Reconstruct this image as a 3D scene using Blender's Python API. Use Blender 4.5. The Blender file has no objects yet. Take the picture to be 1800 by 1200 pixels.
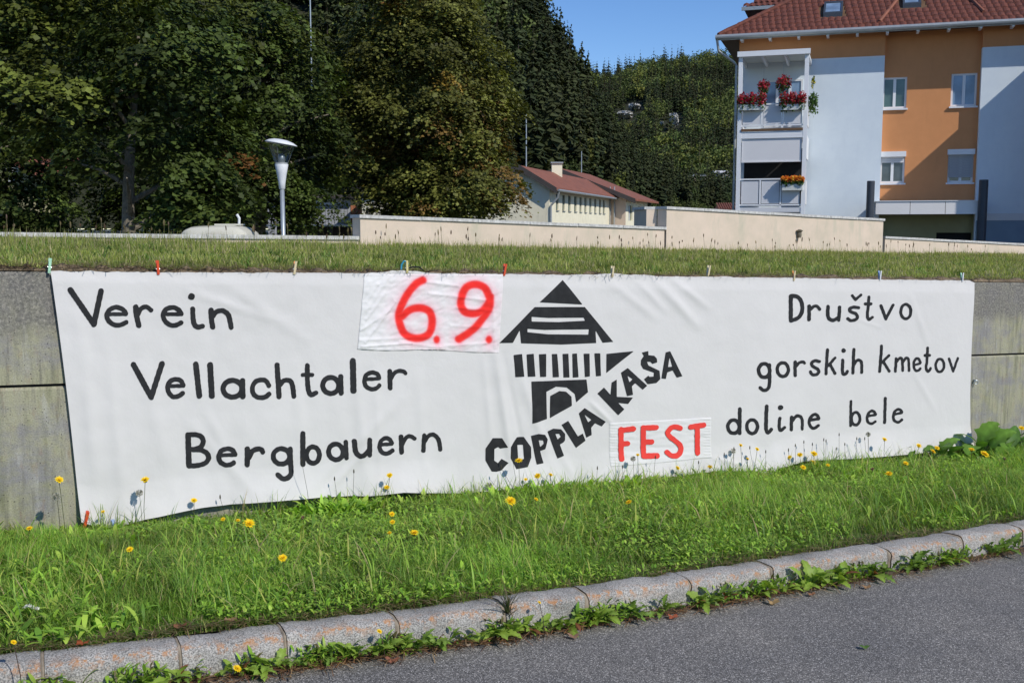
import bpy, math, random
import numpy as np
from mathutils import Vector, Matrix, noise

random.seed(7)
rng = np.random.default_rng(7)
S = bpy.context.scene
COL = S.collection

# ------------------------------------------------------------------ camera, sky, sun, exposure
F_PX = 1850.0                      # focal length in units of 1/1800 of the picture's width
PITCH = math.atan(200 / F_PX)
EYE = np.array([0.0, 0.0, 1.7])
cam = bpy.data.cameras.new('camera')
cam.sensor_width = 36.0
cam.lens = F_PX / 1800 * 36
cam.clip_start = 0.1
cam.clip_end = 6000
camo = bpy.data.objects.new('camera', cam)
COL.objects.link(camo)
camo.location = EYE
camo.rotation_euler = (math.pi / 2 - PITCH, 0, 0)
S.camera = camo

SUN_EL, SUN_AZ = math.radians(40), math.radians(44)     # azimuth to the right of straight behind the camera
SUNV = Vector((math.cos(SUN_EL) * math.sin(SUN_AZ), -math.cos(SUN_EL) * math.cos(SUN_AZ), math.sin(SUN_EL)))
world = bpy.data.worlds.new('World')
S.world = world
world.use_nodes = True
wn = world.node_tree
wn.nodes.clear()
sky = wn.nodes.new('ShaderNodeTexSky')
sky.sky_type = 'NISHITA'
sky.sun_disc = False
sky.sun_elevation = SUN_EL
sky.sun_rotation = math.pi - SUN_AZ
sky.altitude = 1500
sky.air_density = 1.0
sky.dust_density = 0.1
sky.ozone_density = 3.0
bg = wn.nodes.new('ShaderNodeBackground')
bg.inputs['Strength'].default_value = 0.115
wo = wn.nodes.new('ShaderNodeOutputWorld')
hsv = wn.nodes.new('ShaderNodeHueSaturation')
hsv.inputs['Saturation'].default_value = 1.20
hsv.inputs['Value'].default_value = 1.2
hsv.inputs['Hue'].default_value = 0.508
wn.links.new(sky.outputs[0], hsv.inputs['Color'])
wn.links.new(hsv.outputs[0], bg.inputs['Color'])
wn.links.new(bg.outputs[0], wo.inputs['Surface'])
sl = bpy.data.lights.new('sun', 'SUN')
sl.energy = 3.8
sl.angle = math.radians(0.5)
sl.color = (1.0, 0.955, 0.88)
so = bpy.data.objects.new('sun', sl)
COL.objects.link(so)
so.location = (20, -20, 30)
so.rotation_euler = SUNV.to_track_quat('Z', 'Y').to_euler()
S.view_settings.view_transform = 'Standard'
S.view_settings.look = 'None'
S.view_settings.exposure = 0.0
S.view_settings.gamma = 1.0
S.view_settings.use_curve_mapping = False
S.cycles.max_bounces = 6
S.cycles.transparent_max_bounces = 6
try:
    S.cycles.use_denoising = True
except Exception:
    pass

# ------------------------------------------------------------------ surveying: sight lines from the photographer's eye
cp_, sp_ = math.cos(PITCH), math.sin(PITCH)


def ray(px, py):
    u, v = px - 900.0, py - 600.0
    return np.array([u, F_PX * cp_ - v * sp_, -F_PX * sp_ - v * cp_])


def at_depth(px, py, Y):
    d = ray(px, py)
    return EYE + d * (Y / d[1])


def at_plane(px, py, P, n):
    d = ray(px, py)
    return EYE + d * (np.dot(P - EYE, n) / np.dot(d, n))


# ------------------------------------------------------------------ object helpers
def tag(o, label=None, cat=None, group=None, kind=None):
    if label:
        o['label'] = label
    if cat:
        o['category'] = cat
    if group:
        o['group'] = group
    if kind:
        o['kind'] = kind
    return o


def thing(name, label, cat, loc=(0, 0, 0), group=None, rotz=0):
    o = bpy.data.objects.new(name, None)
    o.empty_display_size = 0.1
    COL.objects.link(o)
    o.location = tuple(float(c) for c in loc)
    o.rotation_euler = (0, 0, rotz)
    o['wloc'] = [float(c) for c in loc]
    return tag(o, label, cat, group)


def origin_of(p):
    w = np.zeros(3)
    while p is not None:
        w = w + np.array(p.location)
        p = p.parent
    return w


def mesh_from(name, verts, faces, mat, smooth=False, cols=None, uvs=None):
    me = bpy.data.meshes.new(name)
    if isinstance(faces, np.ndarray):
        verts = np.asarray(verts, dtype=np.float32)
        nv, (nf, k) = len(verts), faces.shape
        me.vertices.add(nv)
        me.vertices.foreach_set('co', verts.ravel())
        me.loops.add(nf * k)
        me.loops.foreach_set('vertex_index', faces.astype(np.int32).ravel())
        me.polygons.add(nf)
        me.polygons.foreach_set('loop_start', np.arange(0, nf * k, k, dtype=np.int32))
        try:
            me.polygons.foreach_set('loop_total', np.full(nf, k, dtype=np.int32))
        except Exception:
            pass
        me.update(calc_edges=True)
    else:
        me.from_pydata([tuple(map(float, v)) for v in verts], [], [tuple(f) for f in faces])
        me.update()
    if smooth:
        me.polygons.foreach_set('use_smooth', np.ones(len(me.polygons), dtype=bool))
    if cols is not None:
        a = me.color_attributes.new('Col', 'FLOAT_COLOR', 'POINT')
        c4 = np.ones((len(verts), 4), dtype=np.float32)
        c4[:, :3] = cols
        a.data.foreach_set('color', c4.ravel())
    if uvs is not None:
        ul = me.uv_layers.new(name='UVMap')
        li = np.zeros(len(me.loops), dtype=np.int32)
        me.loops.foreach_get('vertex_index', li)
        ul.data.foreach_set('uv', np.asarray(uvs, dtype=np.float32)[li].ravel())
    if mat:
        me.materials.append(mat)
    return me


def obj(name, verts, faces, mat, parent=None, smooth=False, cols=None, uvs=None, local=False, loc=None):
    """World-space vertices become one mesh object; its origin sits at loc or at the parent."""
    verts = np.asarray(verts, dtype=float)
    base = origin_of(parent) if parent is not None else np.zeros(3)
    if local:
        me = mesh_from(name, verts, faces, mat, smooth, cols, uvs)
        o = bpy.data.objects.new(name, me)
        if loc is not None:
            o.location = tuple(float(c) for c in loc)
    else:
        L = np.array(loc, dtype=float) if loc is not None else base
        me = mesh_from(name, verts - L, faces, mat, smooth, cols, uvs)
        o = bpy.data.objects.new(name, me)
        o.location = tuple(L - base)
    COL.objects.link(o)
    o.parent = parent
    return o


class MB:
    """Collects shapes for ONE mesh object."""

    def __init__(s):
        s.v, s.f = [], []

    def add(s, v, f):
        b = len(s.v)
        s.v += [tuple(map(float, p)) for p in v]
        s.f += [tuple(i + b for i in q) for q in f]
        return s

    def hexa(s, p):
        return s.add(p, [(0, 3, 2, 1), (4, 5, 6, 7), (0, 1, 5, 4), (1, 2, 6, 5), (2, 3, 7, 6), (3, 0, 4, 7)])

    def box(s, x0, x1, y0, y1, z0, z1):
        return s.hexa([(x0, y0, z0), (x1, y0, z0), (x1, y1, z0), (x0, y1, z0), (x0, y0, z1), (x1, y0, z1), (x1, y1, z1), (x0, y1, z1)])

    def tube(s, pts, rad, n=8, caps=True):
        pts = [Vector(p) for p in pts]
        if not hasattr(rad, '__len__'):
            rad = [rad] * len(pts)
        base = len(s.v)
        prev = None
        for i, p in enumerate(pts):
            d = (pts[min(i + 1, len(pts) - 1)] - pts[max(i - 1, 0)]).normalized()
            ref = Vector((0, 0, 1)) if abs(d.z) < 0.9 else Vector((1, 0, 0))
            a = d.cross(ref).normalized() if prev is None else (prev - d * prev.dot(d)).normalized()
            prev = a
            b = d.cross(a)
            for k in range(n):
                t = 2 * math.pi * k / n
                s.v.append(tuple(p + (a * math.cos(t) + b * math.sin(t)) * rad[i]))
        for i in range(len(pts) - 1):
            for k in range(n):
                a0, a1 = base + i * n + k, base + i * n + (k + 1) % n
                s.f.append((a0, a1, a1 + n, a0 + n))
        if caps:
            s.f.append(tuple(base + k for k in range(n))[::-1])
            s.f.append(tuple(base + (len(pts) - 1) * n + k for k in range(n)))
        return s

    def lathe(s, c, prof, n=20):
        base = len(s.v)
        for r, z in prof:
            for k in range(n):
                t = 2 * math.pi * k / n
                s.v.append((c[0] + r * math.cos(t), c[1] + r * math.sin(t), c[2] + z))
        for i in range(len(prof) - 1):
            for k in range(n):
                a0, a1 = base + i * n + k, base + i * n + (k + 1) % n
                s.f.append((a0, a1, a1 + n, a0 + n))
        s.f.append(tuple(base + k for k in range(n))[::-1])
        s.f.append(tuple(base + (len(prof) - 1) * n + k for k in range(n)))
        return s

    def build(s, name, mat, parent=None, smooth=False, loc=None):
        return obj(name, s.v, s.f, mat, parent, smooth, loc=loc)


def copy_tree(o, parent=None):
    c = o.copy()
    COL.objects.link(c)
    if parent is not None:
        c.parent = parent
    for ch in list(o.children):
        copy_tree(ch, c)
    return c


# ------------------------------------------------------------------ materials
def mat_new(name):
    m = bpy.data.materials.new(name)
    m.use_nodes = True
    nt = m.node_tree
    nt.nodes.clear()
    out = nt.nodes.new('ShaderNodeOutputMaterial')
    b = nt.nodes.new('ShaderNodeBsdfPrincipled')
    nt.links.new(b.outputs[0], out.inputs[0])
    return m, nt, b, out


def nz(nt, scale, detail=4, rough=0.6, coord='Object', vec=None, map_scale=None, dist=0.0):
    t = nt.nodes.new('ShaderNodeTexNoise')
    t.inputs['Scale'].default_value = scale
    t.inputs['Detail'].default_value = detail
    t.inputs['Roughness'].default_value = rough
    t.inputs['Distortion'].default_value = dist
    tc = nt.nodes.new('ShaderNodeTexCoord')
    src = tc.outputs[coord]
    if map_scale:
        mp = nt.nodes.new('ShaderNodeMapping')
        mp.inputs['Scale'].default_value = map_scale
        nt.links.new(src, mp.inputs['Vector'])
        src = mp.outputs[0]
    nt.links.new(src, t.inputs['Vector'])
    return t.outputs['Fac']


def ramp(nt, fac, stops):
    r = nt.nodes.new('ShaderNodeValToRGB')
    el = r.color_ramp.elements
    while len(el) < len(stops):
        el.new(0.5)
    for e, (p, c) in zip(el, stops):
        e.position = p
        e.color = (*c, 1) if len(c) == 3 else c
    nt.links.new(fac, r.inputs[0])
    return r.outputs[0]


def mix(nt, a, b, fac, mode='MIX'):
    n = nt.nodes.new('ShaderNodeMix')
    n.data_type = 'RGBA'
    n.blend_type = mode
    for sock, val in ((n.inputs[6], a), (n.inputs[7], b)):
        if hasattr(val, 'node'):
            nt.links.new(val, sock)
        else:
            sock.default_value = (*val, 1)
    if hasattr(fac, 'node'):
        nt.links.new(fac, n.inputs[0])
    else:
        n.inputs[0].default_value = fac
    return n.outputs[2]


def bump(nt, b, h, strength=0.3, dist=0.01):
    n = nt.nodes.new('ShaderNodeBump')
    n.inputs['Strength'].default_value = strength
    n.inputs['Distance'].default_value = dist
    nt.links.new(h, n.inputs['Height'])
    nt.links.new(n.outputs[0], b.inputs['Normal'])
    return n


def simple(name, c1, c2=None, scale=4, rough=0.7, metal=0.0, bs=0.0, bscale=60, spec=0.4, bdist=0.004):
    m, nt, b, out = mat_new(name)
    b.inputs['Roughness'].default_value = rough
    b.inputs['Metallic'].default_value = metal
    b.inputs['Specular IOR Level'].default_value = spec
    c2 = c2 or tuple(x * 0.85 for x in c1)
    f = nz(nt, scale, 6, 0.65)
    col = ramp(nt, f, [(0.3, c1), (0.7, c2)])
    nt.links.new(col, b.inputs['Base Color'])
    if bs:
        bump(nt, b, nz(nt, bscale, 4), bs, bdist)
    return m


def leafy(name, rough=0.5, trans=0.35, spec=0.35, tint=(1, 1, 1)):
    """Leaf and blade material; each leaf's own colour comes with the mesh."""
    m, nt, b, out = mat_new(name)
    at = nt.nodes.new('ShaderNodeVertexColor')
    at.layer_name = 'Col'
    col = mix(nt, at.outputs[0], tint, 1.0, 'MULTIPLY')
    nt.links.new(col, b.inputs['Base Color'])
    b.inputs['Roughness'].default_value = rough
    b.inputs['Specular IOR Level'].default_value = spec
    tr = nt.nodes.new('ShaderNodeBsdfTranslucent')
    tcol = mix(nt, col, (1.25, 1.3, 0.6), 1.0, 'MULTIPLY')
    nt.links.new(tcol, tr.inputs[0])
    mx = nt.nodes.new('ShaderNodeMixShader')
    mx.inputs[0].default_value = trans
    nt.links.new(b.outputs[0], mx.inputs[1])
    nt.links.new(tr.outputs[0], mx.inputs[2])
    nt.links.new(mx.outputs[0], out.inputs[0])
    return m


def concrete_mat():
    m, nt, b, out = mat_new('old_concrete')
    tc = nt.nodes.new('ShaderNodeTexCoord')
    sep = nt.nodes.new('ShaderNodeSeparateXYZ')
    nt.links.new(tc.outputs['UV'], sep.inputs[0])
    streak = nz(nt, 2.2, 6, 0.6, 'UV', map_scale=(4.0, 0.5, 1))
    blot = nz(nt, 3.0, 8, 0.7, 'UV', map_scale=(1, 1.3, 1))
    base = ramp(nt, streak, [(0.30, (0.17, 0.172, 0.10)), (0.50, (0.35, 0.335, 0.225)), (0.7, (0.32, 0.30, 0.24))])
    base = mix(nt, base, (0.235, 0.225, 0.23), ramp(nt, blot, [(0.46, (0, 0, 0)), (0.62, (0.85,) * 3)]))
    drip = nz(nt, 6.0, 6, 0.7, 'UV', map_scale=(5.0, 0.35, 1))
    base = mix(nt, base, (0.13, 0.125, 0.10), ramp(nt, drip, [(0.52, (0, 0, 0)), (0.70, (0.75,) * 3)]))
    pale = nz(nt, 5.0, 6, 0.7, 'UV', map_scale=(2.5, 0.6, 1), dist=0.6)
    base = mix(nt, base, (0.42, 0.41, 0.36), ramp(nt, pale, [(0.56, (0, 0, 0)), (0.70, (0.6,) * 3)]))
    rust = nz(nt, 9.0, 5, 0.7, 'UV', map_scale=(2.4, 0.8, 1))
    base = mix(nt, base, (0.27, 0.185, 0.125), ramp(nt, rust, [(0.56, (0, 0, 0)), (0.72, (0.55,) * 3)]))
    # dark weathered band along the top with exposed grit (wavy lower limit)
    wv = nt.nodes.new('ShaderNodeMath')
    wv.operation = 'MULTIPLY_ADD'
    nt.links.new(nz(nt, 2.5, 5, 0.6, 'UV', map_scale=(1.4, 0.5, 1)), wv.inputs[0])
    wv.inputs[1].default_value = 0.26
    nt.links.new(sep.outputs[1], wv.inputs[2])
    band = ramp(nt, wv.outputs[0], [(0.40, (1, 1, 1)), (0.50, (0, 0, 0))])
    grit = nz(nt, 55, 4, 0.75, 'UV')
    dark = ramp(nt, grit, [(0.34, (0.085, 0.082, 0.08)), (0.54, (0.20, 0.188, 0.165)), (0.66, (0.36, 0.33, 0.28))])
    bandm = mix(nt, (0, 0, 0), band, ramp(nt, nz(nt, 4.0, 6, 0.7, 'UV', map_scale=(2, .8, 1)), [(0.25, (0.55,) * 3), (0.6, (0.95,) * 3)]))
    base = mix(nt, base, dark, bandm)
    spots = nt.nodes.new('ShaderNodeTexVoronoi')
    spots.inputs['Scale'].default_value = 34
    nt.links.new(tc.outputs['UV'], spots.inputs['Vector'])
    hole = ramp(nt, spots.outputs['Distance'], [(0.07, (1, 1, 1)), (0.13, (0, 0, 0))])
    base = mix(nt, base, (0.05, 0.047, 0.04), hole)
    fine = ramp(nt, nz(nt, 130, 3, 0.7, 'UV'), [(0.3, (0.72,) * 3), (0.7, (1.2,) * 3)])
    base = mix(nt, base, fine, 1.0, 'MULTIPLY')
    nt.links.new(base, b.inputs['Base Color'])
    b.inputs['Roughness'].default_value = 0.9
    b.inputs['Specular IOR Level'].default_value = 0.2
    add = nt.nodes.new('ShaderNodeMath')
    add.operation = 'ADD'
    nt.links.new(grit, add.inputs[0])
    nt.links.new(blot, add.inputs[1])
    bump(nt, b, add.outputs[0], 0.5, 0.006)
    return m


def granite_mat():
    m, nt, b, out = mat_new('granite')
    a = nz(nt, 170, 3, 0.7)
    c = ramp(nt, a, [(0.34, (0.11, 0.108, 0.105)), (0.47, (0.27, 0.262, 0.245)), (0.60, (0.50, 0.485, 0.455))])
    pk = ramp(nt, nz(nt, 4, 8, 0.72), [(0.3, (0.62, 0.61, 0.58)), (0.5, (0.92, 0.9, 0.87)), (0.7, (1.12, 1.09, 1.04))])
    c = mix(nt, c, pk, 1.0, 'MULTIPLY')
    at = nt.nodes.new('ShaderNodeVertexColor')
    at.layer_name = 'Col'
    sp = nt.nodes.new('ShaderNodeSeparateColor')
    nt.links.new(at.outputs[0], sp.inputs[0])
    ln = ramp(nt, nz(nt, 22, 6, 0.75), [(0.50, (0, 0, 0)), (0.57, (1, 1, 1))])
    lm = mix(nt, (0, 0, 0), ln, sp.outputs[0])
    c = mix(nt, c, (0.42, 0.18, 0.05), mix(nt, (0, 0, 0), lm, 0.85))
    nt.links.new(c, b.inputs['Base Color'])
    b.inputs['Roughness'].default_value = 0.8
    b.inputs['Specular IOR Level'].default_value = 0.3
    bump(nt, b, nz(nt, 60, 6, 0.7), 0.55, 0.006)
    return m


def asphalt_mat():
    m, nt, b, out = mat_new('asphalt')
    v = nt.nodes.new('ShaderNodeTexVoronoi')
    v.inputs['Scale'].default_value = 240
    tc = nt.nodes.new('ShaderNodeTexCoord')
    nt.links.new(tc.outputs['Object'], v.inputs['Vector'])
    sp = nt.nodes.new('ShaderNodeSeparateColor')
    nt.links.new(v.outputs['Color'], sp.inputs[0])
    stone = ramp(nt, sp.outputs[0], [(0.0, (0.10, 0.095, 0.087)), (0.5, (0.215, 0.203, 0.183)), (0.85, (0.34, 0.325, 0.295)), (1.0, (0.76, 0.72, 0.65))])
    gap = ramp(nt, v.outputs['Distance'], [(0.35, (1, 1, 1)), (0.75, (0.4, 0.4, 0.4))])
    c = mix(nt, stone, gap, 1.0, 'MULTIPLY')
    big = ramp(nt, nz(nt, 1.1, 8, 0.65), [(0.3, (0.80, 0.80, 0.83)), (0.7, (1.18, 1.15, 1.12))])
    c = mix(nt, c, big, 1.0, 'MULTIPLY')
    nt.links.new(c, b.inputs['Base Color'])
    b.inputs['Roughness'].default_value = 0.75
    b.inputs['Specular IOR Level'].default_value = 0.35
    inv = nt.nodes.new('ShaderNodeMath')
    inv.operation = 'SUBTRACT'
    inv.inputs[0].default_value = 1.0
    nt.links.new(v.outputs['Distance'], inv.inputs[1])
    bump(nt, b, inv.outputs[0], 0.6, 0.004)
    return m


def plaster_mat(name, c1, c2, stain=(0.3, 0.28, 0.2), amount=0.35):
    m, nt, b, out = mat_new(name)
    f = nz(nt, 2.2, 7, 0.65)
    c = ramp(nt, f, [(0.35, c1), (0.65, c2)])
    st = ramp(nt, nz(nt, 1.4, 8, 0.7, map_scale=(2.5, 2.5, 0.6)), [(0.52, (0, 0, 0)), (0.72, (amount,) * 3)])
    c = mix(nt, c, stain, st)
    nt.links.new(c, b.inputs['Base Color'])
    b.inputs['Roughness'].default_value = 0.9
    b.inputs['Specular IOR Level'].default_value = 0.2
    bump(nt, b, nz(nt, 45, 5, 0.7), 0.35, 0.006)
    return m


def cloth_mat(name, c, vcol=False):
    m, nt, b, out = mat_new(name)
    if vcol:
        at = nt.nodes.new('ShaderNodeVertexColor')
        at.layer_name = 'Col'
        colr = at.outputs[0]
    else:
        colr = ramp(nt, nz(nt, 1.3, 5, 0.6), [(0.3, c), (0.7, tuple(x * 0.965 for x in c))])
    nt.links.new(colr, b.inputs['Base Color'])
    b.inputs['Roughness'].default_value = 0.85
    b.inputs['Specular IOR Level'].default_value = 0.2
    bump(nt, b, nz(nt, 7, 6, 0.6), 0.35, 0.012)
    return m


def glass_mat(name, tint=(0.05, 0.06, 0.07)):
    m, nt, b, out = mat_new(name)
    f = nz(nt, 1.5, 3, 0.5)
    nt.links.new(ramp(nt, f, [(0.35, tint), (0.65, tuple(x * 1.8 for x in tint))]), b.inputs['Base Color'])
    b.inputs['Roughness'].default_value = 0.06
    b.inputs['Specular IOR Level'].default_value = 0.8
    return m


M = {
    'concrete': concrete_mat(), 'granite': granite_mat(), 'asphalt': asphalt_mat(),
    'mortar': simple('mortar', (0.34, 0.28, 0.21), (0.20, 0.165, 0.12), 30, 0.95, bs=0.5, bscale=90),
    'soil': simple('soil', (0.045, 0.035, 0.022), (0.08, 0.062, 0.04), 14, 0.95, bs=0.6, bscale=40),
    'turf': simple('turf', (0.07, 0.085, 0.028), (0.12, 0.10, 0.05), 9, 0.95, bs=0.6, bscale=30),
    'thatch': simple('thatch', (0.27, 0.205, 0.125), (0.12, 0.085, 0.055), 25, 0.95, bs=0.8, bscale=60),
    'yard': simple('yard', (0.10, 0.10, 0.09), (0.07, 0.08, 0.05), 0.3, 0.95),
    'stucco': plaster_mat('stucco', (0.68, 0.555, 0.44), (0.58, 0.49, 0.38), (0.42, 0.42, 0.31), 0.6),
    'coping': simple('coping', (0.66, 0.65, 0.62), (0.34, 0.33, 0.31), 16, 0.85, bs=0.3),
    'cloth': cloth_mat('banner_cloth', (0.635, 0.612, 0.585)),
    'patch': cloth_mat('patch_cloth', (0.675, 0.655, 0.63)),
    'spray': cloth_mat('sprayed_cloth', None, True),
    'black_paint': simple('black_paint', (0.011, 0.011, 0.012), (0.024, 0.024, 0.025), 16, 0.75, spec=0.3),
    'red_paint': simple('red_paint', (0.78, 0.055, 0.04), (0.70, 0.045, 0.035), 12, 0.7, spec=0.3),
    'grass': leafy('grass_blade', 0.5, 0.45, 0.3),
    'leaf': leafy('tree_leaf', 0.55, 0.22, 0.2),
    'weed': leafy('weed_leaf', 0.5, 0.35, 0.3),
    'needle': leafy('conifer_needles', 0.7, 0.1, 0.15),
    'bark': simple('bark', (0.26, 0.22, 0.17), (0.10, 0.09, 0.06), 7, 0.95, bs=0.7, bscale=25, bdist=0.02),
    'grey_render': plaster_mat('pale_blue_render', (0.70, 0.77, 0.81), (0.66, 0.73, 0.78), (0.58, 0.65, 0.70), 0.3),
    'orange_render': plaster_mat('orange_render', (0.66, 0.295, 0.125), (0.62, 0.275, 0.115), (0.52, 0.235, 0.10), 0.3),
    'olive_render': plaster_mat('olive_render', (0.36, 0.34, 0.19), (0.32, 0.30, 0.17)),
    'cream_render': plaster_mat('cream_render', (0.86, 0.80, 0.60), (0.82, 0.76, 0.57)),
    'pink_render': plaster_mat('pinkish_render', (0.62, 0.50, 0.40), (0.58, 0.47, 0.38)),
    'white_frame': simple('white_frame', (0.78, 0.79, 0.80), (0.74, 0.75, 0.76), 3, 0.45),
    'grey_panel': simple('grey_panel', (0.66, 0.66, 0.67), (0.62, 0.62, 0.63), 2, 0.55),
    'blind': simple('blind', (0.70, 0.69, 0.69), (0.67, 0.66, 0.66), 2, 0.7),
    'shutter': simple('shutter', (0.36, 0.37, 0.38), (0.33, 0.34, 0.35), 2, 0.6),
    'fascia': simple('fascia_panel', (0.80, 0.77, 0.74), (0.76, 0.73, 0.70), 1.5, 0.6),
    'zinc': simple('zinc', (0.42, 0.44, 0.44), (0.34, 0.36, 0.36), 3, 0.45, metal=0.4),
    'dark_metal': simple('dark_metal', (0.035, 0.045, 0.06), (0.05, 0.06, 0.075), 3, 0.5),
    'soffit': simple('soffit_boards', (0.16, 0.09, 0.045), (0.11, 0.06, 0.03), 3, 0.8),
    'tile': simple('roof_tile', (0.19, 0.056, 0.032), (0.07, 0.025, 0.019), 6.5, 0.85, bs=0.3, bscale=25),
    'tile_bright': simple('far_roof_tile', (0.29, 0.105, 0.06), (0.18, 0.07, 0.042), 2.0, 0.75, bs=0.3, bscale=20),
    'barge': simple('barge_board', (0.075, 0.065, 0.06), (0.055, 0.048, 0.045), 3, 0.8),
    'glass': glass_mat('window_glass'), 'glass_blue': glass_mat('curtained_glass', (0.14, 0.20, 0.28)),
    'glass_green': glass_mat('green_glass', (0.05, 0.085, 0.075)),
    'dark': simple('dark_interior', (0.012, 0.012, 0.013), (0.02, 0.02, 0.02), 2, 0.9),
    'white_paint': simple('white_enamel', (0.72, 0.73, 0.73), (0.68, 0.69, 0.69), 4, 0.4),
    'galv': simple('galvanised_pole', (0.42, 0.46, 0.48), (0.36, 0.40, 0.42), 6, 0.4, metal=0.5),
    'geranium': leafy('geranium_bloom', 0.6, 0.2, 0.2),
    'petal': leafy('petal', 0.6, 0.25, 0.2),
    'rock': simple('limestone', (0.70, 0.68, 0.64), (0.30, 0.30, 0.26), 0.25, 0.95, bs=0.9, bscale=0.5, bdist=1.0),
    'slope': simple('forest_floor', (0.018, 0.024, 0.010), (0.035, 0.036, 0.016), 0.05, 1.0),
    'car_cream': simple('cream_car_paint', (0.62, 0.60, 0.50), (0.55, 0.53, 0.44), 2, 0.35),
    'rubber': simple('rubber', (0.02, 0.02, 0.02), None, 5, 0.8),
    'wood_orange': simple('orange_boards', (0.40, 0.15, 0.07), (0.28, 0.10, 0.05), 5, 0.8),
    'barn_grey': simple('grey_boards', (0.32, 0.33, 0.35), (0.26, 0.27, 0.29), 4, 0.8),
    'steel': simple('spring_steel', (0.4, 0.4, 0.42), None, 5, 0.35, metal=0.9),
    'planter': simple('planter', (0.62, 0.64, 0.60), None, 4, 0.6),
}
# clear glass of the lamp head
m_, nt_, b_, o_ = mat_new('lamp_glass')
tr_ = nt_.nodes.new('ShaderNodeBsdfTransparent')
tr_.inputs[0].default_value = (0.82, 0.84, 0.84, 1)
gl_ = nt_.nodes.new('ShaderNodeBsdfGlossy')
gl_.inputs['Roughness'].default_value = 0.12
mx_ = nt_.nodes.new('ShaderNodeMixShader')
mx_.inputs[0].default_value = 0.22
nt_.links.new(tr_.outputs[0], mx_.inputs[1])
nt_.links.new(gl_.outputs[0], mx_.inputs[2])
nt_.links.new(mx_.outputs[0], o_.inputs[0])
M['lamp_glass'] = m_


def peg_mat(name, c):
    return simple(name, c, tuple(x * 0.85 for x in c), 40, 0.45)


# ------------------------------------------------------------------ the lie of the land
WA, WB = np.array([-2.49, 5.75, 0.0]), np.array([4.11, 9.5, 0.0])
WD = (WB - WA) / np.linalg.norm(WB - WA)          # along the retaining wall, away to the right
WN = np.array([WD[1], -WD[0], 0.0])               # out of the wall, towards the road
ED = np.array([0.892, 0.453, 0.0])                # downhill along the road


def road_z(x, y):
    a = x * ED[0] + y * ED[1]
    return -0.05 * (a - 0.07)


def wall_pt(px, py, off=0.0):
    return at_plane(px, py, WA + WN * off, WN)


def wall_top_y(px):
    return 477.0 + 20.0 * px / 1800.0


def kerb_arris(px):
    """arris of the kerb: sight line met with the plane 0.135 above the road"""
    KX = [0, 133, 290, 500, 700, 850, 1033, 1167, 1267, 1433, 1567, 1693, 1800]
    KY = [1172, 1158, 1140, 1115, 1090, 1071, 1046, 1026, 1011, 985, 964, 944, 927]
    px_c = min(max(px, 0), 1800)
    py = float(np.interp(px_c, KX, KY))
    d = ray(px_c, py)
    # EYE + t d ; z = road_z + .135
    # 1.7 + t dz = -0.05*(t*(dx*e0+dy*e1) - .07) + .135
    k = d[0] * ED[0] + d[1] * ED[1]
    t = (0.0035 + 0.135 - 1.7) / (d[2] + 0.05 * k)
    return EYE + t * d


_KU = np.array([0, 60, 133, 210, 290, 395, 500, 600, 700, 775, 850, 940, 1033, 1100, 1167, 1267, 1350, 1433, 1500, 1567, 1630, 1693, 1750, 1800], float)
_KP = np.array([kerb_arris(p) for p in _KU])
# smooth the curve a little
for _ in range(6):
    _KP[1:-1] = 0.25 * _KP[:-2] + 0.5 * _KP[1:-1] + 0.25 * _KP[2:]
_d0 = (_KP[3] - _KP[0]) / 210.0
_d1 = (_KP[-1] - _KP[-5]) / 300.0


def kerb(px):
    """point of the arris for a picture column; goes on straight beyond the frame"""
    if px < 0:
        p = _KP[0] + _d0 * px
    elif px > 1800:
        p = _KP[-1] + _d1 * (px - 1800) * 1.2
    else:
        p = np.array([np.interp(px, _KU, _KP[:, i]) for i in range(3)])
    p = p.copy()
    p[2] = road_z(p[0], p[1]) + 0.135
    return p


def kerb_in(px):
    """plan normal of the kerb, pointing to the verge"""
    t = kerb(px + 8) - kerb(px - 8)
    t[2] = 0
    t /= np.linalg.norm(t)
    return np.array([-t[1], t[0], 0.0]), t


def wall_base(px):
    """plan point of the wall face, for the verge's inner edge"""
    if px < -300 or px > 2100:
        q = wall_pt(min(max(px, -300), 2100), 500)
        q = q + WD * ((px + 300) * 0.004 if px < -300 else (px - 2100) * 0.012)
    else:
        q = wall_pt(px, 500)
    a = q[0] * ED[0] + q[1] * ED[1]
    z = -0.05 * (a - 0.07) - 0.012 + 0.001 * a
    return np.array([q[0], q[1], z])


def verge(px, t):
    """ruled verge: t=0 at the back of the kerb, t=1 at the wall"""
    n, _ = kerb_in(px)
    k = kerb(px) + n * 0.150
    k[2] -= 0.016
    w = wall_base(px)
    p = k + (w - k) * t
    p[2] += 0.03 * math.sin(math.pi * min(max(t, 0), 1)) + 0.02 * noise.noise((p[0] * 1.3, p[1] * 1.3, 0))
    return p


def on_verge(px, py, lift=0.0):
    """where a sight line meets the verge, lifted; returns the point"""
    best, bt = None, 0
    lo, hi = -0.05, 1.05
    for _ in range(26):
        mid = 0.5 * (lo + hi)
        p = verge(px, mid)
        p[2] += lift
        d = p - EYE
        # picture row of p
        fwd = d[1] * cp_ - d[2] * sp_
        up = d[1] * sp_ + d[2] * cp_
        row = 600 - F_PX * up / fwd
        if row > py:
            lo = mid
        else:
            hi = mid
    p = verge(px, mid)
    return p, mid


# stucco wall line behind the upper lawn
SA, SB = np.array([-2.32, 16.0, 0]), np.array([2.9, 20.0, 0])
SD = (SB - SA) / np.linalg.norm(SB - SA)
SN = np.array([SD[1], -SD[0], 0.0])


def st_pt(px, py, off=0.0):
    return at_plane(px, py, SA + SN * off, SN)


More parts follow.
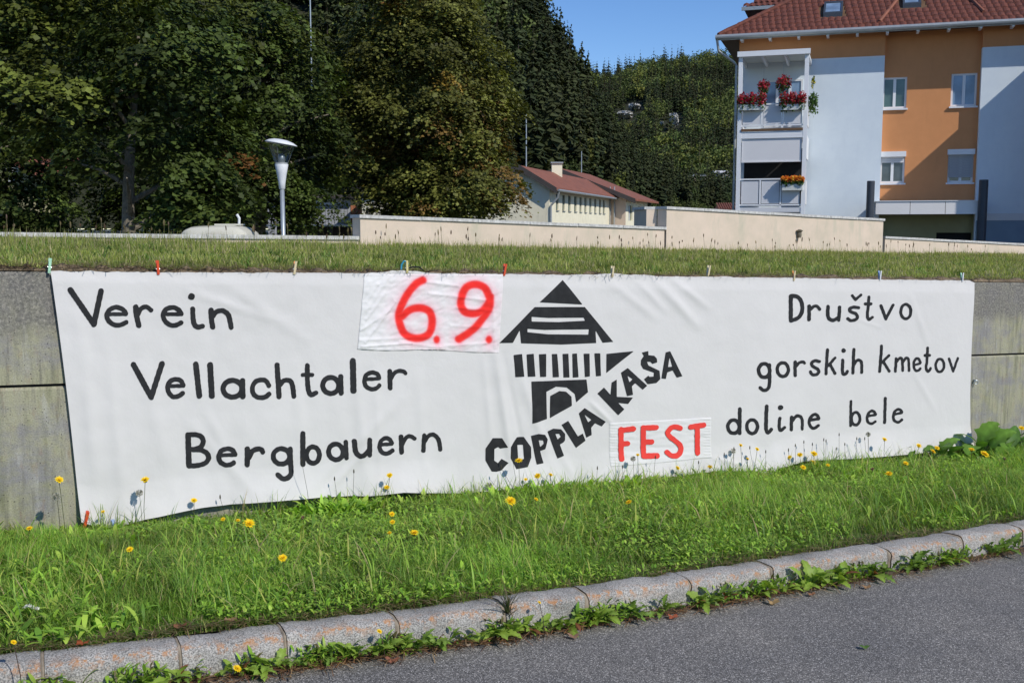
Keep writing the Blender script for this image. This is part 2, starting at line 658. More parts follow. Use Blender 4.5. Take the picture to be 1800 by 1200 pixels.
def lawn(px, t):
    pc = min(max(px, -500), 2300)
    f = wall_pt(pc, wall_top_y(pc), -0.20)
    f0 = wall_pt(pc, wall_top_y(pc), 0)
    f[2] = f0[2] + 0.005
    b = st_pt(pc, float(np.interp(pc, [-500, 0, 630, 1170, 1800, 2300], [421, 424, 433, 442, 448, 452])), 0)
    p = f + (b - f) * t
    p[2] += 0.03 * noise.noise((p[0] * 0.7, p[1] * 0.7, 3.0)) * (1 if t > 0.02 else 0)
    return p


def grid_surface(name, fn, us, ts, mat, kind='structure', parent=None, uv=None):
    V, Fc = [], []
    for u in us:
        for t in ts:
            V.append(fn(u, t))
    nt = len(ts)
    for i in range(len(us) - 1):
        for j in range(nt - 1):
            a = i * nt + j
            Fc.append((a, a + nt, a + nt + 1, a + 1))
    o = obj(name, V, Fc, mat, parent, smooth=True)
    if kind:
        tag(o, kind=kind)
    return o


# road: one inclined sheet that runs on under the kerb
def sheet(name, x0, x1, nx, y0, y1, ny, zf, mat):
    return grid_surface(name, lambda x, y: np.array([x, y, zf(x, y)]), np.linspace(x0, x1, nx), np.linspace(y0, y1, ny), mat)


sheet('road', -32, 32, 33, -25, 11, 19, road_z, M['asphalt'])
sheet('ground', -3000, 3000, 13, -1500, 3500, 13, lambda x, y: -4.0, M['yard'])

# ------------------------------------------------------------------ granite kerb
kerb_root = thing('kerb', None, None, kerb(0))
kerb_root['kind'] = 'structure'


def kerb_profile(px, jit, seed):
    """cross-section at a picture column: from the foot of the face over the arris to the back"""
    n, t = kerb_in(px)
    k = kerb(px)
    rz = k[2] - 0.135

    def w(sc, amp, q):
        return amp * noise.noise((k[0] * sc + seed, k[1] * sc, q))
    pts = []
    for (off, z, a) in ((-0.010, -0.05, 0), (-0.006, 0.03, 1), (-0.002, 0.075, 1), (0.001, 0.108, 1), (0.009, 0.124, 1),
                        (0.024, 0.134, .7), (0.075, 0.139, .7), (0.12, 0.137, .7), (0.150, 0.130, .7), (0.165, 0.112, .5), (0.17, -0.02, 0)):
        o = off + a * (w(9, 0.018, z * 12) + w(30, 0.008, z * 30) + jit[0] - 0.006)
        zz = z + a * (w(8, 0.014, off * 12 + 5) + w(28, 0.006, off * 30 + 9) + jit[1] * (1 if z > .1 else z / .1))
        p = k + n * o
        p[2] = rz + zz
        pts.append(p)
    return pts


ENDS = []
EDGES = [-760, -560, -330, -140, 63, 293, 497, 707, 875, 1037, 1198, 1360, 1563, 1693, 1795, 1905, 2040, 2200]
for i in range(len(EDGES) - 1):
    x0, x1 = EDGES[i], EDGES[i + 1]
    g = 2.2 if x0 > 1100 else 3.4
    us = np.concatenate([[x0 + g, x0 + g + 2.5], np.linspace(x0 + g + 9, x1 - g - 9, 24), [x1 - g - 2.5, x1 - g]])
    jit = (random.uniform(-0.007, 0.007), random.uniform(-0.006, 0.006))
    e0 = e1 = None
    V, Fc, C = [], [], []
    rows = []
    for j, u in enumerate(us):
        pr = kerb_profile(u, jit, i * 7.3)
        if j in (0, len(us) - 1):            # knocked, rounded ends
            cen = np.mean(pr, axis=0)
            if j == 0:
                e0 = (u, list(pr))
            else:
                e1 = (u, list(pr))
            pr = [p + (cen - p) * 0.018 for p in pr]
        V += pr
        for q in range(11):
            C.append((max(0.0, 1 - abs(q - 3.9) / 1.5), 0, 0))
    n = 11
    for j in range(len(us) - 1):
        for q in range(n - 1):
            a = j * n + q
            Fc.append((a, a + n, a + n + 1, a + 1))
    Fc.append(tuple(range(n))[::-1])
    Fc.append(tuple((len(us) - 1) * n + q for q in range(n)))
    ENDS.append((e0, e1))
    obj('kerb_stone', V, Fc, M['granite'], kerb_root, smooth=True, cols=np.array(C))
for i in range(1, len(EDGES) - 1):
    u0, pa = ENDS[i - 1][1]
    u1, pb = ENDS[i][0]
    V, Fc = [], []
    for k, (w_, ins) in enumerate(((0.0, 0.010), (0.2, 0.006), (0.5, 0.004), (0.8, 0.006), (1.0, 0.010))):
        nn_, tt_ = kerb_in((u0 + u1) / 2)
        for q in range(11):
            p = pa[q] * (1 - w_) + pb[q] * w_
            p = p + (tt_ * (0.004 if w_ > .5 else -0.004) if w_ in (0.0, 1.0) else 0)
            cen = (np.mean(pa, axis=0) + np.mean(pb, axis=0)) / 2
            d_ = cen - p
            d_ = d_ / (np.linalg.norm(d_) + 1e-6)
            V.append(p + d_ * (ins + 0.003 * noise.noise((u0 * 0.3 + k, q * 0.9, 2.0))))
    for k in range(4):
        for q in range(10):
            a = k * 11 + q
            Fc.append((a, a + 11, a + 12, a + 1))
    obj('mortar_joint', V, Fc, M['mortar'], kerb_root, smooth=True)

# dirt that has gathered in the gutter
def gutter_fn(u, t):
    n_, _ = kerb_in(u)
    k = kerb(u)
    wv = 0.06 + 0.035 * noise.noise((u * 0.02, 1.0, 2.0)) + 0.02 * noise.noise((u * 0.09, 4.0, 2.0))
    p = k + n_ * (0.01 - wv * (1 - t) - 0.0)
    p[2] = road_z(p[0], p[1]) + 0.003 + 0.022 * t ** 1.3
    return p


grid_surface('gutter_soil', gutter_fn, np.linspace(-740, 2180, 360), np.linspace(0, 1, 5), M['soil'])

# verge ground
grid_surface('verge', verge, np.concatenate([[-1500, -900], np.linspace(-400, 2200, 90)]), np.linspace(0, 1, 16), M['soil'])

# ------------------------------------------------------------------ concrete retaining wall
wall = thing('retaining_wall', 'long weathered concrete retaining wall behind the white banner', 'wall', wall_base(-100))
JOINT = {0: 679.0, 1800: 621.0}


def wall_course(name, y_top, y_bot, off, mat, thick=0.22, cap=True):
    us = np.concatenate([[-1100, -700], np.linspace(-400, 2200, 66), [2500]])
    V, Fc, UV = [], [], []
    acc = 0.0
    prev = None
    for u in us:
        uc = min(max(u, -450), 2250)
        top = wall_pt(uc, y_top(uc), 0)
        bot = wall_pt(uc, y_bot(uc), 0)
        if u != uc:
            sh = WD * ((u - uc) * (0.004 if u < 0 else 0.012))
            top = top + sh
            bot = bot + sh
        if prev is not None:
            acc += np.linalg.norm(top - prev)
        prev = top
        zt = wall_pt(uc, wall_top_y(uc))[2]
        prof = [(off - thick, top[2]), (off - 0.012, top[2]), (off, top[2] - 0.014)]
        for k in range(1, 6):
            z = top[2] - 0.014 + (bot[2] - top[2] + 0.014) * k / 5
            prof.append((off + 0.004 * noise.noise((acc * 1.5, z * 3, 1)), z))
        prof.append((off - thick, bot[2]))
        for o, z in prof:
            V.append(np.array([top[0], top[1], 0]) + WN * o + np.array([0, 0, z]))
            UV.append((acc, zt - z + (0.0 if o > off - 0.1 else 0.05)))
    n = 9
    for i in range(len(us) - 1):
        for q in range(n - 1):
            a = i * n + q
            Fc.append((a, a + n, a + n + 1, a + 1))
    return obj(name, V, Fc, mat, wall, uvs=np.array(UV))


jy = lambda u: 679.0 - 58.0 * u / 1800.0
wall_course('upper_course', wall_top_y, lambda u: jy(u) - 1.5, 0.0, M['concrete'])
wall_course('joint_shade_strip', lambda u: jy(u) - 6, lambda u: jy(u) + 10, -0.03, M['dark'])  # near-black strip gives the recessed joint its shade by colour
wall_course('lower_course', lambda u: jy(u) + (3.6 if u < 900 else 2.4), lambda u: 1000 - 0.08 * u, 0.0, M['concrete'])
# small anchor eye right of the banner
ap = wall_pt(1711, 668, 0)
mb = MB()
mb.tube([ap, ap + WN * 0.03], 0.010, 8)
mb.tube([ap + WN * 0.03 + np.array([0.018 * math.cos(a), 0, 0.018 * math.sin(a) - 0.015]) for a in np.linspace(0, 6.28, 12)], 0.004, 6)
tag(mb.build('wall_ring', M['galv'], loc=ap), 'small metal ring eye in the concrete to the right of the banner', 'ring')

# ------------------------------------------------------------------ upper lawn ground and dry edge
grid_surface('lawn', lawn, np.linspace(-500, 2300, 80), [0, 0.01, 0.02, 0.04, 0.08, 0.15, 0.25, 0.4, 0.6, 0.8, 1.0], M['turf'])


def thatch_fn(u, t):
    p = lawn(u, 0.0)
    w = 0.05 + 0.30 * max(0, noise.noise((u * 0.006, 7.7, 1.0)) + 0.30)
    f = wall_pt(u, wall_top_y(u), 0)
    p = f - WN * (0.005 + w * t)
    p[2] = f[2] + 0.006 + 0.035 * math.sin(math.pi * t) * (0.6 + noise.noise((u * 0.05, t * 3, 5.0))) - 0.02 * (t > 0.95)
    return p


grid_surface('dry_edge', thatch_fn, np.linspace(-450, 2250, 700), np.linspace(0, 1, 7), M['thatch'])

# ------------------------------------------------------------------ stucco garden walls behind the lawn
def stucco_wall(label, x0, x1, y0, y1, cap_h, off=0.0, group=None, over=0.03, ends=True):
    """wall from picture column x0 to x1, coping rows y0 and y1"""
    a, b = st_pt(x0, y0, off), st_pt(x1, y1, off)
    root = thing('garden_wall', label, 'wall', (a[0], a[1], 0.8))
    T = 0.24

    def slab(name, za, zb, ha, hb, o0, o1, ext, mat, nseg):
        V, Fc = [], []
        for i in range(nseg + 1):
            t = i / nseg
            p = a + (b - a) * t
            if i == 0:
                p = p - SD * ext
            if i == nseg:
                p = p + SD * ext
            zt = za + (zb - za) * t
            zb_ = ha + (hb - ha) * t
            for o, z in ((o1, zb_), (o1, zt), (o0, zt), (o0, zb_)):
                V.append((p[0] + SN[0] * o, p[1] + SN[1] * o, z))
        for i in range(nseg):
            for q in range(4):
                c0, c1 = i * 4 + q, i * 4 + (q + 1) % 4
                Fc.append((c0, c0 + 4, c1 + 4, c1))
        Fc.append((0, 1, 2, 3))
        Fc.append(tuple(nseg * 4 + q for q in (3, 2, 1, 0)))
        return obj(name, V, Fc, mat, root)
    slab('wall_body', a[2] - cap_h, b[2] - cap_h, 0.2, -0.2, -T, 0.0, 0, M['stucco'], 4)
    # coping stones, each its own
    L = np.linalg.norm((b - a)[:2])
    n = max(2, int(L / 1.0))
    for i in range(n):
        t0, t1 = i / n + 0.004 / L, (i + 1) / n - 0.004 / L
        p0, p1 = a + (b - a) * t0, a + (b - a) * t1
        if i == 0:
            p0 = p0 - SD * over
        if i == n - 1:
            p1 = p1 + SD * over
        dz = random.uniform(-0.003, 0.003)
        m = MB()
        bot = cap_h + 0.0
        m.hexa([(p0[0] + SN[0] * over, p0[1] + SN[1] * over, p0[2] - bot + dz), (p1[0] + SN[0] * over, p1[1] + SN[1] * over, p1[2] - bot + dz),
                (p1[0] - SN[0] * (T + over), p1[1] - SN[1] * (T + over), p1[2] - bot + dz), (p0[0] - SN[0] * (T + over), p0[1] - SN[1] * (T + over), p0[2] - bot + dz),
                (p0[0] + SN[0] * over, p0[1] + SN[1] * over, p0[2] + dz), (p1[0] + SN[0] * over, p1[1] + SN[1] * over, p1[2] + dz),
                (p1[0] - SN[0] * (T + over), p1[1] - SN[1] * (T + over), p1[2] + dz), (p0[0] - SN[0] * (T + over), p0[1] - SN[1] * (T + over), p0[2] + dz)])
        m.build('coping_slab', M['coping'], root)
    return root


stucco_wall('low stucco wall with pale coping in front of the dark maples, left end of the lawn', -420, 633, 403.5, 415, 0.055, -0.06)
stucco_wall('stucco wall with grey coping running from below the brown maple to the taller wall', 633, 1168, 377, 399, 0.05)
stucco_wall('tallest stucco wall with white coping in front of the balcony tower', 1172, 1553, 363, 384.5, 0.05, 0.0)
stucco_wall('lowest stucco wall at the right, in front of the dark entrance columns', 1556, 2250, 415, 452, 0.05, -0.06)
# side return of the tallest wall, running back
p = st_pt(1172, 363, 0)
r = thing('garden_wall', 'short return of stucco wall with grey coping going back beside the low roof', 'wall', (p[0], p[1], 0.8))
BK = np.array([-0.10, 0.995, 0])
m = MB()
q0 = p - SD * 0.0 - SN * 0.26
q1 = q0 + BK * 1.1
def slabp(m, q0, q1, w, z0, z1):
    d = (q1 - q0) / np.linalg.norm(q1 - q0)
    s = np.array([d[1], -d[0], 0]) * w
    m.hexa([(*(q0 - s)[:2], z0), (*(q0)[:2], z0), (*(q1)[:2], z0), (*(q1 - s)[:2], z0), (*(q0 - s)[:2], z1), (*(q0)[:2], z1), (*(q1)[:2], z1), (*(q1 - s)[:2], z1)])
slabp(m, q0, q1, 0.2, 0.2, p[2] - 0.05)
m.build('wall_body', M['stucco'], r)
m = MB()
slabp(m, q0 + np.array([.03, 0, 0]), q1 + np.array([.03, 0, 0]), 0.27, p[2] - 0.05, p[2])
m.build('coping_slab', M['coping'], r)
# small iron lamp/tap fitting on the tall wall
p = st_pt(1402, 408, 0.0)
m = MB()
m.lathe((p[0] + SN[0] * .05, p[1] + SN[1] * .05, p[2]), [(0.035, -0.12), (0.05, -0.06), (0.045, 0.0), (0.075, 0.03), (0.02, 0.06)], 10)
m.tube([p, p + SN * 0.05], 0.015, 6)
tag(m.build('wall_light', M['bark'], loc=p), 'small rusty fitting on the tallest stucco wall below the balcony', 'fitting')

# ------------------------------------------------------------------ the banner
TOPX = [88, 300, 520, 640, 700, 760, 880, 1000, 1075, 1180, 1240, 1400, 1545, 1700, 1709]
TOPY = [476, 478.5, 479, 480, 474.5, 480, 481, 483, 480.5, 486, 486, 488.5, 491, 493, 497]
BOTX = [140, 168, 198, 250, 350, 450, 560, 640, 700, 780, 813, 870, 950, 1005, 1017, 1040, 1100, 1188, 1260, 1315, 1337, 1352, 1400, 1500, 1600, 1701]
BOTY = [912, 921, 923, 908, 888, 878, 869, 867, 860, 863, 864, 857, 849, 851, 862, 847, 838, 832, 824, 823, 836, 820, 808, 803, 795, 786]


def ban_edges(s, t):
    """picture position on the cloth; s along, t from top (0) to bottom (1)"""
    lx = 88 + (140 - 88) * t + 3.0 * math.sin(math.pi * t)
    rx = 1709 + (1701 - 1709) * t - 2.0 * math.sin(math.pi * t)
    x = lx + (rx - lx) * s
    xt = 88 + (1709 - 88) * s
    xb = 140 + (1701 - 140) * s
    yt = float(np.interp(xt, TOPX, TOPY)) + 1.6 * noise.noise((xt * 0.035, 5.0, 1.0)) + 1.0 * noise.noise((xt * 0.11, 8.0, 1.0))
    yb = float(np.interp(xb, BOTX, BOTY))
    return x, yt + (yb - yt) * t


def _line_d(px, py, x0, y0, x1, y1):
    dx, dy = x1 - x0, y1 - y0
    L2 = dx * dx + dy * dy
    t = max(0.0, min(1.0, ((px - x0) * dx + (py - y0) * dy) / L2))
    return math.hypot(px - x0 - t * dx, py - y0 - t * dy), t


FOLDS = [  # x0,y0,x1,y1, width px, height m : creases in the cloth
    (868, 622, 900, 850, 9, 0.016), (882, 622, 925, 840, 6, -0.008), (905, 640, 965, 815, 10, 0.009), (846, 624, 862, 800, 8, 0.007),
    (1035, 705, 1072, 742, 5, 0.010), (1075, 500, 1150, 560, 9, 0.006), (1150, 495, 1222, 572, 10, 0.012), (1180, 492, 1240, 540, 8, 0.008),
    (1120, 498, 1165, 545, 7, 0.006), (330, 512, 470, 560, 10, 0.005), (400, 500, 540, 600, 14, 0.005), (540, 860, 700, 700, 12, 0.006),
    (560, 868, 640, 790, 9, 0.007), (330, 740, 450, 870, 13, 0.006), (360, 720, 400, 800, 12, 0.005), (250, 640, 300, 860, 18, 0.006),
    (620, 640, 640, 860, 12, 0.006), (655, 640, 665, 860, 9, 0.005), (730, 640, 745, 850, 12, 0.006), (520, 640, 530, 860, 13, 0.006),
    (1595, 520, 1625, 600, 6, 0.005), (1600, 650, 1640, 720, 6, 0.005), (1500, 560, 1545, 575, 3, 0.003), (1245, 802, 1300, 815, 4, 0.006),
    (1068, 818, 1050, 838, 4, 0.007), (140, 560, 170, 880, 16, 0.007), (190, 620, 215, 900, 14, 0.006), (980, 790, 1010, 850, 9, 0.006),
]


def cloth_d(px, py):
    """how far the cloth stands off its hanging plane, metres"""
    yt = 477 + 0.0125 * px
    yb = float(np.interp(px, BOTX, BOTY))
    t = (py - yt) / max(1.0, yb - yt)
    d = 0.010 * math.sin(px * 0.0105 + 1.0) * t + 0.006 * math.sin(px * 0.027 + 2.2) * t
    d += 0.012 * noise.noise((px * 0.004, py * 0.004, 1.0))
    d += 0.006 * noise.noise((px * 0.03, py * 0.006, 4.0)) * (0.3 + 0.7 * t)
    d += 0.0025 * noise.noise((px * 0.035, py * 0.03, 9.0))
    for x0, y0, x1, y1, w, h in FOLDS:
        if min(x0, x1) - 30 < px < max(x0, x1) + 30 and min(y0, y1) - 30 < py < max(y0, y1) + 30:
            q, tt = _line_d(px, py, x0, y0, x1, y1)
            d += h * math.exp(-(q / w) ** 2 * 1.6) * math.sin(math.pi * (0.12 + 0.76 * tt))
    # hem along the top, pulled in at the pegs
    if py - yt < 16:
        d -= 0.006 * (1 - max(0, py - yt) / 16)
    if t > 0.85:
        d += 0.05 * ((t - 0.85) / 0.15) ** 1.5 * (0.35 + 0.65 * abs(math.sin((px - 198) * math.pi / 205.0)))
    return d + 0.03


def cloth_pt(px, py, eps=0.0):
    return wall_pt(px, py, 0.0) + WN * (cloth_d(px, py) + eps)


banner = thing('banner', 'wide white cloth banner with hand painted black and red lettering hung on the concrete wall', 'banner', cloth_pt(900, 600))
ns, ntt = 560, 120
V, Fc = [], []
for i in range(ns + 1):
    for j in range(ntt + 1):
        x, y = ban_edges(i / ns, j / ntt)
        V.append(cloth_pt(x, y))
idx = lambda i, j: i * (ntt + 1) + j
Fc = np.array([(idx(i, j), idx(i, j + 1), idx(i + 1, j + 1), idx(i + 1, j)) for i in range(ns) for j in range(ntt)])
obj('cloth', V, Fc, M['cloth'], banner, smooth=True)

# sewn-on patches -----------------------------------------------------
N0 = lambda x, y: (580 + x / 5, 460 + y / 5)


def catmull(pts, step=3.0):
    if len(pts) < 3:
        out = []
        for (x0, y0), (x1, y1) in zip(pts[:-1], pts[1:]):
            n = max(2, int(math.hypot(x1 - x0, y1 - y0) / step))
            out += [(x0 + (x1 - x0) * k / n, y0 + (y1 - y0) * k / n) for k in range(n)]
        return out + [pts[-1]]
    P = [pts[0]] + list(pts) + [pts[-1]]
    out = []
    for i in range(1, len(P) - 2):
        p0, p1, p2, p3 = P[i - 1], P[i], P[i + 1], P[i + 2]
        n = max(3, int(math.hypot(p2[0] - p1[0], p2[1] - p1[1]) / step))
        for k in range(n):
            t = k / n
            out.append(tuple(0.5 * ((2 * p1[c]) + (-p0[c] + p2[c]) * t + (2 * p0[c] - 5 * p1[c] + 4 * p2[c] - p3[c]) * t * t + (-p0[c] + 3 * p1[c] - 3 * p2[c] + p3[c]) * t ** 3) for c in (0, 1)))
    out.append(P[-2])
    return out


def seg_dist(X, Y, pts):
    D = np.full(X.shape, 1e9)
    for (x0, y0), (x1, y1) in zip(pts[:-1], pts[1:]):
        dx, dy = x1 - x0, y1 - y0
        L2 = dx * dx + dy * dy + 1e-9
        t = np.clip(((X - x0) * dx + (Y - y0) * dy) / L2, 0, 1)
        D = np.minimum(D, np.hypot(X - x0 - t * dx, Y - y0 - t * dy))
    return D


six = catmull([N0(*q) for q in ((795, 160), (740, 190), (680, 255), (625, 345), (590, 440), (592, 530), (630, 620), (700, 662), (790, 662), (855, 620), (880, 530), (862, 445), (805, 408), (730, 405), (665, 430), (610, 480))])
nine = catmull([N0(*q) for q in ((1380, 310), (1340, 230), (1265, 197), (1180, 220), (1137, 300), (1132, 385), (1170, 440), (1250, 452), (1325, 425), (1372, 360), (1386, 305))])
nine2 = catmull([N0(*q) for q in ((1386, 305), (1380, 390), (1340, 470), (1240, 590), (1115, 675))])
dots = [(N0(920, 680), 6.0), (N0(1378, 680), 6.0)]
PC = [(637, 481), (881, 482.5), (873, 618.5), (625, 613)]


def quad_map(c, s, t):
    a = [c[0][k] + (c[1][k] - c[0][k]) * s for k in (0, 1)]
    b = [c[3][k] + (c[2][k] - c[3][k]) * s for k in (0, 1)]
    return a[0] + (b[0] - a[0]) * t, a[1] + (b[1] - a[1]) * t


PFOLD = [(638, 600, 690, 530, 4, .007), (630, 580, 680, 545, 3.5, .006), (640, 560, 672, 515, 4, .006), (626, 597, 760, 590, 4, .005), (632, 608, 720, 602, 3, .006),
         (745, 495, 800, 502, 4, .006), (750, 515, 850, 527, 4, .006), (640, 530, 660, 500, 4, .005), (770, 608, 850, 602, 4, .006), (790, 572, 850, 575, 4, .004),
         (800, 540, 860, 545, 4, .005), (700, 600, 780, 612, 4, .005), (680, 485, 640, 545, 5, .005), (860, 500, 866, 610, 4, .004)]
ns2, nt2 = 250, 140
V, PX, PY = [], [], []
for i in range(ns2 + 1):
    for j in range(nt2 + 1):
        x, y = quad_map(PC, i / ns2, j / nt2)
        if j == nt2 or j == nt2 - 1:
            y += 1.5 * math.sin(i / ns2 * 9)
        e = 0.006 + 0.004 * noise.noise((x * 0.05, y * 0.06, 33.0)) + 0.002 * noise.noise((x * .12 + y * .1, y * 0.12 - x * .04, 13.0))
        for x0, y0, x1, y1, w, h in PFOLD:
            if min(x0, x1) - 14 < x < max(x0, x1) + 14 and min(y0, y1) - 14 < y < max(y0, y1) + 14:
                q, tt = _line_d(x, y, x0, y0, x1, y1)
                e += 0.7 * h * math.exp(-(q / w) ** 2 * 1.6)
        if min(i, ns2 - i, j, nt2 - j) == 0:
            e = 0.001
        V.append(cloth_pt(x, y, max(e, 0.0018)))
        PX.append(x)
        PY.append(y)
PX, PY = np.array(PX), np.array(PY)
D = np.minimum(np.minimum(seg_dist(PX, PY, six), seg_dist(PX, PY, nine)), seg_dist(PX, PY, nine2))
for (cx, cy), rr in dots:
    D = np.minimum(D, np.hypot(PX - cx, (PY - cy) * 0.85) + 1.0)
speck = rng.random(len(PX))
nz1 = np.array([noise.noise((x * .08, y * .08, 3.0)) for x, y in zip(PX, PY)])
core = 1 / (1 + np.exp((D - 7.0) / 0.75))
halo = np.exp(-np.maximum(D - 5, 0) / 7.0) * 0.6 + np.exp(-np.maximum(D - 4, 0) / 17.0) * 0.48
halo *= 0.75 + 0.5 * nz1 + 0.35 * (speck - 0.5)
A = np.clip(core + (1 - core) * np.clip(halo, 0, 0.8), 0, 1)[:, None]
white = np.array([0.71, 0.695, 0.675])
pink = np.array([0.80, 0.40, 0.46])
red = np.array([0.80, 0.028, 0.022])
Hc = (np.clip(halo, 0, 1) * 1.0)[:, None]
C = white * (1 - Hc) + pink * Hc
C = C * (1 - core[:, None]) + red * core[:, None]
idx2 = lambda i, j: i * (nt2 + 1) + j
F2 = np.array([(idx2(i, j), idx2(i, j + 1), idx2(i + 1, j + 1), idx2(i + 1, j)) for i in range(ns2) for j in range(nt2)])
o = obj('date_patch', V, F2, M['spray'], banner, smooth=True, cols=C)
o['label'] = 'white patch with the date 6.9. sprayed in red'

FC = [(1068, 742), (1244.5, 732), (1243.5, 802), (1068, 818)]
V = []
ns3, nt3 = 120, 60
for i in range(ns3 + 1):
    for j in range(nt3 + 1):
        x, y = quad_map(FC, i / ns3, j / nt3)
        e = 0.005 + 0.0025 * noise.noise((x * 0.05, y * 0.16, 3.0))
        dd = min(i, ns3 - i)
        if dd < 10:
            e += 0.0011 * math.sin(y * 1.25)
        if min(i, ns3 - i, j, nt3 - j) == 0:
            e = 0.001
        V.append(cloth_pt(x, y, max(e, .0018)))
idx3 = lambda i, j: i * (nt3 + 1) + j
F3 = np.array([(idx3(i, j), idx3(i, j + 1), idx3(i + 1, j + 1), idx3(i + 1, j)) for i in range(ns3) for j in range(nt3)])
fp = obj('word_patch', V, F3, M['patch'], banner, smooth=True)


# painted lettering: each sign traced as brush strokes -----------------
def paint(name, mat, strokes=(), discs=(), rings=(), polys=(), holes=(), eps=0.0022, parent=None, h=0.9, lab=None):
    """strokes: (points, width); rings: (cx, cy, rx, ry, width); polys and holes: outlines. Picture units."""
    xs, ys = [], []
    ST = []
    for pts, w in strokes:
        c = catmull(pts, 2.0)
        ST.append((c, w))
        xs += [p[0] + s * w for p in c for s in (-1, 1)]
        ys += [p[1] + s * w for p in c for s in (-1, 1)]
    for cx, cy, r in discs:
        xs += [cx - r - 2, cx + r + 2]
        ys += [cy - r - 2, cy + r + 2]
    for cx, cy, rx, ry, w in rings:
        xs += [cx - rx - w, cx + rx + w]
        ys += [cy - ry - w, cy + ry + w]
    for p in polys:
        xs += [q[0] for q in p]
        ys += [q[1] for q in p]
    x0, x1, y0, y1 = min(xs) - 2, max(xs) + 2, min(ys) - 2, max(ys) + 2
    nx, ny = int((x1 - x0) / h) + 2, int((y1 - y0) / h) + 2
    gx, gy = x0 + np.arange(nx) * h, y0 + np.arange(ny) * h
    X, Y = np.meshgrid(gx, gy, indexing='ij')
    Dm = np.full(X.shape, 1e9)
    for c, w in ST:
        Dm = np.minimum(Dm, seg_dist(X, Y, c) - w / 2)
    for cx, cy, r in discs:
        Dm = np.minimum(Dm, np.hypot(X - cx, Y - cy) - r)
    for cx, cy, rx, ry, w in rings:
        ang = [(cx + rx * math.cos(a), cy + ry * math.sin(a)) for a in np.linspace(0, 2 * math.pi, 33)]
        Dm = np.minimum(Dm, seg_dist(X, Y, ang) - w / 2)

    def poly_sd(p):
        p = list(p) + [p[0]]
        d = seg_dist(X, Y, p)
        ins = np.zeros(X.shape, bool)
        for (ax, ay), (bx, by) in zip(p[:-1], p[1:]):
            cnd = ((ay > Y) != (by > Y)) & (X < (bx - ax) * (Y - ay) / (by - ay + 1e-12) + ax)
            ins ^= cnd
        return np.where(ins, -d, d)
    for p in polys:
        Dm = np.minimum(Dm, poly_sd(p))
    for p in holes:
        Dm = np.maximum(Dm, -poly_sd(p))
    if strokes or rings:
        wob = np.sin(X * 0.55 + Y * 0.21) * np.sin(Y * 0.47 - X * 0.13 + 1.7) * 0.28
        Dm = Dm + wob
    # marching squares on the grid
    V, Fc, cache = [], [], {}

    def vid(key, x, y):
        if key not in cache:
            cache[key] = len(V)
            V.append(cloth_pt(x, y, eps))
        return cache[key]
    I, J = np.where((np.minimum(np.minimum(Dm[:-1, :-1], Dm[1:, :-1]), np.minimum(Dm[:-1, 1:], Dm[1:, 1:])) < 0))
    for i, j in zip(I.tolist(), J.tolist()):
        cs = [(i, j), (i, j + 1), (i + 1, j + 1), (i + 1, j)]
        poly = []
        for k in range(4):
            a, b = cs[k], cs[(k + 1) % 4]
            da, db = Dm[a], Dm[b]
            if da < 0:
                poly.append(vid(a, gx[a[0]], gy[a[1]]))
            if (da < 0) != (db < 0):
                t = da / (da - db)
                poly.append(vid(tuple(sorted((a, b))), gx[a[0]] + t * (gx[b[0]] - gx[a[0]]), gy[a[1]] + t * (gy[b[1]] - gy[a[1]])))
        if len(poly) >= 3:
            Fc.append(poly)
    o = obj(name, V, Fc, mat, parent or banner, smooth=True)
    if lab:
        o['label'] = lab
    return o


def T(ox, oy, k):
    return lambda *q: [(ox + x / k, oy + y / k) for x, y in q]


R1, R2, R3, R4, R5, R6, R7 = T(100, 480, 5), T(400, 600, 5), T(300, 720, 5), T(1300, 480, 5), T(1240, 660, 5), T(1440, 480, 5), T(1000, 660, 5)
E1, E2, E3, E4 = T(840, 480, 7.5), T(880, 600, 7.5), T(840, 700, 7.5), T(1000, 600, 7.5)


def ring(R, cx, cy, rx, ry, w):
    (x, y), = R((cx, cy))
    return (x, y, rx / 5, ry / 5, w / 5)


def word(lab, strokes, discs=(), rings=()):
    return paint('lettering', M['black_paint'], [(R(*p), w / 5) for R, w, *p in strokes], [(R((x, y))[0][0], R((x, y))[0][1], r / 5) for R, x, y, r in discs],
                 [ring(*q) for q in rings], lab=lab)


word('black word Verein', [
    (R1, 50, (112, 145), (318, 445)), (R1, 50, (380, 155), (318, 445)),
    (R1, 42, (598, 350), (575, 318), (515, 295), (455, 318), (430, 365), (450, 418), (500, 450), (550, 450), (600, 428)), (R1, 34, (440, 356), (600, 356)),
    (R1, 48, (685, 295), (690, 360), (712, 455)), (R1, 40, (705, 360), (730, 310), (775, 292), (820, 322)),
    (R1, 42, (1085, 355), (1060, 318), (1010, 298), (950, 315), (925, 362), (942, 415), (985, 450), (1035, 455), (1085, 432)), (R1, 34, (935, 356), (1088, 358)),
    (R1, 44, (1185, 312), (1188, 380), (1198, 440), (1225, 470), (1272, 463)),
    (R1, 46, (1345, 322), (1350, 400), (1362, 470)), (R1, 44, (1362, 375), (1395, 335), (1450, 328), (1495, 362), (1510, 410), (1522, 472))],
    [(R1, 1173, 203, 30)])
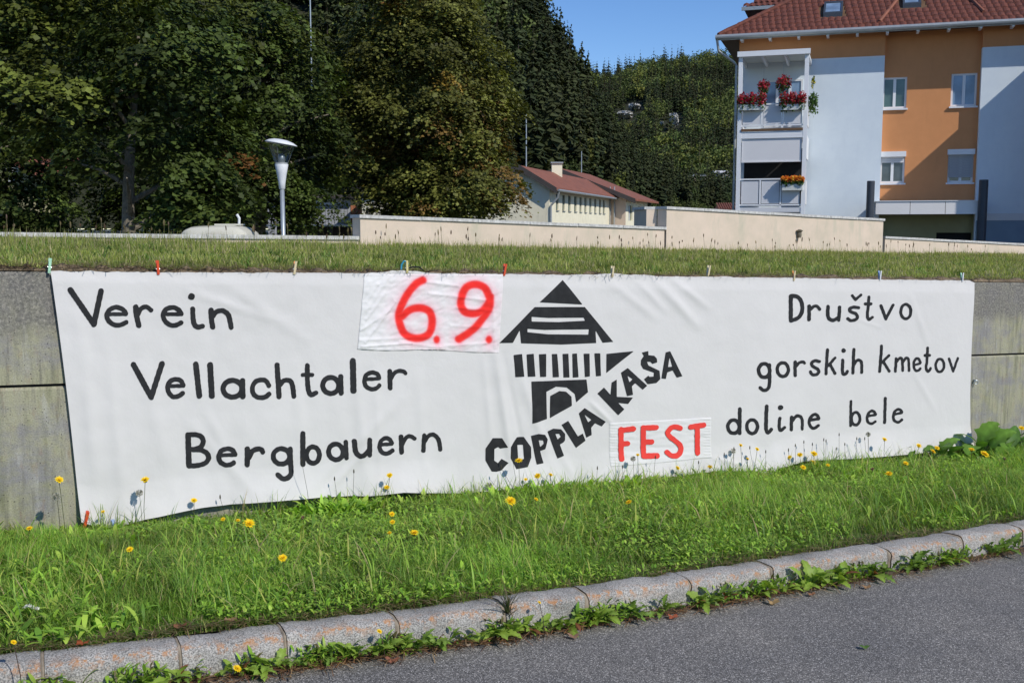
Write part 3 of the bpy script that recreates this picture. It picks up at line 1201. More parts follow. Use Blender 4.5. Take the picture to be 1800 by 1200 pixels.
word('black word Vellachtaler', [
    (R1, 50, (665, 798), (820, 1082)), (R1, 50, (917, 792), (820, 1082)),
    (R1, 42, (1105, 980), (1085, 942), (1040, 928), (990, 945), (966, 990), (978, 1045), (1015, 1080), (1062, 1075), (1100, 1050)), (R1, 34, (975, 987), (1108, 985)),
    (R1, 50, (1215, 797), (1245, 1073)), (R1, 52, (1340, 802), (1355, 1073)), (R1, 46, (1622, 938), (1625, 1080)),
    (R2, 42, (352, 382), (328, 342), (285, 332), (232, 352), (207, 410), (225, 465), (275, 487), (325, 478), (352, 455)),
    (R2, 46, (425, 202), (440, 478)), (R2, 42, (452, 375), (485, 338), (538, 340), (560, 388), (570, 475)),
    (R2, 42, (690, 207), (690, 340), (700, 430), (722, 462), (762, 445)), (R2, 36, (650, 288), (732, 288)),
    (R2, 44, (980, 302), (983, 447)), (R2, 52, (1086, 165), (1088, 425)),
    (R2, 38, (1312, 315), (1298, 280), (1250, 266), (1202, 288), (1185, 337), (1197, 385), (1240, 410), (1285, 404), (1314, 378)), (R2, 32, (1198, 326), (1312, 318)),
    (R2, 44, (1408, 257), (1410, 400)), (R2, 36, (1420, 315), (1450, 270), (1490, 253), (1525, 256), (1545, 272))],
    (), [(R1, 1535, 1010, 82, 73, 46), (R2, 893, 380, 70, 70, 44)])
word('black word Bergbauern', [
    (R3, 50, (147, 215), (155, 482)), (R3, 44, (150, 213), (215, 212), (262, 230), (278, 270), (262, 315), (215, 338), (165, 342)),
    (R3, 44, (190, 344), (255, 346), (308, 372), (326, 415), (300, 458), (240, 480), (158, 487)),
    (R3, 42, (556, 385), (535, 347), (490, 334), (432, 352), (411, 402), (427, 450), (470, 474), (515, 470), (543, 455)), (R3, 34, (425, 388), (556, 388)),
    (R3, 46, (662, 335), (660, 472)), (R3, 44, (678, 410), (705, 355), (750, 334), (785, 340), (794, 360)),
    (R3, 44, (1035, 335), (1038, 450), (1040, 540), (1012, 580), (965, 590), (925, 558)),
    (R3, 48, (1145, 200), (1145, 465)), (R3, 38, (1520, 272), (1524, 412)),
    (R3, 44, (1592, 265), (1600, 345), (1628, 388), (1668, 388), (1708, 350)), (R3, 44, (1722, 252), (1722, 382)),
    (R2, 38, (1420, 882), (1402, 850), (1365, 836), (1322, 860), (1307, 910), (1325, 955), (1365, 972), (1400, 962), (1424, 945)), (R2, 32, (1315, 893), (1418, 888)),
    (R2, 42, (1500, 825), (1505, 960)), (R2, 36, (1515, 888), (1542, 838), (1580, 820), (1622, 843)),
    (R2, 40, (1707, 817), (1700, 948)), (R2, 38, (1715, 862), (1750, 818), (1795, 812), (1832, 845), (1847, 895), (1852, 940))],
    (), [(R3, 958, 398, 72, 67, 44), (R3, 1235, 387, 56, 72, 42), (R3, 1433, 358, 62, 68, 42)])
word('black word Društvo', [
    (R4, 36, (430, 205), (428, 413)), (R4, 36, (430, 200), (470, 200), (510, 225), (530, 280), (524, 345), (490, 392), (430, 414)),
    (R4, 32, (592, 288), (590, 405)), (R4, 28, (600, 320), (635, 288), (665, 293), (684, 316)),
    (R4, 32, (757, 292), (754, 350), (765, 395), (800, 412), (842, 392)), (R4, 30, (858, 297), (852, 410)),
    (R4, 28, (1022, 302), (982, 296), (945, 312), (952, 335), (995, 352), (1013, 380), (1000, 405), (960, 414), (930, 398)),
    (R4, 24, (968, 195), (995, 232)), (R4, 24, (995, 232), (1042, 190)),
    (R4, 26, (1112, 207), (1106, 300), (1100, 370), (1112, 405), (1143, 385)), (R4, 28, (1082, 268), (1130, 268)),
    (R4, 28, (1218, 285), (1262, 398)), (R4, 26, (1323, 277), (1262, 398))],
    (), [(R4, 1436, 335, 44, 63, 26)])
word('black word gorskih', [
    (R4, 30, (235, 800), (236, 900), (232, 975), (213, 1015), (180, 1022), (154, 1000)),
    (R4, 30, (465, 777), (462, 893)), (R4, 26, (475, 812), (500, 782), (535, 775), (548, 786)),
    (R4, 28, (680, 772), (640, 766), (610, 788), (622, 815), (660, 835), (675, 862), (655, 886), (615, 885), (600, 862)),
    (R4, 28, (752, 670), (740, 880)), (R4, 25, (820, 742), (762, 808)), (R4, 26, (775, 792), (820, 878)),
    (R4, 28, (888, 762), (885, 850), (892, 883), (915, 880), (928, 860)),
    (R4, 28, (985, 667), (978, 873)), (R4, 26, (990, 795), (1015, 763), (1045, 766), (1056, 800), (1055, 870))],
    [(R4, 895, 677, 20)], [(R4, 190, 850, 48, 60, 32), (R4, 354, 842, 50, 60, 30)])
word('black word kmetov', [
    (R4, 26, (1228, 637), (1215, 860)), (R4, 24, (1292, 720), (1235, 782)), (R4, 24, (1247, 778), (1298, 858)),
    (R4, 24, (1355, 747), (1350, 858)), (R4, 23, (1360, 775), (1385, 742), (1406, 755), (1412, 853)), (R4, 23, (1415, 775), (1440, 742), (1463, 755), (1467, 853)),
    (R4, 23, (1567, 783), (1553, 750), (1530, 747), (1512, 777), (1512, 830), (1530, 853), (1553, 850), (1567, 835)), (R4, 20, (1517, 802), (1566, 790)),
    (R4, 24, (1630, 654), (1625, 760), (1618, 830), (1636, 860), (1658, 833)), (R4, 26, (1608, 720), (1647, 718)),
    (R6, 22, (1120, 747), (1158, 858)), (R6, 22, (1198, 744), (1158, 858))],
    (), [(R4, 1740, 807, 36, 57, 23)])
word('black word doline', [
    (R5, 32, (275, 287), (270, 498)), (R5, 32, (507, 262), (500, 390), (500, 465), (517, 492), (543, 463)),
    (R5, 28, (620, 365), (612, 440), (625, 473), (658, 447)),
    (R5, 30, (722, 357), (718, 466)), (R5, 28, (730, 385), (768, 347), (803, 352), (820, 390), (820, 460)),
    (R5, 28, (974, 368), (958, 342), (930, 336), (895, 365), (885, 410), (905, 447), (935, 454), (968, 432)), (R5, 26, (890, 386), (972, 373))],
    [(R5, 627, 273, 23)], [(R5, 219, 440, 50, 58, 32), (R5, 380, 440, 47, 60, 30)])
word('black word bele', [
    (R5, 24, (1262, 222), (1258, 435)),
    (R5, 24, (1482, 335), (1465, 310), (1440, 307), (1412, 335), (1406, 380), (1420, 410), (1450, 417), (1477, 400)), (R5, 22, (1410, 352), (1480, 340)),
    (R5, 26, (1565, 194), (1560, 410)),
    (R5, 24, (1708, 317), (1693, 294), (1665, 296), (1640, 325), (1636, 370), (1650, 397), (1680, 404), (1707, 382)), (R5, 22, (1640, 336), (1707, 323))],
    (), [(R5, 1305, 374, 38, 56, 26)])
fl = paint('lettering', M['red_paint'], [(R7(*p), w / 5) for w, *p in (
    (44, (435, 465), (432, 722)), (46, (440, 472), (540, 458)), (44, (440, 590), (490, 587)),
    (44, (625, 450), (625, 695)), (46, (625, 450), (735, 446)), (46, (630, 573), (695, 572)), (48, (625, 695), (735, 690)),
    (44, (945, 452), (905, 440), (865, 450), (835, 490), (850, 522), (900, 562), (942, 602), (945, 650), (910, 688), (860, 688), (825, 660)),
    (46, (1038, 442), (1150, 425)), (44, (1097, 440), (1095, 668)))], eps=0.0105, lab='red word FEST')

# emblem: a mountain hut, cut from black
emb = paint('emblem_gable', M['black_paint'], polys=[E1((1090, 88), (1350, 410), (780, 380))], lab='black gable of the hut emblem')
paint('emblem_roof', M['black_paint'], polys=[E1((718, 442), (1380, 442), (1760, 900), (1618, 912), (1522, 745), (1532, 915), (1080, 935), (540, 918), (522, 745), (432, 912), (255, 915))],
      holes=[E1((678, 570), (900, 585), (1365, 582), (1385, 622), (1040, 640), (680, 632)), E1((625, 728), (850, 742), (1435, 735), (1428, 805), (900, 800), (625, 772))],
      lab='black striped roof of the hut emblem')
for bar in ([(142, 172), (255, 158), (282, 455), (165, 462)], [(315, 165), (408, 155), (432, 455), (330, 458)], [(475, 162), (573, 157), (572, 458), (493, 460)],
            [(648, 160), (720, 157), (745, 463), (660, 465)], [(790, 158), (868, 155), (885, 467), (805, 470)], [(920, 156), (982, 152), (1005, 465), (928, 470)],
            [(1070, 156), (1147, 154), (1155, 455), (1088, 463)], [(1210, 150), (1287, 150), (1300, 448), (1235, 453)]):
    paint('emblem_bar', M['black_paint'], polys=[E2(*bar)])
paint('emblem_triangle', M['black_paint'], polys=[E2((1368, 158), (1730, 122), (1370, 410))])
paint('emblem_base', M['black_paint'], polys=[E2((377, 520), (1110, 495), (1132, 662), (975, 795), (955, 685), (850, 600), (705, 588), (575, 655), (585, 1012), (385, 1072))])
paint('emblem_arch', M['black_paint'], polys=[E2((628, 710), (750, 645), (840, 655), (912, 720), (917, 840), (625, 1002))])
paint('lettering', M['black_paint'], polys=[
    E3((162, 510), (290, 512), (360, 632), (265, 650), (240, 628), (188, 655), (185, 805), (232, 838), (282, 782), (367, 833), (275, 930), (205, 948), (145, 945), (72, 805), (75, 650)),
    E3((485, 500), (575, 495), (670, 630), (672, 765), (620, 888), (462, 912), (392, 770), (397, 625)),
    E3((670, 482), (768, 455), (855, 468), (893, 530), (855, 655), (790, 680), (832, 838), (740, 857)),
    E3((890, 425), (968, 390), (1075, 398), (1130, 460), (1128, 545), (1110, 570), (1060, 600), (1112, 745), (1025, 782)),
    E3((1080, 340), (1168, 287), (1300, 493), (1365, 455), (1402, 550), (1275, 645)),
    E3((1387, 120), (1665, 300), (1612, 363), (1525, 320), (1475, 380), (1482, 475), (1412, 510), (1312, 190))],
    holes=[E3((490, 600), (568, 600), (580, 785), (500, 790)), E3((768, 538), (823, 540), (832, 580), (788, 628)), E3((1000, 460), (1050, 458), (1072, 495), (1030, 532)), E3((1385, 205), (1477, 275), (1435, 308))],
    lab='black cut-out word COPPLA climbing to the right')
paint('lettering', M['black_paint'], polys=[
    E4((440, 600), (525, 695), (540, 535), (607, 495), (607, 722), (815, 730), (752, 815), (625, 802), (703, 885), (625, 965), (355, 680)),
    E4((750, 343), (1000, 575), (940, 628), (843, 542), (800, 585), (815, 695), (738, 712), (662, 405)),
    E4((932, 140), (1018, 120), (1020, 175), (1095, 182), (1130, 220), (1135, 270), (1070, 290), (1045, 262), (1000, 262), (1020, 310), (1165, 380), (1173, 490), (1120, 540), (1005, 555), (958, 490), (1018, 442), (1030, 458), (1085, 455), (1090, 405), (950, 355), (920, 300), (922, 240), (958, 185)),
    E4((1245, 138), (1303, 122), (1463, 450), (1390, 470), (1335, 375), (1265, 400), (1245, 487), (1187, 480))],
    holes=[E4((745, 445), (810, 490), (770, 530)), E4((1295, 200), (1328, 325), (1275, 330))],
    lab='black cut-out word KAŠA climbing to the right')


# ------------------------------------------------------------------ clothes pegs
def clothes_peg(pos, label, mat_a, mat_b, tilt=0.0, size=1.0, yaw=0.0, flip=False):
    root = thing('clothes_peg', label, 'clothes peg', pos, 'clothes pegs holding the banner')
    L = 0.072 * size
    R = Matrix.Rotation(tilt, 4, Vector(WN)) @ Matrix.Rotation(math.atan2(WD[1], WD[0]) + yaw, 4, 'Z')
    if flip:
        R = R @ Matrix.Rotation(math.pi, 4, 'X')
    for side, mt in ((-1, mat_a), (1, mat_b)):
        m = MB()
        pr = [(-0.022, 0.0015, 0.0045), (-0.010, 0.003, 0.006), (0.008, 0.0035, 0.0065), (0.030, 0.006, 0.0058), (0.050, 0.0095, 0.005)]
        n = len(pr)
        V = []
        for z, y0, th in pr:
            for x, y in ((-0.006, y0), (0.006, y0), (0.006, y0 + th), (-0.006, y0 + th)):
                V.append(tuple(R @ (Vector((x, y * side, z)) * size)))
        F = []
        for i in range(n - 1):
            for q in range(4):
                a, b = i * 4 + q, i * 4 + (q + 1) % 4
                F.append((a, b, b + 4, a + 4) if side > 0 else (a, a + 4, b + 4, b))
        F.append((0, 3, 2, 1))
        F.append(tuple((n - 1) * 4 + q for q in range(4)))
        obj('jaw', V, F, mt, root, local=True)
    m = MB()
    m.tube([R @ (Vector((x, 0, 0.006)) * size) for x in (-0.009, -0.003, 0.003, 0.009)], 0.0048 * size, 8)
    obj('spring', m.v, m.f, M['steel'], root, local=True)
    return root


pg = {'green': peg_mat('peg_green', (0.45, 0.75, 0.52)), 'red': peg_mat('peg_red', (0.72, 0.085, 0.03)), 'cream': peg_mat('peg_cream', (0.70, 0.58, 0.36)),
      'yellow': peg_mat('peg_yellow', (0.72, 0.62, 0.28)), 'white': peg_mat('peg_white', (0.75, 0.75, 0.78)), 'blue': peg_mat('peg_blue', (0.30, 0.42, 0.70)), 'pale': peg_mat('peg_pale', (0.68, 0.72, 0.62)),
      'orange': peg_mat('peg_orange', (0.72, 0.30, 0.08))}
for px, py, a, b, tl, lab in (
        (86, 473, 'green', 'green', -0.12, 'pale green clothes peg on the top left corner of the banner'),
        (276, 476, 'red', 'red', 0.05, 'orange red clothes peg on the top edge above the word Verein'),
        (515, 476, 'cream', 'orange', -0.15, 'wooden coloured clothes peg with an orange tip, left of the red date patch'),
        (712, 474, 'yellow', 'yellow', 0.05, 'yellow clothes peg on the top edge above the sprayed six'),
        (883, 479, 'red', 'red', -0.15, 'red clothes peg on the top edge at the right corner of the date patch'),
        (1073, 482, 'cream', 'cream', -0.05, 'cream clothes peg on the top edge right of the hut gable'),
        (1241, 480, 'cream', 'cream', -0.15, 'cream clothes peg midway between the hut emblem and the word Društvo'),
        (1392, 489, 'cream', 'orange', 0.0, 'short brownish clothes peg above the letter D of Društvo'),
        (1542, 488, 'white', 'blue', 0.0, 'white and blue clothes peg on the top edge above the letters tv'),
        (1687, 491, 'white', 'green', 0.05, 'white clothes peg next to the top right corner of the banner')):
    clothes_peg(cloth_pt(px, py, 0.0) + np.array([0, 0, 0.004]), lab, pg[a], pg[b], tl, 1.12)
for px, py, a, b, tl, lab, s in (
        (147, 914, 'red', 'red', -0.25, 'red clothes peg at the bottom left corner of the banner', 1.25),
        (197, 919, 'blue', 'blue', 0.12, 'pale blue clothes peg on the bottom edge beside the bottom left corner', 1.25),
        (813, 865, 'pale', 'pale', 0.0, 'pale clothes peg on the bottom edge left of the word COPPLA', 1.1),
        (1017, 862, 'red', 'red', 0.0, 'red clothes peg pulling the bottom edge down right of COPPLA', 1.1),
        (1187, 836, 'white', 'blue', 0.03, 'white and blue clothes peg on the bottom edge below the word FEST', 1.2),
        (1337, 836, 'white', 'pale', 0.0, 'whitish clothes peg on the bottom edge below the word doline', 1.2)):
    clothes_peg(cloth_pt(px, py - 2, 0.004), lab, pg[a], pg[b], tl, s, flip=(a != 'red' or px > 200))
# blue cord and dark strap beside the yellow peg
c0 = cloth_pt(704, 474)
m = MB()
m.tube([c0 + np.array([x, 0.02, z]) for x, z in ((-0.008, 0.0), (-0.006, 0.03), (0.01, 0.055), (0.03, 0.05), (0.035, 0.035))], 0.006, 6)
tag(m.build('cord', peg_mat('cord_blue', (0.05, 0.35, 0.5)), loc=c0), 'turquoise cord end beside the yellow peg on the wall top', 'cord')
c0 = cloth_pt(728, 475)
m = MB()
m.tube([c0 + np.array([x, 0.02 + x * .4, z]) for x, z in ((-0.06, 0.012), (-0.02, 0.022), (0.02, 0.020), (0.05, -0.005))], [0.005, 0.006, 0.006, 0.004], 6)
tag(m.build('strap', M['dark'], loc=c0), 'short dark strap lying on the wall top right of the yellow peg', 'strap')


# ================================================================== buildings
class Frame:
    """A facade's own axes: s along it, o out of it, z up."""

    def __init__(s, px, py, Y, r, out_left=False):
        s.P = at_depth(px, py, Y)
        s.P[2] = 0
        s.r = np.array([r[0], r[1], 0.0]) / math.hypot(*r)
        s.n = np.array([s.r[1], -s.r[0], 0.0])

    def w(s, a, o, z):
        return s.P + s.r * a + s.n * o + np.array([0, 0, z])

    def px(s, x, y, o=0.0):
        """picture position -> (s, z) on the plane o in front of the facade"""
        q = at_plane(x, y, s.P + s.n * o, s.n) - s.P
        return float(np.dot(q, s.r)), float(q[2])

    def box(s, m, a0, a1, o0, o1, z0, z1):
        return m.hexa([s.w(a0, o1, z0), s.w(a1, o1, z0), s.w(a1, o0, z0), s.w(a0, o0, z0), s.w(a0, o1, z1), s.w(a1, o1, z1), s.w(a1, o0, z1), s.w(a0, o0, z1)])


def fbox(F, name, mat, parent, a0, a1, o0, o1, z0, z1):
    m = MB()
    F.box(m, a0, a1, o0, o1, z0, z1)
    return m.build(name, mat, parent)


def wall_with_holes(F, name, mat, parent, a0, a1, z0, z1, o0, o1, holes):
    """slab from o0 (back) to o1 (front) with window openings left free"""
    xs = sorted(set([a0, a1] + [h[0] for h in holes] + [h[1] for h in holes]))
    zs = sorted(set([z0, z1] + [h[2] for h in holes] + [h[3] for h in holes]))
    m = MB()
    for i in range(len(xs) - 1):
        for j in range(len(zs) - 1):
            cx, cz = (xs[i] + xs[i + 1]) / 2, (zs[j] + zs[j + 1]) / 2
            if any(h[0] < cx < h[1] and h[2] < cz < h[3] for h in holes):
                continue
            F.box(m, xs[i], xs[i + 1], o0, o1, zs[j], zs[j + 1])
    return m.build(name, mat, parent)


def window(F, parent, a0, a1, z0, z1, o, fw=0.07, leaves=2, glass='glass', shutter=0.0, sill=True, box=False, label=None, back=True):
    """frame set in the opening with its panes, sill and roller shutter"""
    m = MB()
    F.box(m, a0, a1, o - 0.06, o, z0, z0 + fw)
    F.box(m, a0, a1, o - 0.06, o, z1 - fw, z1)
    F.box(m, a0, a0 + fw, o - 0.06, o, z0 + fw, z1 - fw)
    F.box(m, a1 - fw, a1, o - 0.06, o, z0 + fw, z1 - fw)
    for k in range(1, leaves):
        c = a0 + (a1 - a0) * k / leaves
        F.box(m, c - fw * 0.7, c + fw * 0.7, o - 0.06, o + 0.004, z0 + fw, z1 - fw)
    w = m.build('window', M['white_frame'], parent)
    if label:
        w['label'] = label
    for k in range(leaves):
        c0 = a0 + (a1 - a0) * k / leaves + (fw if k == 0 else fw * 0.7)
        c1 = a0 + (a1 - a0) * (k + 1) / leaves - (fw if k == leaves - 1 else fw * 0.7)
        fbox(F, 'pane', M[glass], w, c0, c1, o - 0.045, o - 0.035, z0 + fw, z1 - fw)
    if sill:
        fbox(F, 'sill', M['white_frame'], w, a0 - 0.05, a1 + 0.05, o - 0.05, o + 0.13, z0 - 0.06, z0 - 0.002)
    if box:
        fbox(F, 'shutter_box', M['white_frame'], w, a0 - 0.03, a1 + 0.03, o + 0.002, o + 0.16, z1 - 0.02, z1 + 0.17)
    if shutter > 0:
        n = max(3, int(shutter * (z1 - z0) / 0.055))
        mm = MB()
        for k in range(n):
            za = z1 - 0.02 - (k + 1) * shutter * (z1 - z0) / n
            F.box(mm, a0 + 0.03, a1 - 0.03, o + 0.02, o + 0.035 + 0.004 * (k % 2), za + 0.004, za + shutter * (z1 - z0) / n)
        mm.build('roller_shutter', M['shutter'] if shutter > 0.5 else M['blind'], w)
    return w


# ---- apartment building at the right
AB = Frame(1548, 300, 39.0, (0.952, -0.306))
ab = thing('apartment_building', 'pale blue and orange apartment building with red tiled roof and glazed balcony tower', 'building', AB.w(0, 0, 0))
# main levels on the facade
sL, _ = AB.px(1297, 200)
sR1 = 0.0
sB2, _ = AB.px(1722, 200)
sEnd = sB2 + 14.0
zt1 = AB.px(1480, 104)[1]
zt2 = AB.px(1760, 82)[1]
z_eave = AB.px(1551, 49, 0.65)[1]
zb_ = -1.5
RB = -0.35                                     # the orange recess lies back
# left block
bwin = [AB.px(1345, 175), AB.px(1410, 130)]
wall_with_holes(AB, 'blue_wall', M['grey_render'], ab, sL, sR1, zb_, zt1, -0.35, 0.0, [])
fbox(AB, 'attic_band', M['orange_render'], ab, sL, sR1, -0.35, -0.03, zt1, z_eave + 0.05)
fbox(AB, 'attic_trim', M['white_frame'], ab, sL - 0.002, sR1 + 0.002, -0.028, 0.012, zt1 + 0.001, zt1 + 0.05)
# recess with its four windows
def rpx(x0, y0, x1, y1, o=RB):
    a0, z1a = AB.px(x0, y0, o)
    a1, _z = AB.px(x1, y0, o)
    _, z0a = AB.px((x0 + x1) / 2, y1, o)
    _, z1b = AB.px((x0 + x1) / 2, y0, o)
    return a0, a1, z0a, z1b


w1 = rpx(1552, 136, 1595, 191)
w2 = rpx(1673, 129, 1718.5, 187)
w3 = rpx(1547.5, 275, 1591, 322)
w4 = rpx(1667, 271, 1712, 321)
z_can = AB.px(1630, 377, 1.3)[1]
z_green = AB.px(1630, 366, RB)[1]
zr_top = z_eave + 0.05
wall_with_holes(AB, 'recess_wall', M['orange_render'], ab, sR1 + 0.002, sB2 - 0.002, z_green, zr_top, RB - 0.35, RB, [w1, w2, w3, w4])
dr = rpx(1646, 409, 1708, 470)
wall_with_holes(AB, 'entrance_wall', M['olive_render'], ab, sR1 + 0.002, sB2 - 0.002, zb_, z_green - 0.002, RB - 0.35, RB - 0.01, [(dr[0], dr[1], zb_, dr[3])])
fbox(AB, 'entrance_door', M['dark'], ab, dr[0], dr[1], RB - 0.3, RB - 0.2, zb_, dr[3])
window(AB, ab, *w1, RB - 0.05, glass='glass_green', label='upper left window with greenish panes')
window(AB, ab, *w2, RB - 0.05, glass='glass_blue', label='upper right window with pale curtains')
window(AB, ab, *w3, RB - 0.05, box=True, shutter=0.22, label='lower left window with the roller shutter slightly down')
window(AB, ab, *w4, RB - 0.05, box=True, shutter=0.80, label='lower right window with the roller shutter nearly closed')
for w_, gl in ((w1, 'dark'), (w2, 'dark'), (w3, 'dark'), (w4, 'dark')):
    fbox(AB, 'room', M[gl], ab, w_[0] - 0.1, w_[1] + 0.1, RB - 1.2, RB - 0.36, w_[2] - 0.1, w_[3] + 0.1)
# right block
fbox(AB, 'blue_wall', M['grey_render'], ab, sB2, sEnd, -0.7, 0.0, zb_, zt2)
fbox(AB, 'attic_band', M['orange_render'], ab, sB2, sEnd, -0.7, -0.03, zt2, z_eave + 0.05)
zb0, zb1 = AB.px(1770, 387.5)[1], AB.px(1770, 375)[1]
fbox(AB, 'plinth_band', M['grey_panel'], ab, AB.px(1733, 380)[0], sEnd, -0.1, 0.03, zb0, zb1)
fbox(AB, 'plinth', simple('plinth_blue', (0.22, 0.30, 0.38), (0.19, 0.26, 0.34), 2, 0.85), ab, sB2 + 0.05, sEnd, -0.1, 0.015, zb_, zb0)
# side and rear of the house
fbox(AB, 'rear_block', M['grey_render'], ab, sL, sEnd, -10.0, -0.72, zb_, z_eave)
# projecting wing further right, outside the picture: it throws the slanting shadow
sW = AB.px(1852, 90)[0]
fbox(AB, 'side_wing', M['orange_render'], ab, sW + 0.75, sW + 8, 0.02, (sW + 0.70) / 1.87, zb_, z_eave - 0.05)
zw = AB.px(1800, 131)[1]
# canopy
c0, c1 = AB.px(1539, 365, 1.3)[0], AB.px(1725, 365, 1.3)[0]
zc0, zc1 = AB.px(1630, 376.5, 1.3)[1], AB.px(1630, 354, 1.3)[1]
can = fbox(AB, 'canopy', M['soffit'], ab, c0 + 0.03, c1 - 0.03, RB - 0.0, 1.26, zc0 + 0.03, zc1 - 0.05)
for k in range(3):
    fbox(AB, 'fascia_panel', M['fascia'], can, c0 + (c1 - c0) * k / 3 + 0.008, c0 + (c1 - c0) * (k + 1) / 3 - 0.008, 1.262, 1.30, zc0, zc1)
fbox(AB, 'drip_edge', M['white_frame'], can, c0 - 0.02, c1 + 0.02, RB + 0.01, 1.33, zc1 + 0.002, zc1 + 0.03)
for x, top in ((1531, 318), (1729.5, 316)):
    q0 = AB.px(x, top, 1.42)
    b_ = AB.w(q0[0], 1.42, 0)
    r_ = 0.135 if x < 1600 else 0.15
    m = MB()
    m.lathe((b_[0], b_[1], 0), [(r_, zb_), (r_, q0[1] - 0.02), (r_ * 0.92, q0[1])], 18)
    m.build('entrance_column', M['dark_metal'], ab, smooth=False)

# ---- roof: hipped at the left, tiles laid one by one in rows
tan_r = math.tan(math.radians(33))
OV = 0.65
sHL = AB.px(1263, 58, OV)[0]
sHR = sEnd


def roof_pt(a, d, lift=0.0):
    """a along the eave, d up the slope measured in plan"""
    return AB.w(a, OV - d, z_eave + d * tan_r + lift)


rise = 6.6
m = MB()
m.add([roof_pt(sHL, 0), roof_pt(sHR, 0), roof_pt(sHR, rise), roof_pt(sHL + rise, rise)], [(0, 1, 2, 3)])
m.add([roof_pt(sHL, 0), roof_pt(sHL + rise, rise), AB.w(sHL + rise, OV - 2 * 6.0, z_eave + rise * tan_r), AB.w(sHL, OV - 12.0 - rise + 1, z_eave)], [(0, 1, 2, 3)])
m.add([AB.w(sHL, OV, z_eave - 0.02), AB.w(sHR, OV, z_eave - 0.02), AB.w(sHR, -8, z_eave - 0.02), AB.w(sHL, -8, z_eave - 0.02)], [(0, 3, 2, 1)])
roof = m.build('roof', M['soffit'], ab)
# skylights on the slope
def roof_px(x, y):
    nrm = np.array([*(AB.n[:2] * tan_r), 1.0])
    q = at_plane(x, y, AB.w(0, OV, z_eave), nrm / np.linalg.norm(nrm))
    d = q - AB.w(0, OV, z_eave)
    return float(np.dot(d, AB.r)), -float(np.dot(d, AB.n))


SKY = []
for (x0, y0, x1, y1) in ((1449, 11, 1482, 30), (1586, -6, 1618, 14)):
    a0, d1 = roof_px(x0, y0)
    a1, _ = roof_px(x1, y0)
    _, d0 = roof_px((x0 + x1) / 2, y1)
    SKY.append((a0, a1, d0, d1))
    m = MB()
    def slab_r(m, a0, a1, d0, d1, h0, h1):
        m.hexa([roof_pt(a0, d0, h0), roof_pt(a1, d0, h0), roof_pt(a1, d1, h0), roof_pt(a0, d1, h0), roof_pt(a0, d0, h1), roof_pt(a1, d0, h1), roof_pt(a1, d1, h1), roof_pt(a0, d1, h1)])
    slab_r(m, a0, a1, d0, d0 + 0.08, 0.0, 0.16)
    slab_r(m, a0, a1, d1 - 0.08, d1, 0.0, 0.16)
    slab_r(m, a0, a0 + 0.07, d0 + .08, d1 - .08, 0.0, 0.16)
    slab_r(m, a1 - 0.07, a1, d0 + .08, d1 - .08, 0.0, 0.16)
    w_ = m.build('skylight', M['dark_metal'], ab)
    m = MB()
    slab_r(m, a0 + 0.07, a1 - 0.07, d0 + 0.08, d1 - 0.08, 0.10, 0.12)
    m.build('pane', M['glass_blue'], w_)
tw, tl = 0.235, 0.31
V, Fc, n_t = [], [], 0
row = 0
d = -0.04
while d < rise - 0.2:
    a = max(sHL + d, sHL) + (0.0 if row % 2 == 0 else tw / 2)
    while a < min(sHR, sB2 + 4.6):
        if not any(s0 - tw * .9 < a < s1 - 0.02 and e0 - tl * .6 < d < e1 for s0, s1, e0, e1 in SKY):
            j = random.uniform(-0.008, 0.008)
            b = len(V)
            for (dd, hh) in ((0.0, 0.062), (tl + 0.03, 0.032)):
                for k, (xx, cu) in enumerate(((0.0, -0.02), (0.05, 0.012), (tw * 0.5, 0.028), (tw - 0.05, 0.012), (tw, -0.02))):
                    V.append(roof_pt(a + xx, d + dd + j, hh + cu + j))
            for k, (xx, cu) in enumerate(((0.0, -0.05), (0.05, -0.035), (tw * 0.5, -0.02), (tw - 0.05, -0.035), (tw, -0.05))):
                V.append(roof_pt(a + xx, d + j, 0.05 + cu))
            for k in range(4):
                Fc.append((b + k, b + k + 1, b + 6 + k, b + 5 + k))
                Fc.append((b + 10 + k, b + 11 + k, b + k + 1, b + k))
            n_t += 1
        a += tw
    d += tl
    row += 1
Vn = np.array(V)
o = obj('roof_tiles', V, Fc, M['tile'], roof)
o['kind'] = 'stuff'
# hip ridge caps and the two pale seams running up the slope
m = MB()
hp = [roof_pt(sHL + t, t, 0.06) for t in np.linspace(0, rise, 22)]
m.tube(hp, [0.10 if k % 2 else 0.085 for k in range(22)], 8)
m.build('hip_tiles', M['tile'], ab)
for (xa, ya, xb, yb) in ((1546, 42, 1580, 0), (1729, 25, 1704, 0)):
    p0, p1 = roof_px(xa, ya), roof_px(xb, yb)
    m = MB()
    m.tube([roof_pt(p0[0] + (p1[0] - p0[0]) * t, p0[1] + (p1[1] - p0[1]) * t, 0.085) for t in np.linspace(0.0, 1.3, 12)], [0.07 if k % 2 else 0.058 for k in range(12)], 6)
    m.build('ridge_seam', M['tile_bright'], ab)
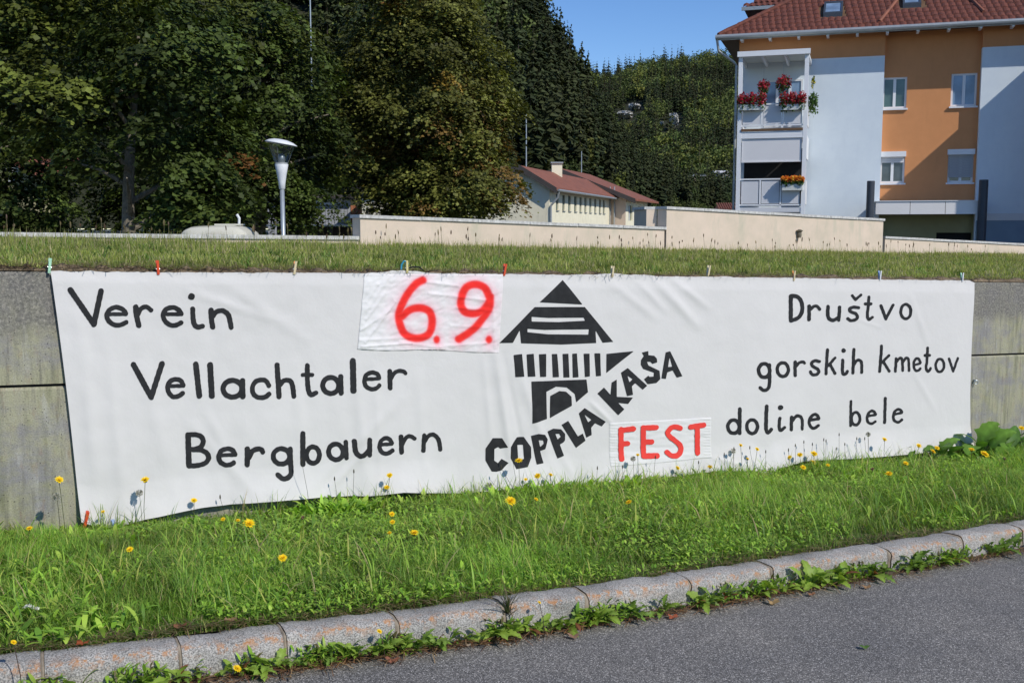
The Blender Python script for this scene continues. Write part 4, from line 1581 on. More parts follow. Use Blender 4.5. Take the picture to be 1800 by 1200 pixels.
# gutter, brackets
m = MB()
gp = [AB.w(a, OV + 0.06, z_eave - 0.03) for a in (sHL - 0.1, sHR)]
m.tube(gp, 0.085, 10)
F_ = AB
F_.box(m, sHL - 0.1, sHR, OV - 0.03, OV + 0.0, z_eave - 0.14, z_eave + 0.02)
gut = m.build('gutter', M['zinc'], ab)
for k in range(15):
    a = sHL + 0.8 + k * 1.02
    fbox(AB, 'rafter_tail', M['white_frame'], ab, a, a + 0.09, OV - 0.55, OV - 0.032, z_eave - 0.19, z_eave - 0.06)
m = MB()
ga = sHL - 0.05
m.tube([AB.w(ga, OV, z_eave - 0.08), AB.w(ga + 0.05, OV - 0.1, z_eave - 0.5), AB.w(ga + 0.55, OV - 0.5, z_eave - 0.85), AB.w(sL - 0.08, 0.06, z_eave - 1.0), AB.w(sL - 0.08, 0.06, zb_)], 0.05, 8)
m.build('downpipe', M['zinc'], ab)
# higher roof behind, at the top left
m = MB()
zq = AB.px(1306, 14, -5.0)
zq2 = AB.px(1376, 8, -5.0)
m = MB()
e0, ez = zq
m.add([AB.w(e0, -5, ez), AB.w(e0 + 12, -5, ez), AB.w(e0 + 12, -10, ez + 5 * tan_r), AB.w(e0 + 5, -10, ez + 5 * tan_r)], [(0, 1, 2, 3)])
m.add([AB.w(e0, -5, ez), AB.w(e0 + 5, -10, ez + 5 * tan_r), AB.w(e0, -15, ez)], [(0, 1, 2)])
m.add([AB.w(e0, -5, ez - .12), AB.w(e0 + 12, -5, ez - .12), AB.w(e0 + 12, -5, ez), AB.w(e0, -5, ez)], [(0, 1, 2, 3)])
m.build('upper_roof', M['tile'], ab)
fbox(AB, 'upper_gutter', M['zinc'], ab, e0 - 0.05, e0 + 12, -4.98, -4.9, ez - 0.13, ez + 0.01)
fbox(AB, 'upper_wall', M['grey_render'], ab, e0 + 0.9, e0 + 11.5, -10, -5.7, z_eave - 0.5, ez - 0.13)
V, Fc = [], []
d = -0.03
row = 0
while d < 3.6:
    a = e0 + max(0, d) + (tw / 2 if row % 2 else 0)
    while a < e0 + 5.5:
        b = len(V)
        for (dd, hh) in ((0.0, 0.062), (tl + 0.03, 0.032)):
            for xx, cu in ((0.0, -0.02), (tw * 0.5, 0.028), (tw, -0.02)):
                V.append(AB.w(a + xx, -5 - d - dd, ez + (d + dd) * tan_r + hh + cu))
        Fc += [(b, b + 1, b + 4, b + 3), (b + 1, b + 2, b + 5, b + 4)]
        a += tw
    d += tl
    row += 1
o = obj('upper_tiles', V, Fc, M['tile'], ab)
o['kind'] = 'stuff'

# ---- balcony tower
BO = 2.3                                   # how far it stands out
bal = None
a0, _ = AB.px(1296.5, 200, BO)
a1, _ = AB.px(1419.5, 200, BO)
zt = AB.px(1358, 88, BO)[1]
zb = AB.px(1358, 372, BO)[1]
z_rail2t, z_rail2b = AB.px(1358, 184, BO)[1], AB.px(1358, 219, BO)[1]
z_mid_t, z_mid_b = AB.px(1358, 231, BO)[1], AB.px(1358, 238, BO)[1]
z_bl0, z_bl1 = AB.px(1358, 283, BO)[1], AB.px(1358, 243, BO)[1]
z_r1t, z_r1b = AB.px(1358, 316, BO)[1], AB.px(1358, 359, BO)[1]
pw = 0.14
m = MB()
for a in (a0, a1 - pw):
    AB.box(m, a, a + pw, BO - pw, BO, zb_, zt - 0.18)
bal = m.build('balcony_tower', M['white_frame'], ab)
fbox(AB, 'lower_floor', M['grey_panel'], bal, a0 + pw, a1 - pw, 0.01, BO - 0.02, z_r1b - 0.28, z_r1b - 0.12)
fbox(AB, 'upper_floor', M['white_frame'], bal, a0 + pw, a1 - pw, 0.01, BO - 0.01, z_mid_b, z_mid_t)
fbox(AB, 'timber_sill', M['soffit'], bal, a0 + pw, a1 - pw, BO - 0.14, BO + 0.03, z_mid_t + 0.02, z_mid_t + 0.10)
fbox(AB, 'header_beam', M['white_frame'], bal, a0 + pw, a1 - pw, BO - 0.12, BO - 0.004, z_bl1 + 0.004, z_mid_b - 0.004)
# front blind above the dark opening
m = MB()
AB.box(m, a0 + pw + 0.03, a1 - pw - 0.03, BO - 0.08, BO - 0.05, z_bl0, z_bl1)
AB.box(m, a0 + pw + 0.03, a1 - pw - 0.03, BO - 0.10, BO - 0.03, z_bl0 - 0.04, z_bl0)
m.build('roller_blind', M['blind'], bal)
# railing panels, three to a floor
for zt_, zb2 in ((z_r1t, z_r1b), (z_rail2t, z_rail2b)):
    fbox(AB, 'handrail', M['white_frame'], bal, a0 + pw, a1 - pw, BO - 0.10, BO - 0.02, zt_, zt_ + 0.05)
    fbox(AB, 'bottom_rail', M['white_frame'], bal, a0 + pw, a1 - pw, BO - 0.09, BO - 0.03, zb2 - 0.05, zb2)
    W_ = (a1 - a0 - 2 * pw) / 3
    for k in range(3):
        b0 = a0 + pw + k * W_
        fbox(AB, 'railing_panel', M['grey_panel'], bal, b0 + 0.05, b0 + W_ - 0.05, BO - 0.075, BO - 0.05, zb2 + 0.02, zt_ - 0.03)
        if k:
            fbox(AB, 'railing_post', M['white_frame'], bal, b0 - 0.03, b0 + 0.03, BO - 0.09, BO - 0.03, zb2 - 0.12, zt_ - 0.001)
    # side panels
    for aa in (a0 + 0.02, a1 - 0.06):
        fbox(AB, 'railing_panel', M['grey_panel'], bal, aa, aa + 0.03, 0.14, BO - pw - 0.02, zb2 + 0.02, zt_)
fbox(AB, 'side_infill', M['white_frame'], bal, a1 - 0.05, a1 - 0.015, 0.14, BO - pw - 0.02, z_bl0 + 0.1, z_mid_b)
# lean-to roof of milky panels on rafters
for k in range(3):
    W_ = (a1 - a0) / 3
    b0 = a0 + k * W_
    m = MB()
    zf, zk = zt - 0.10, zt - 0.04
    m.hexa([AB.w(b0 + 0.03, BO, zf - 0.05), AB.w(b0 + W_ - 0.03, BO, zf - 0.05), AB.w(b0 + W_ - 0.03, 0.02, zk - 0.05), AB.w(b0 + 0.03, 0.02, zk - 0.05),
            AB.w(b0 + 0.03, BO, zf), AB.w(b0 + W_ - 0.03, BO, zf), AB.w(b0 + W_ - 0.03, 0.02, zk), AB.w(b0 + 0.03, 0.02, zk)])
    m.build('roof_panel', M['planter'], bal)
for k in range(4):
    b0 = a0 + (a1 - a0 - 0.08) * k / 3
    m = MB()
    m.hexa([AB.w(b0, BO - .02, zt - 0.24), AB.w(b0 + 0.08, BO - .02, zt - 0.24), AB.w(b0 + 0.08, 0.03, zt - 0.26), AB.w(b0, 0.03, zt - 0.26),
            AB.w(b0, BO - .02, zt - 0.155), AB.w(b0 + 0.08, BO - .02, zt - 0.155), AB.w(b0 + 0.08, 0.03, zt - 0.115), AB.w(b0, 0.03, zt - 0.115)])
    m.build('rafter', M['white_frame'], bal)
fbox(AB, 'roof_edge', M['white_frame'], bal, a0 - 0.04, a1 + 0.04, BO + 0.004, BO + 0.10, zt - 0.20, zt - 0.02)
# openings behind the balconies
up = (AB.px(1328, 200)[0], AB.px(1408, 200)[0])
window(AB, ab, AB.px(1344, 170)[0], AB.px(1411, 170)[0], z_rail2b + 0.1, AB.px(1370, 141)[1], 0.062, glass='glass_blue', sill=False, leaves=3, label='balcony door of the upper floor')
fbox(AB, 'opening_shade_sheet', M['dark'], ab, a0 + 0.05, AB.px(1415, 300)[0], 0.002, 0.02, z_r1b, AB.px(1360, 262)[1])  # flat dark sheet standing for the shade inside the lower balcony


def cluster(center, spread, n, size, cols, seed=0, drop=0.0, flat=1.0):
    """loose clump of petal and leaf sized faces"""
    r = np.random.default_rng(seed)
    P = r.normal(size=(n, 3))
    P /= np.linalg.norm(P, axis=1)[:, None]
    P *= (r.random(n) ** 0.45)[:, None] * np.array(spread)
    P[:, 2] -= drop * r.random(n) ** 2
    P += np.array(center)
    a = r.normal(size=(n, 3))
    a /= np.linalg.norm(a, axis=1)[:, None]
    b = np.cross(a, r.normal(size=(n, 3)))
    b /= np.linalg.norm(b, axis=1)[:, None]
    s = size * (0.6 + 0.8 * r.random(n))[:, None]
    V = np.stack([P - a * s, P + b * s * 0.7, P + a * s, P - b * s * 0.7], axis=1).reshape(-1, 3)
    F = np.arange(4 * n).reshape(n, 4)
    ci = r.integers(0, len(cols), n)
    C = np.array(cols)[ci] * (0.75 + 0.5 * r.random(n))[:, None]
    return V, F, np.repeat(C, 4, axis=0)


GREENS = [(0.05, 0.11, 0.02), (0.035, 0.08, 0.018), (0.07, 0.13, 0.03)]


def flower_box(label, name, cat, x0, x1, ytop, o, blooms, size, box_h=0.2, hang=False, mat='planter', green_h=0.3, group=None):
    q0, q1 = AB.px(x0, ytop, o), AB.px(x1, ytop, o)
    c = AB.w((q0[0] + q1[0]) / 2, o, q0[1])
    root = thing(name, label, cat, c, group)
    L = (q1[0] - q0[0])
    if not hang:
        m = MB()
        AB.box(m, q0[0] + L * .04, q1[0] - L * .04, o - 0.10, o + 0.10, q0[1] - 0.30 - box_h, q0[1] - 0.30)
        m.build('box', M[mat], root)
        cs = [AB.w(q0[0] + L * (k + 0.5) / 3, o + 0.03, q0[1] - 0.12) for k in range(3)]
        V, F, C = [], [], []
        off = 0
        for k, cc in enumerate(cs):
            v, f, c_ = cluster(cc - np.array([0, 0, 0.10]), (L / 5, 0.16, green_h), 160, 0.045, GREENS, k + int(x0), 0.1)
            V.append(v); F.append(f + off); C.append(c_); off += len(v)
        obj('foliage', np.concatenate(V), np.concatenate(F), M['leaf'], root, cols=np.concatenate(C))
        V, F, C = [], [], []
        off = 0
        for k, cc in enumerate(cs):
            v, f, c_ = cluster(cc + np.array([0, 0, 0.05]), (L / 4.6, 0.20, size), 320, 0.035, blooms, k + 9 + int(x0), 0.12)
            V.append(v); F.append(f + off); C.append(c_); off += len(v)
        obj('blooms', np.concatenate(V), np.concatenate(F), M['geranium'], root, cols=np.concatenate(C))
    else:
        m = MB()
        m.lathe(tuple(c - np.array([0, 0, 0.12])), [(0.06, -0.14), (0.13, 0.0), (0.14, 0.03)], 10)
        m.build('basket', M['bark'], root)
        m = MB()
        m.tube([c, c + np.array([0, 0, 0.55])], 0.008, 5)
        m.build('hanger', M['galv'], root)
        v, f, c_ = cluster(c - np.array([0, 0, 0.12]), (L * .42, L * .4, L * 0.42), 220, 0.045, GREENS, int(x0), 0.25)
        obj('foliage', v, f, M['leaf'], root, cols=c_)
        v, f, c_ = cluster(c + np.array([0, 0, -0.02]), (L * .5, L * .5, L * 0.40), 420, 0.035, blooms, int(x0) + 3, 0.15)
        obj('blooms', v, f, M['geranium'], root, cols=c_)
    return root


REDS = [(0.38, 0.010, 0.025), (0.46, 0.025, 0.04), (0.24, 0.008, 0.02), (0.5, 0.08, 0.10)]
flower_box('planter overflowing with red geraniums on the left half of the upper balcony railing', 'flower_box', 'flower box', 1297, 1346, 170, BO + 0.08, REDS, 0.24, group='geranium displays on the upper balcony')
flower_box('planter of red geraniums on the right half of the upper balcony railing', 'flower_box', 'flower box', 1371, 1416, 169, BO + 0.08, REDS, 0.24, group='geranium displays on the upper balcony')
flower_box('smaller red hanging basket at the left under the balcony roof', 'hanging_basket', 'flower basket', 1331, 1354, 148, BO - 0.35, REDS, 0.2, hang=True, group='geranium displays on the upper balcony')
flower_box('larger red hanging basket at the right under the balcony roof', 'hanging_basket', 'flower basket', 1362, 1392, 142, BO - 0.3, REDS, 0.2, hang=True, group='geranium displays on the upper balcony')
flower_box('pale planter with orange flowers on the lower balcony railing', 'flower_box', 'flower box', 1374, 1413, 309, BO + 0.10, [(0.75, 0.25, 0.03), (0.8, 0.45, 0.05), (0.7, 0.12, 0.03)], 0.07, box_h=0.22, green_h=0.08)
q = AB.px(1429, 172, 0.8)
c = AB.w(q[0], 0.8, q[1])
root = thing('hanging_basket', 'trailing green plant hanging outside the right side of the upper balcony', 'flower basket', c)
v, f, c_ = cluster(c, (0.18, 0.3, 0.22), 300, 0.05, GREENS + [(0.12, 0.2, 0.05)], 5, 0.5)
obj('foliage', v, f, M['leaf'], root, cols=c_)
m = MB()
m.tube([c, c + np.array([0, 0, 0.7])], 0.008, 5)
m.build('hanger', M['galv'], root)
v, f, c_ = cluster(c + np.array([0, 0, .62]), (0.08, 0.12, 0.18), 60, 0.04, [(0.7, 0.55, 0.05), (0.1, 0.18, 0.04)], 6, 0.2)
obj('blooms', v, f, M['geranium'], root, cols=c_)

# ---- long low cream building in the middle
def gable_house(name, label, F, a_len, width, z0, ze, pitch_t, over, wall_mat, roof_mat, side_cols, W2=None, front_over=0.9):
    """F: frame of the long wall; a from the near corner back; the ridge runs along it."""
    root = thing(name, label, 'building', F.w(0, 0, 0))
    WL = width - W2
    zr = ze + W2 * pitch_t
    # walls
    m = MB()
    m.add([F.w(0, 0, z0), F.w(0, -width, z0), F.w(0, -width, ze), F.w(0, -W2, zr), F.w(0, 0, ze)], [(0, 1, 2, 3, 4)])
    m.build('gable_wall', wall_mat[0], root)
    wall_with_holes(F, 'long_wall', wall_mat[1], root, 0.002, a_len, z0, ze, -0.25, 0.0, side_cols)
    m = MB()
    m.add([F.w(a_len, 0, z0), F.w(a_len, -width, z0), F.w(a_len, -width, ze), F.w(a_len, -W2, zr), F.w(a_len, 0, ze)], [(4, 3, 2, 1, 0)])
    m.build('rear_wall', wall_mat[0], root)
    th = 0.16
    for sgn in (1, -1):
        def rp(a, o, dz):      # o: outward distance from ridge towards this side
            oo = -W2 + sgn * o
            return F.w(a, oo, zr - o * (pitch_t if sgn > 0 else W2 * pitch_t / WL) + dz)
        m = MB()
        e = (W2 if sgn > 0 else WL) + over
        m.hexa([rp(-front_over, 0, 0.02), rp(-front_over, e, 0.02), rp(a_len + 0.6, e, 0.02), rp(a_len + 0.6, 0, 0.02),
                rp(-front_over, 0, th), rp(-front_over, e, th), rp(a_len + 0.6, e, th), rp(a_len + 0.6, 0, th)])
        m.build('roof_slope', roof_mat, root)
        m = MB()
        m.hexa([rp(-front_over - 0.05, 0, -0.16), rp(-front_over - 0.05, e + .02, -0.16), rp(-front_over - 0.003, e + .02, -0.16), rp(-front_over - 0.003, 0, -0.16),
                rp(-front_over - 0.05, 0, th + .01), rp(-front_over - 0.05, e + .02, th + .01), rp(-front_over - 0.003, e + .02, th + .01), rp(-front_over - 0.003, 0, th + .01)])
        m.build('barge_board', M['barge'], root)
    return root, zr


LB = Frame(966, 350, 60.0, (0.276, 0.961))
z_ev = LB.px(982, 330, 0.0)[1]
z_ev = at_depth(966, 326, 60)[2]
cols_ = [980, 991.3, 1001.5, 1012, 1021, 1029.6, 1038.3, 1047, 1055.2, 1062]
holes = []
for x in cols_:
    wv = 2.6 if x < 1015 else 2.2
    a_0, z_1 = LB.px(x - wv, 341 + (x - 980) * 0.158)
    a_1, _ = LB.px(x + wv * 0.7, 341)
    _, z_0 = LB.px(x, 370 + (x - 980) * 0.095)
    holes.append((a_0, a_1, z_0, z_1))
zz0 = holes[0][2]
zz1 = holes[0][3]
holes = [(h[0], h[1], zz0, zz1) for h in holes]
low, zr = gable_house('low_building', 'long low cream building with red tiled roof and a row of ten narrow windows', LB, LB.px(1074, 350)[0], 11.5, -2.0, z_ev, 0.60, 0.50, (M['cream_render'], M['cream_render']), M['tile_bright'], holes, W2=1.6, front_over=0.45)
for h in holes:
    w_ = fbox(LB, 'window', M['dark'], low, h[0] - 0.02, h[1] + 0.02, -0.42, -0.07, h[2], h[3])
    fbox(LB, 'pane', M['glass_green'], w_, h[0] + 0.03, h[1] - 0.03, -0.068, -0.06, h[2] + .04, h[3] - .04)
    fbox(LB, 'sill', M['zinc'], w_, h[0] - 0.04, h[1] - .01, -0.06, 0.06, h[2] - 0.05, h[2] - 0.002)
m = MB()
m.tube([LB.w(-0.3, 0.58, z_ev - 0.28), LB.w(LB.px(1074, 350)[0] + 0.4, 0.58, z_ev - 0.28)], 0.07, 8)
m.build('gutter', M['zinc'], low)
m = MB()
m.tube([LB.w(0.0, 0.56, z_ev - 0.30), LB.w(0.05, 0.45, z_ev - 0.7), LB.w(-0.02, 0.08, z_ev - 1.15), LB.w(-0.02, 0.08, -1)], 0.065, 8)
m.build('downpipe', M['zinc'], low)

L2 = Frame(1100, 360, 77.0, (0.30, 0.954))
z_e2 = at_depth(1100, 346, 77)[2]
a_end = L2.px(1138, 370)[0]
whole = []
for (xa, xb) in ((1105, 1112), (1122, 1125), (1131, 1134)):
    h = (L2.px(xa, 360)[0], L2.px(xb, 360)[0], L2.px(1106, 388)[1], L2.px(1106, 361)[1])
    whole.append(h)
ann, zr2 = gable_house('annexe_building', 'pinkish annexe with a flatter red roof behind the low cream building', L2, a_end, 14.0, -2.0, z_e2, 0.40, 0.8, (M['pink_render'], M['cream_render']), M['tile_bright'], whole, W2=4.9, front_over=0.6)
for h in whole:
    w_ = fbox(L2, 'window', M['glass_green'], ann, h[0], h[1], -0.2, -0.12, h[2], h[3])
    fbox(L2, 'frame', M['white_frame'], w_, h[0] + (h[1] - h[0]) * .45, h[0] + (h[1] - h[0]) * .55, -0.119, -0.08, h[2] + .01, h[3] - .01)
for x in (1072.5, 1080):
    pp = at_plane(x, 360, L2.P, L2.r)
    m = MB()
    m.tube([pp - L2.r * 0.08 + np.array([0, 0, 1.3]), pp - L2.r * 0.08 + np.array([0, 0, -4])], 0.05, 6)
    m.build('downpipe', M['zinc'], ann)
# chimney
cq = at_depth(979.5, 300, 68)
ct = at_depth(979.5, 288, 68)[2]
m = MB()
m.box(cq[0] - 0.36, cq[0] + 0.30, 67.6, 68.4, cq[2] - 2.2, ct)
ch = m.build('chimney', M['cream_render'], low)
m = MB()
m.box(cq[0] - 0.42, cq[0] + 0.36, 67.5, 68.5, ct + 0.002, ct + 0.09)
m.build('chimney_cap', M['zinc'], ch)


# thin masts
def mast(x, ytop, ybot, Y, r, label):
    b = at_depth(x, ybot, Y)
    t = at_depth(x, ytop, Y)
    m = MB()
    m.tube([(b[0], b[1], -3.5), (b[0], b[1], t[2] * 0.6), (b[0], b[1], t[2])], [r, r * 0.85, r * 0.6], 8)
    o = m.build('mast', M['galv'], loc=b)
    tag(o, label, 'mast')


mast(925, 197, 290, 75, 0.055, 'tall thin grey mast rising beside the right edge of the brown maple')
mast(1022, 266, 310, 85, 0.05, 'shorter thin mast behind the ridge of the low cream building')
mast(546, -60, 45, 160, 0.14, 'thin pale pole against the dark forest above the lamp')


# street lamps
def street_lamp(px, Y, label, yt, k=1.0):
    b = at_depth(px, 400, Y)
    zt = at_depth(px, yt, Y)[2]
    zg = -0.6
    root = thing('street_lamp', label, 'street lamp', (b[0], b[1], zg), 'cone shaped street lamps')
    c = (b[0], b[1])
    m = MB()
    zc = zt - 1.63 * k
    m.lathe((*c, 0), [(0.10, zg), (0.085, zg + 0.5), (0.075, zc)], 14)
    m.build('pole', M['galv'], root, smooth=True)
    m = MB()
    m.lathe((*c, zc), [(0.075, -0.02), (0.10, 0.0), (0.115, 0.2), (0.165, 0.5), (0.225, 0.80), (0.19, 0.86)], 20)
    m.build('lower_cone', M['white_paint'], root, smooth=True)
    V, Fc = [], []
    n = 24
    prof = [(0.226, 0.805), (0.30, 1.05), (0.37, 1.25), (0.46, 1.46)]
    for r, z in prof:
        for q in range(n):
            t = 2 * math.pi * q / n
            V.append((c[0] + r * math.cos(t), c[1] + r * math.sin(t), zc + z))
    for i in range(len(prof) - 1):
        for q in range(n):
            a_, b_ = i * n + q, i * n + (q + 1) % n
            Fc.append((a_, b_, b_ + n, a_ + n))
    obj('glass_cone', V, Fc, M['lamp_glass'], root, smooth=True)
    m = MB()
    m.lathe((*c, zc), [(0.10, 0.84), (0.13, 0.95), (0.12, 1.1), (0.05, 1.16)], 14)
    m.build('lamp_insert', M['galv'], root, smooth=True)
    V = []
    m = MB()
    m.lathe((*c, zc), [(0.50, 1.465), (0.53, 1.475), (0.52, 1.50), (0.40, 1.57), (0.22, 1.62), (0.02, 1.635)], 28)
    o = m.build('dish', M['white_paint'], root, smooth=True)
    dish_ = o
    me = o.data
    for v in me.vertices:
        wx = v.co.x
        v.co.z += -wx * 0.16
    m = MB()
    for t in (0.4, 2.5, 4.6):
        m.tube([(c[0] + r * math.cos(t), c[1] + r * math.sin(t), zc + z) for r, z in ((0.2, 0.84), (0.3, 1.06), (0.37, 1.26), (0.455, 1.46))], 0.006, 5)
    m.build('strut', M['galv'], root)
    if k != 1.0:
        for ch in root.children:
            for v in ch.data.vertices:
                v.co.x *= k
                v.co.y *= k
                if ch.name.startswith('pole'):
                    continue
                v.co.z = zc - zg + (v.co.z - (zc - zg)) * k
    return root


street_lamp(497.5, 27.0, 'white cone street lamp with a dish top in front of the maples', 245, 0.76)
street_lamp(1117.5, 84.0, 'distant cone street lamp in front of the annexe with the flatter roof', 349)

# parked car behind the low wall, cream, only its roof rising over the wall
CY = 28.0
q0, q1 = at_depth(318, 411, CY), at_depth(446, 411, CY)
zroof = at_depth(390, 398.5, CY)[2]
car = thing('parked_car', 'cream coloured car whose rounded roof shows over the low wall', 'car', ((q0[0] + q1[0]) / 2, CY, 0.2))
X0, X1 = q0[0], q1[0]
prof = [(X0 - 0.7, 0.55), (X0 - 0.65, 0.95), (X0 - 0.1, 1.12), (X0 + 0.05, 1.3), (X0 + 0.30, zroof - 0.07), (X0 + 0.45, zroof - 0.01), (X0 + 1.0, zroof + 0.015), (X1 - 0.45, zroof + 0.02),
        (X1 - 0.22, zroof - 0.03), (X1 - 0.06, zroof - 0.13), (X1 + 0.02, zroof - 0.28), (X1 + 0.10, 1.0), (X1 + 0.12, 0.55)]
V, Fc = [], []
ys = [(-0.82, 0.80), (-0.76, 0.96), (-0.55, 1.0), (0.0, 1.02), (0.55, 1.0), (0.76, 0.96), (0.82, 0.80)]
for (yy, sc) in ys:
    for x, z in prof:
        zz = 0.5 + (z - 0.5) * (sc if z > 1.15 else (0.98 if sc < 0.9 else 1))
        V.append((x, CY + yy, zz))
n = len(prof)
for i in range(len(ys) - 1):
    for q in range(n - 1):
        Fc.append((i * n + q, i * n + q + 1, (i + 1) * n + q + 1, (i + 1) * n + q))
Fc.append(tuple(range(n)))
Fc.append(tuple((len(ys) - 1) * n + q for q in range(n))[::-1])
obj('body', V, Fc, M['car_cream'], car, smooth=True)
m = MB()
m.add([(X0 + 0.3, CY - 0.83, 1.12), (X0 + 0.85, CY - 0.83, 1.12), (X0 + 0.85, CY - 0.80, zroof - 0.2), (X0 + 0.5, CY - 0.80, zroof - 0.2)], [(0, 1, 2, 3)])
m.add([(X0 + 0.92, CY - 0.83, 1.12), (X1 - 0.25, CY - 0.83, 1.12), (X1 - 0.3, CY - 0.80, zroof - 0.2), (X0 + 0.92, CY - 0.80, zroof - 0.2)], [(0, 1, 2, 3)])
m.build('side_window', M['glass'], car)
for wx in (X0 - 0.25, X1 - 0.5):
    m = MB()
    m.tube([(wx, CY - 0.84, 0.45), (wx, CY - 0.66, 0.45)], 0.3, 18)
    m.build('wheel', M['rubber'], car)
m = MB()
m.box(X1 - 0.95, X1 - 0.30, CY - 0.3, CY + 0.3, zroof + 0.03, zroof + 0.075)
m.build('roof_hatch', M['car_cream'], car)
m = MB()
m.tube([(X1 - 0.33, CY - .2, zroof + 0.02), (X1 - 0.32, CY - .2, zroof + 0.22), (X1 - 0.38, CY - .2, zroof + 0.32)], 0.035, 8)
m.build('roof_vent', M['white_paint'], car)

# barn and carport behind the trees
BN = Frame(560, 380, 66.0, (0.98, 0.2))
barn = thing('barn', 'grey boarded barn with orange planks at its corner seen under the maples', 'barn', BN.w(0, 0, 0))
b0, zt_ = BN.px(470, 348)
b1, _ = BN.px(616, 348)
_, zm = BN.px(600, 361)
_, z3 = BN.px(600, 383)
nb = 26
for k in range(nb):
    s0 = b0 + (b1 - b0) * k / nb
    s1 = b0 + (b1 - b0) * (k + 1) / nb - 0.02
    fbox(BN, 'board', M['barn_grey'], barn, s0, s1, -0.1, 0.02 * (k % 2) + random.uniform(0, .015), z3 if k % 2 else z3, zm)
    fbox(BN, 'board', M['barn_grey'], barn, s0, s1, -0.1, 0.05 * (k % 2), -2, z3 - 0.02)
fbox(BN, 'upper_wall', M['white_frame'], barn, b0, b1, -0.15, 0.03, zm + 0.02, zt_)
c1_, _ = BN.px(655, 348)
for k in range(7):
    s0 = b1 + (c1_ - b1) * k / 7 + 0.01
    fbox(BN, 'board', M['wood_orange'], barn, s0, s0 + (c1_ - b1) / 7 - 0.02, -0.15, 0.01 * (k % 2), -2, zm - (0.0 if k < 2 else 0.12 * (k - 1)))
m = MB()
BN.box(m, b0 - 0.4, b1 + 0.3, -4, 0.7, zt_ + 0.01, zt_ + 0.2)
m.build('roof', M['barge'], barn)
fbox(BN, 'inner_block', M['barn_grey'], barn, b0, c1_, -4, -0.16, -2, zm - 0.9)
CPT = Frame(550, 400, 44.0, (1, 0.02))
cp = thing('carport', 'dark open carport with a white roof edge under the maples', 'carport', CPT.w(0, 0, 0))
k0, zt_ = CPT.px(452, 398)
k1, _ = CPT.px(627, 398)
fbox(CPT, 'roof_edge', M['white_frame'], cp, k0, k1, 0, 0.06, zt_, zt_ + 0.07)
fbox(CPT, 'roof', M['barge'], cp, k0, k1, -4, -0.004, zt_, zt_ + 0.06)
fbox(CPT, 'rear_wall', M['barge'], cp, k0, k1, -4.2, -4.0, -2, zt_)
for x in np.linspace(k0 + 0.1, k1 - 0.1, 5):
    fbox(CPT, 'post', M['barge'], cp, x - 0.05, x + 0.05, -0.12, -0.02, -2, zt_ - .004)

# house half hidden at the left edge
HL = Frame(20, 330, 52.0, (0.97, -0.24))
hs = thing('house', 'shaded cream house with a red roof slope hidden behind the left maple', 'house', HL.w(0, 0, 0))
h0 = HL.px(-60, 300)[0]
hr = HL.px(35, 300)[0]
h1 = HL.px(56, 300)[0]
zE = HL.px(40, 286)[1]
wh = [(HL.px(8, 300)[0], HL.px(31, 300)[0], HL.px(20, 317)[1], HL.px(20, 290)[1])]
wall_with_holes(HL, 'front_wall', M['olive_render'], hs, h0, h1, -2, zE, -0.3, 0, wh)
window(HL, hs, *wh[0], -0.05)
fbox(HL, 'room', M['dark'], hs, wh[0][0] - .1, wh[0][1] + .1, -1, -0.31, wh[0][2] - .1, wh[0][3] + .1)
m = MB()
m.add([HL.w(hr, 0.5, zE - 0.1), HL.w(h1 + 1.2, 0.5, zE - 0.9), HL.w(h1 + 0.9, -2.5, zE + 0.3), HL.w(hr, -2.5, zE + 0.9)], [(0, 1, 2, 3)])
m.build('roof', M['tile_bright'], hs)
fbox(HL, 'side_wall', M['olive_render'], hs, h1 - 0.3, h1, -1.2, -0.31, -2, zE - 0.2)

# red roof just left of the balcony tower, far small houses on the slope
RR = Frame(1277, 362, 70.0, (1, -0.1))
rr = thing('shed', 'low red tiled roof peeping over the tallest stucco wall beside the balcony tower', 'shed', RR.w(0, 0, 0))
r0, r1 = RR.px(1262, 360)[0], RR.px(1320, 360)[0]
zr0, zr1 = RR.px(1277, 367)[1], RR.px(1277, 357.5)[1]
fbox(RR, 'wall', M['pink_render'], rr, r0 + .2, r1, -3, -0.1, -3, zr0)
m = MB()
m.add([RR.w(r0, 0.3, zr0 - .1), RR.w(r1, 0.3, zr0 - .1), RR.w(r1, -2.0, zr1), RR.w(r0 + 0.2, -2.0, zr1)], [(0, 1, 2, 3)])
m.add([RR.w(r0, 0.3, zr0 - .1), RR.w(r0 + 0.2, -2.0, zr1), RR.w(r0, -4.3, zr0 - .1)], [(0, 1, 2)])
m.build('roof', M['tile_bright'], rr)
for k in range(14):
    a = r0 + (r1 - r0) * k / 14
    m = MB()
    m.tube([RR.w(a + .1, 0.32, zr0 - .06), RR.w(a + .1 + 0.01, -2.0, zr1 + .05)], 0.06, 5)
    m.build('tile_row', M['tile_bright'], rr)
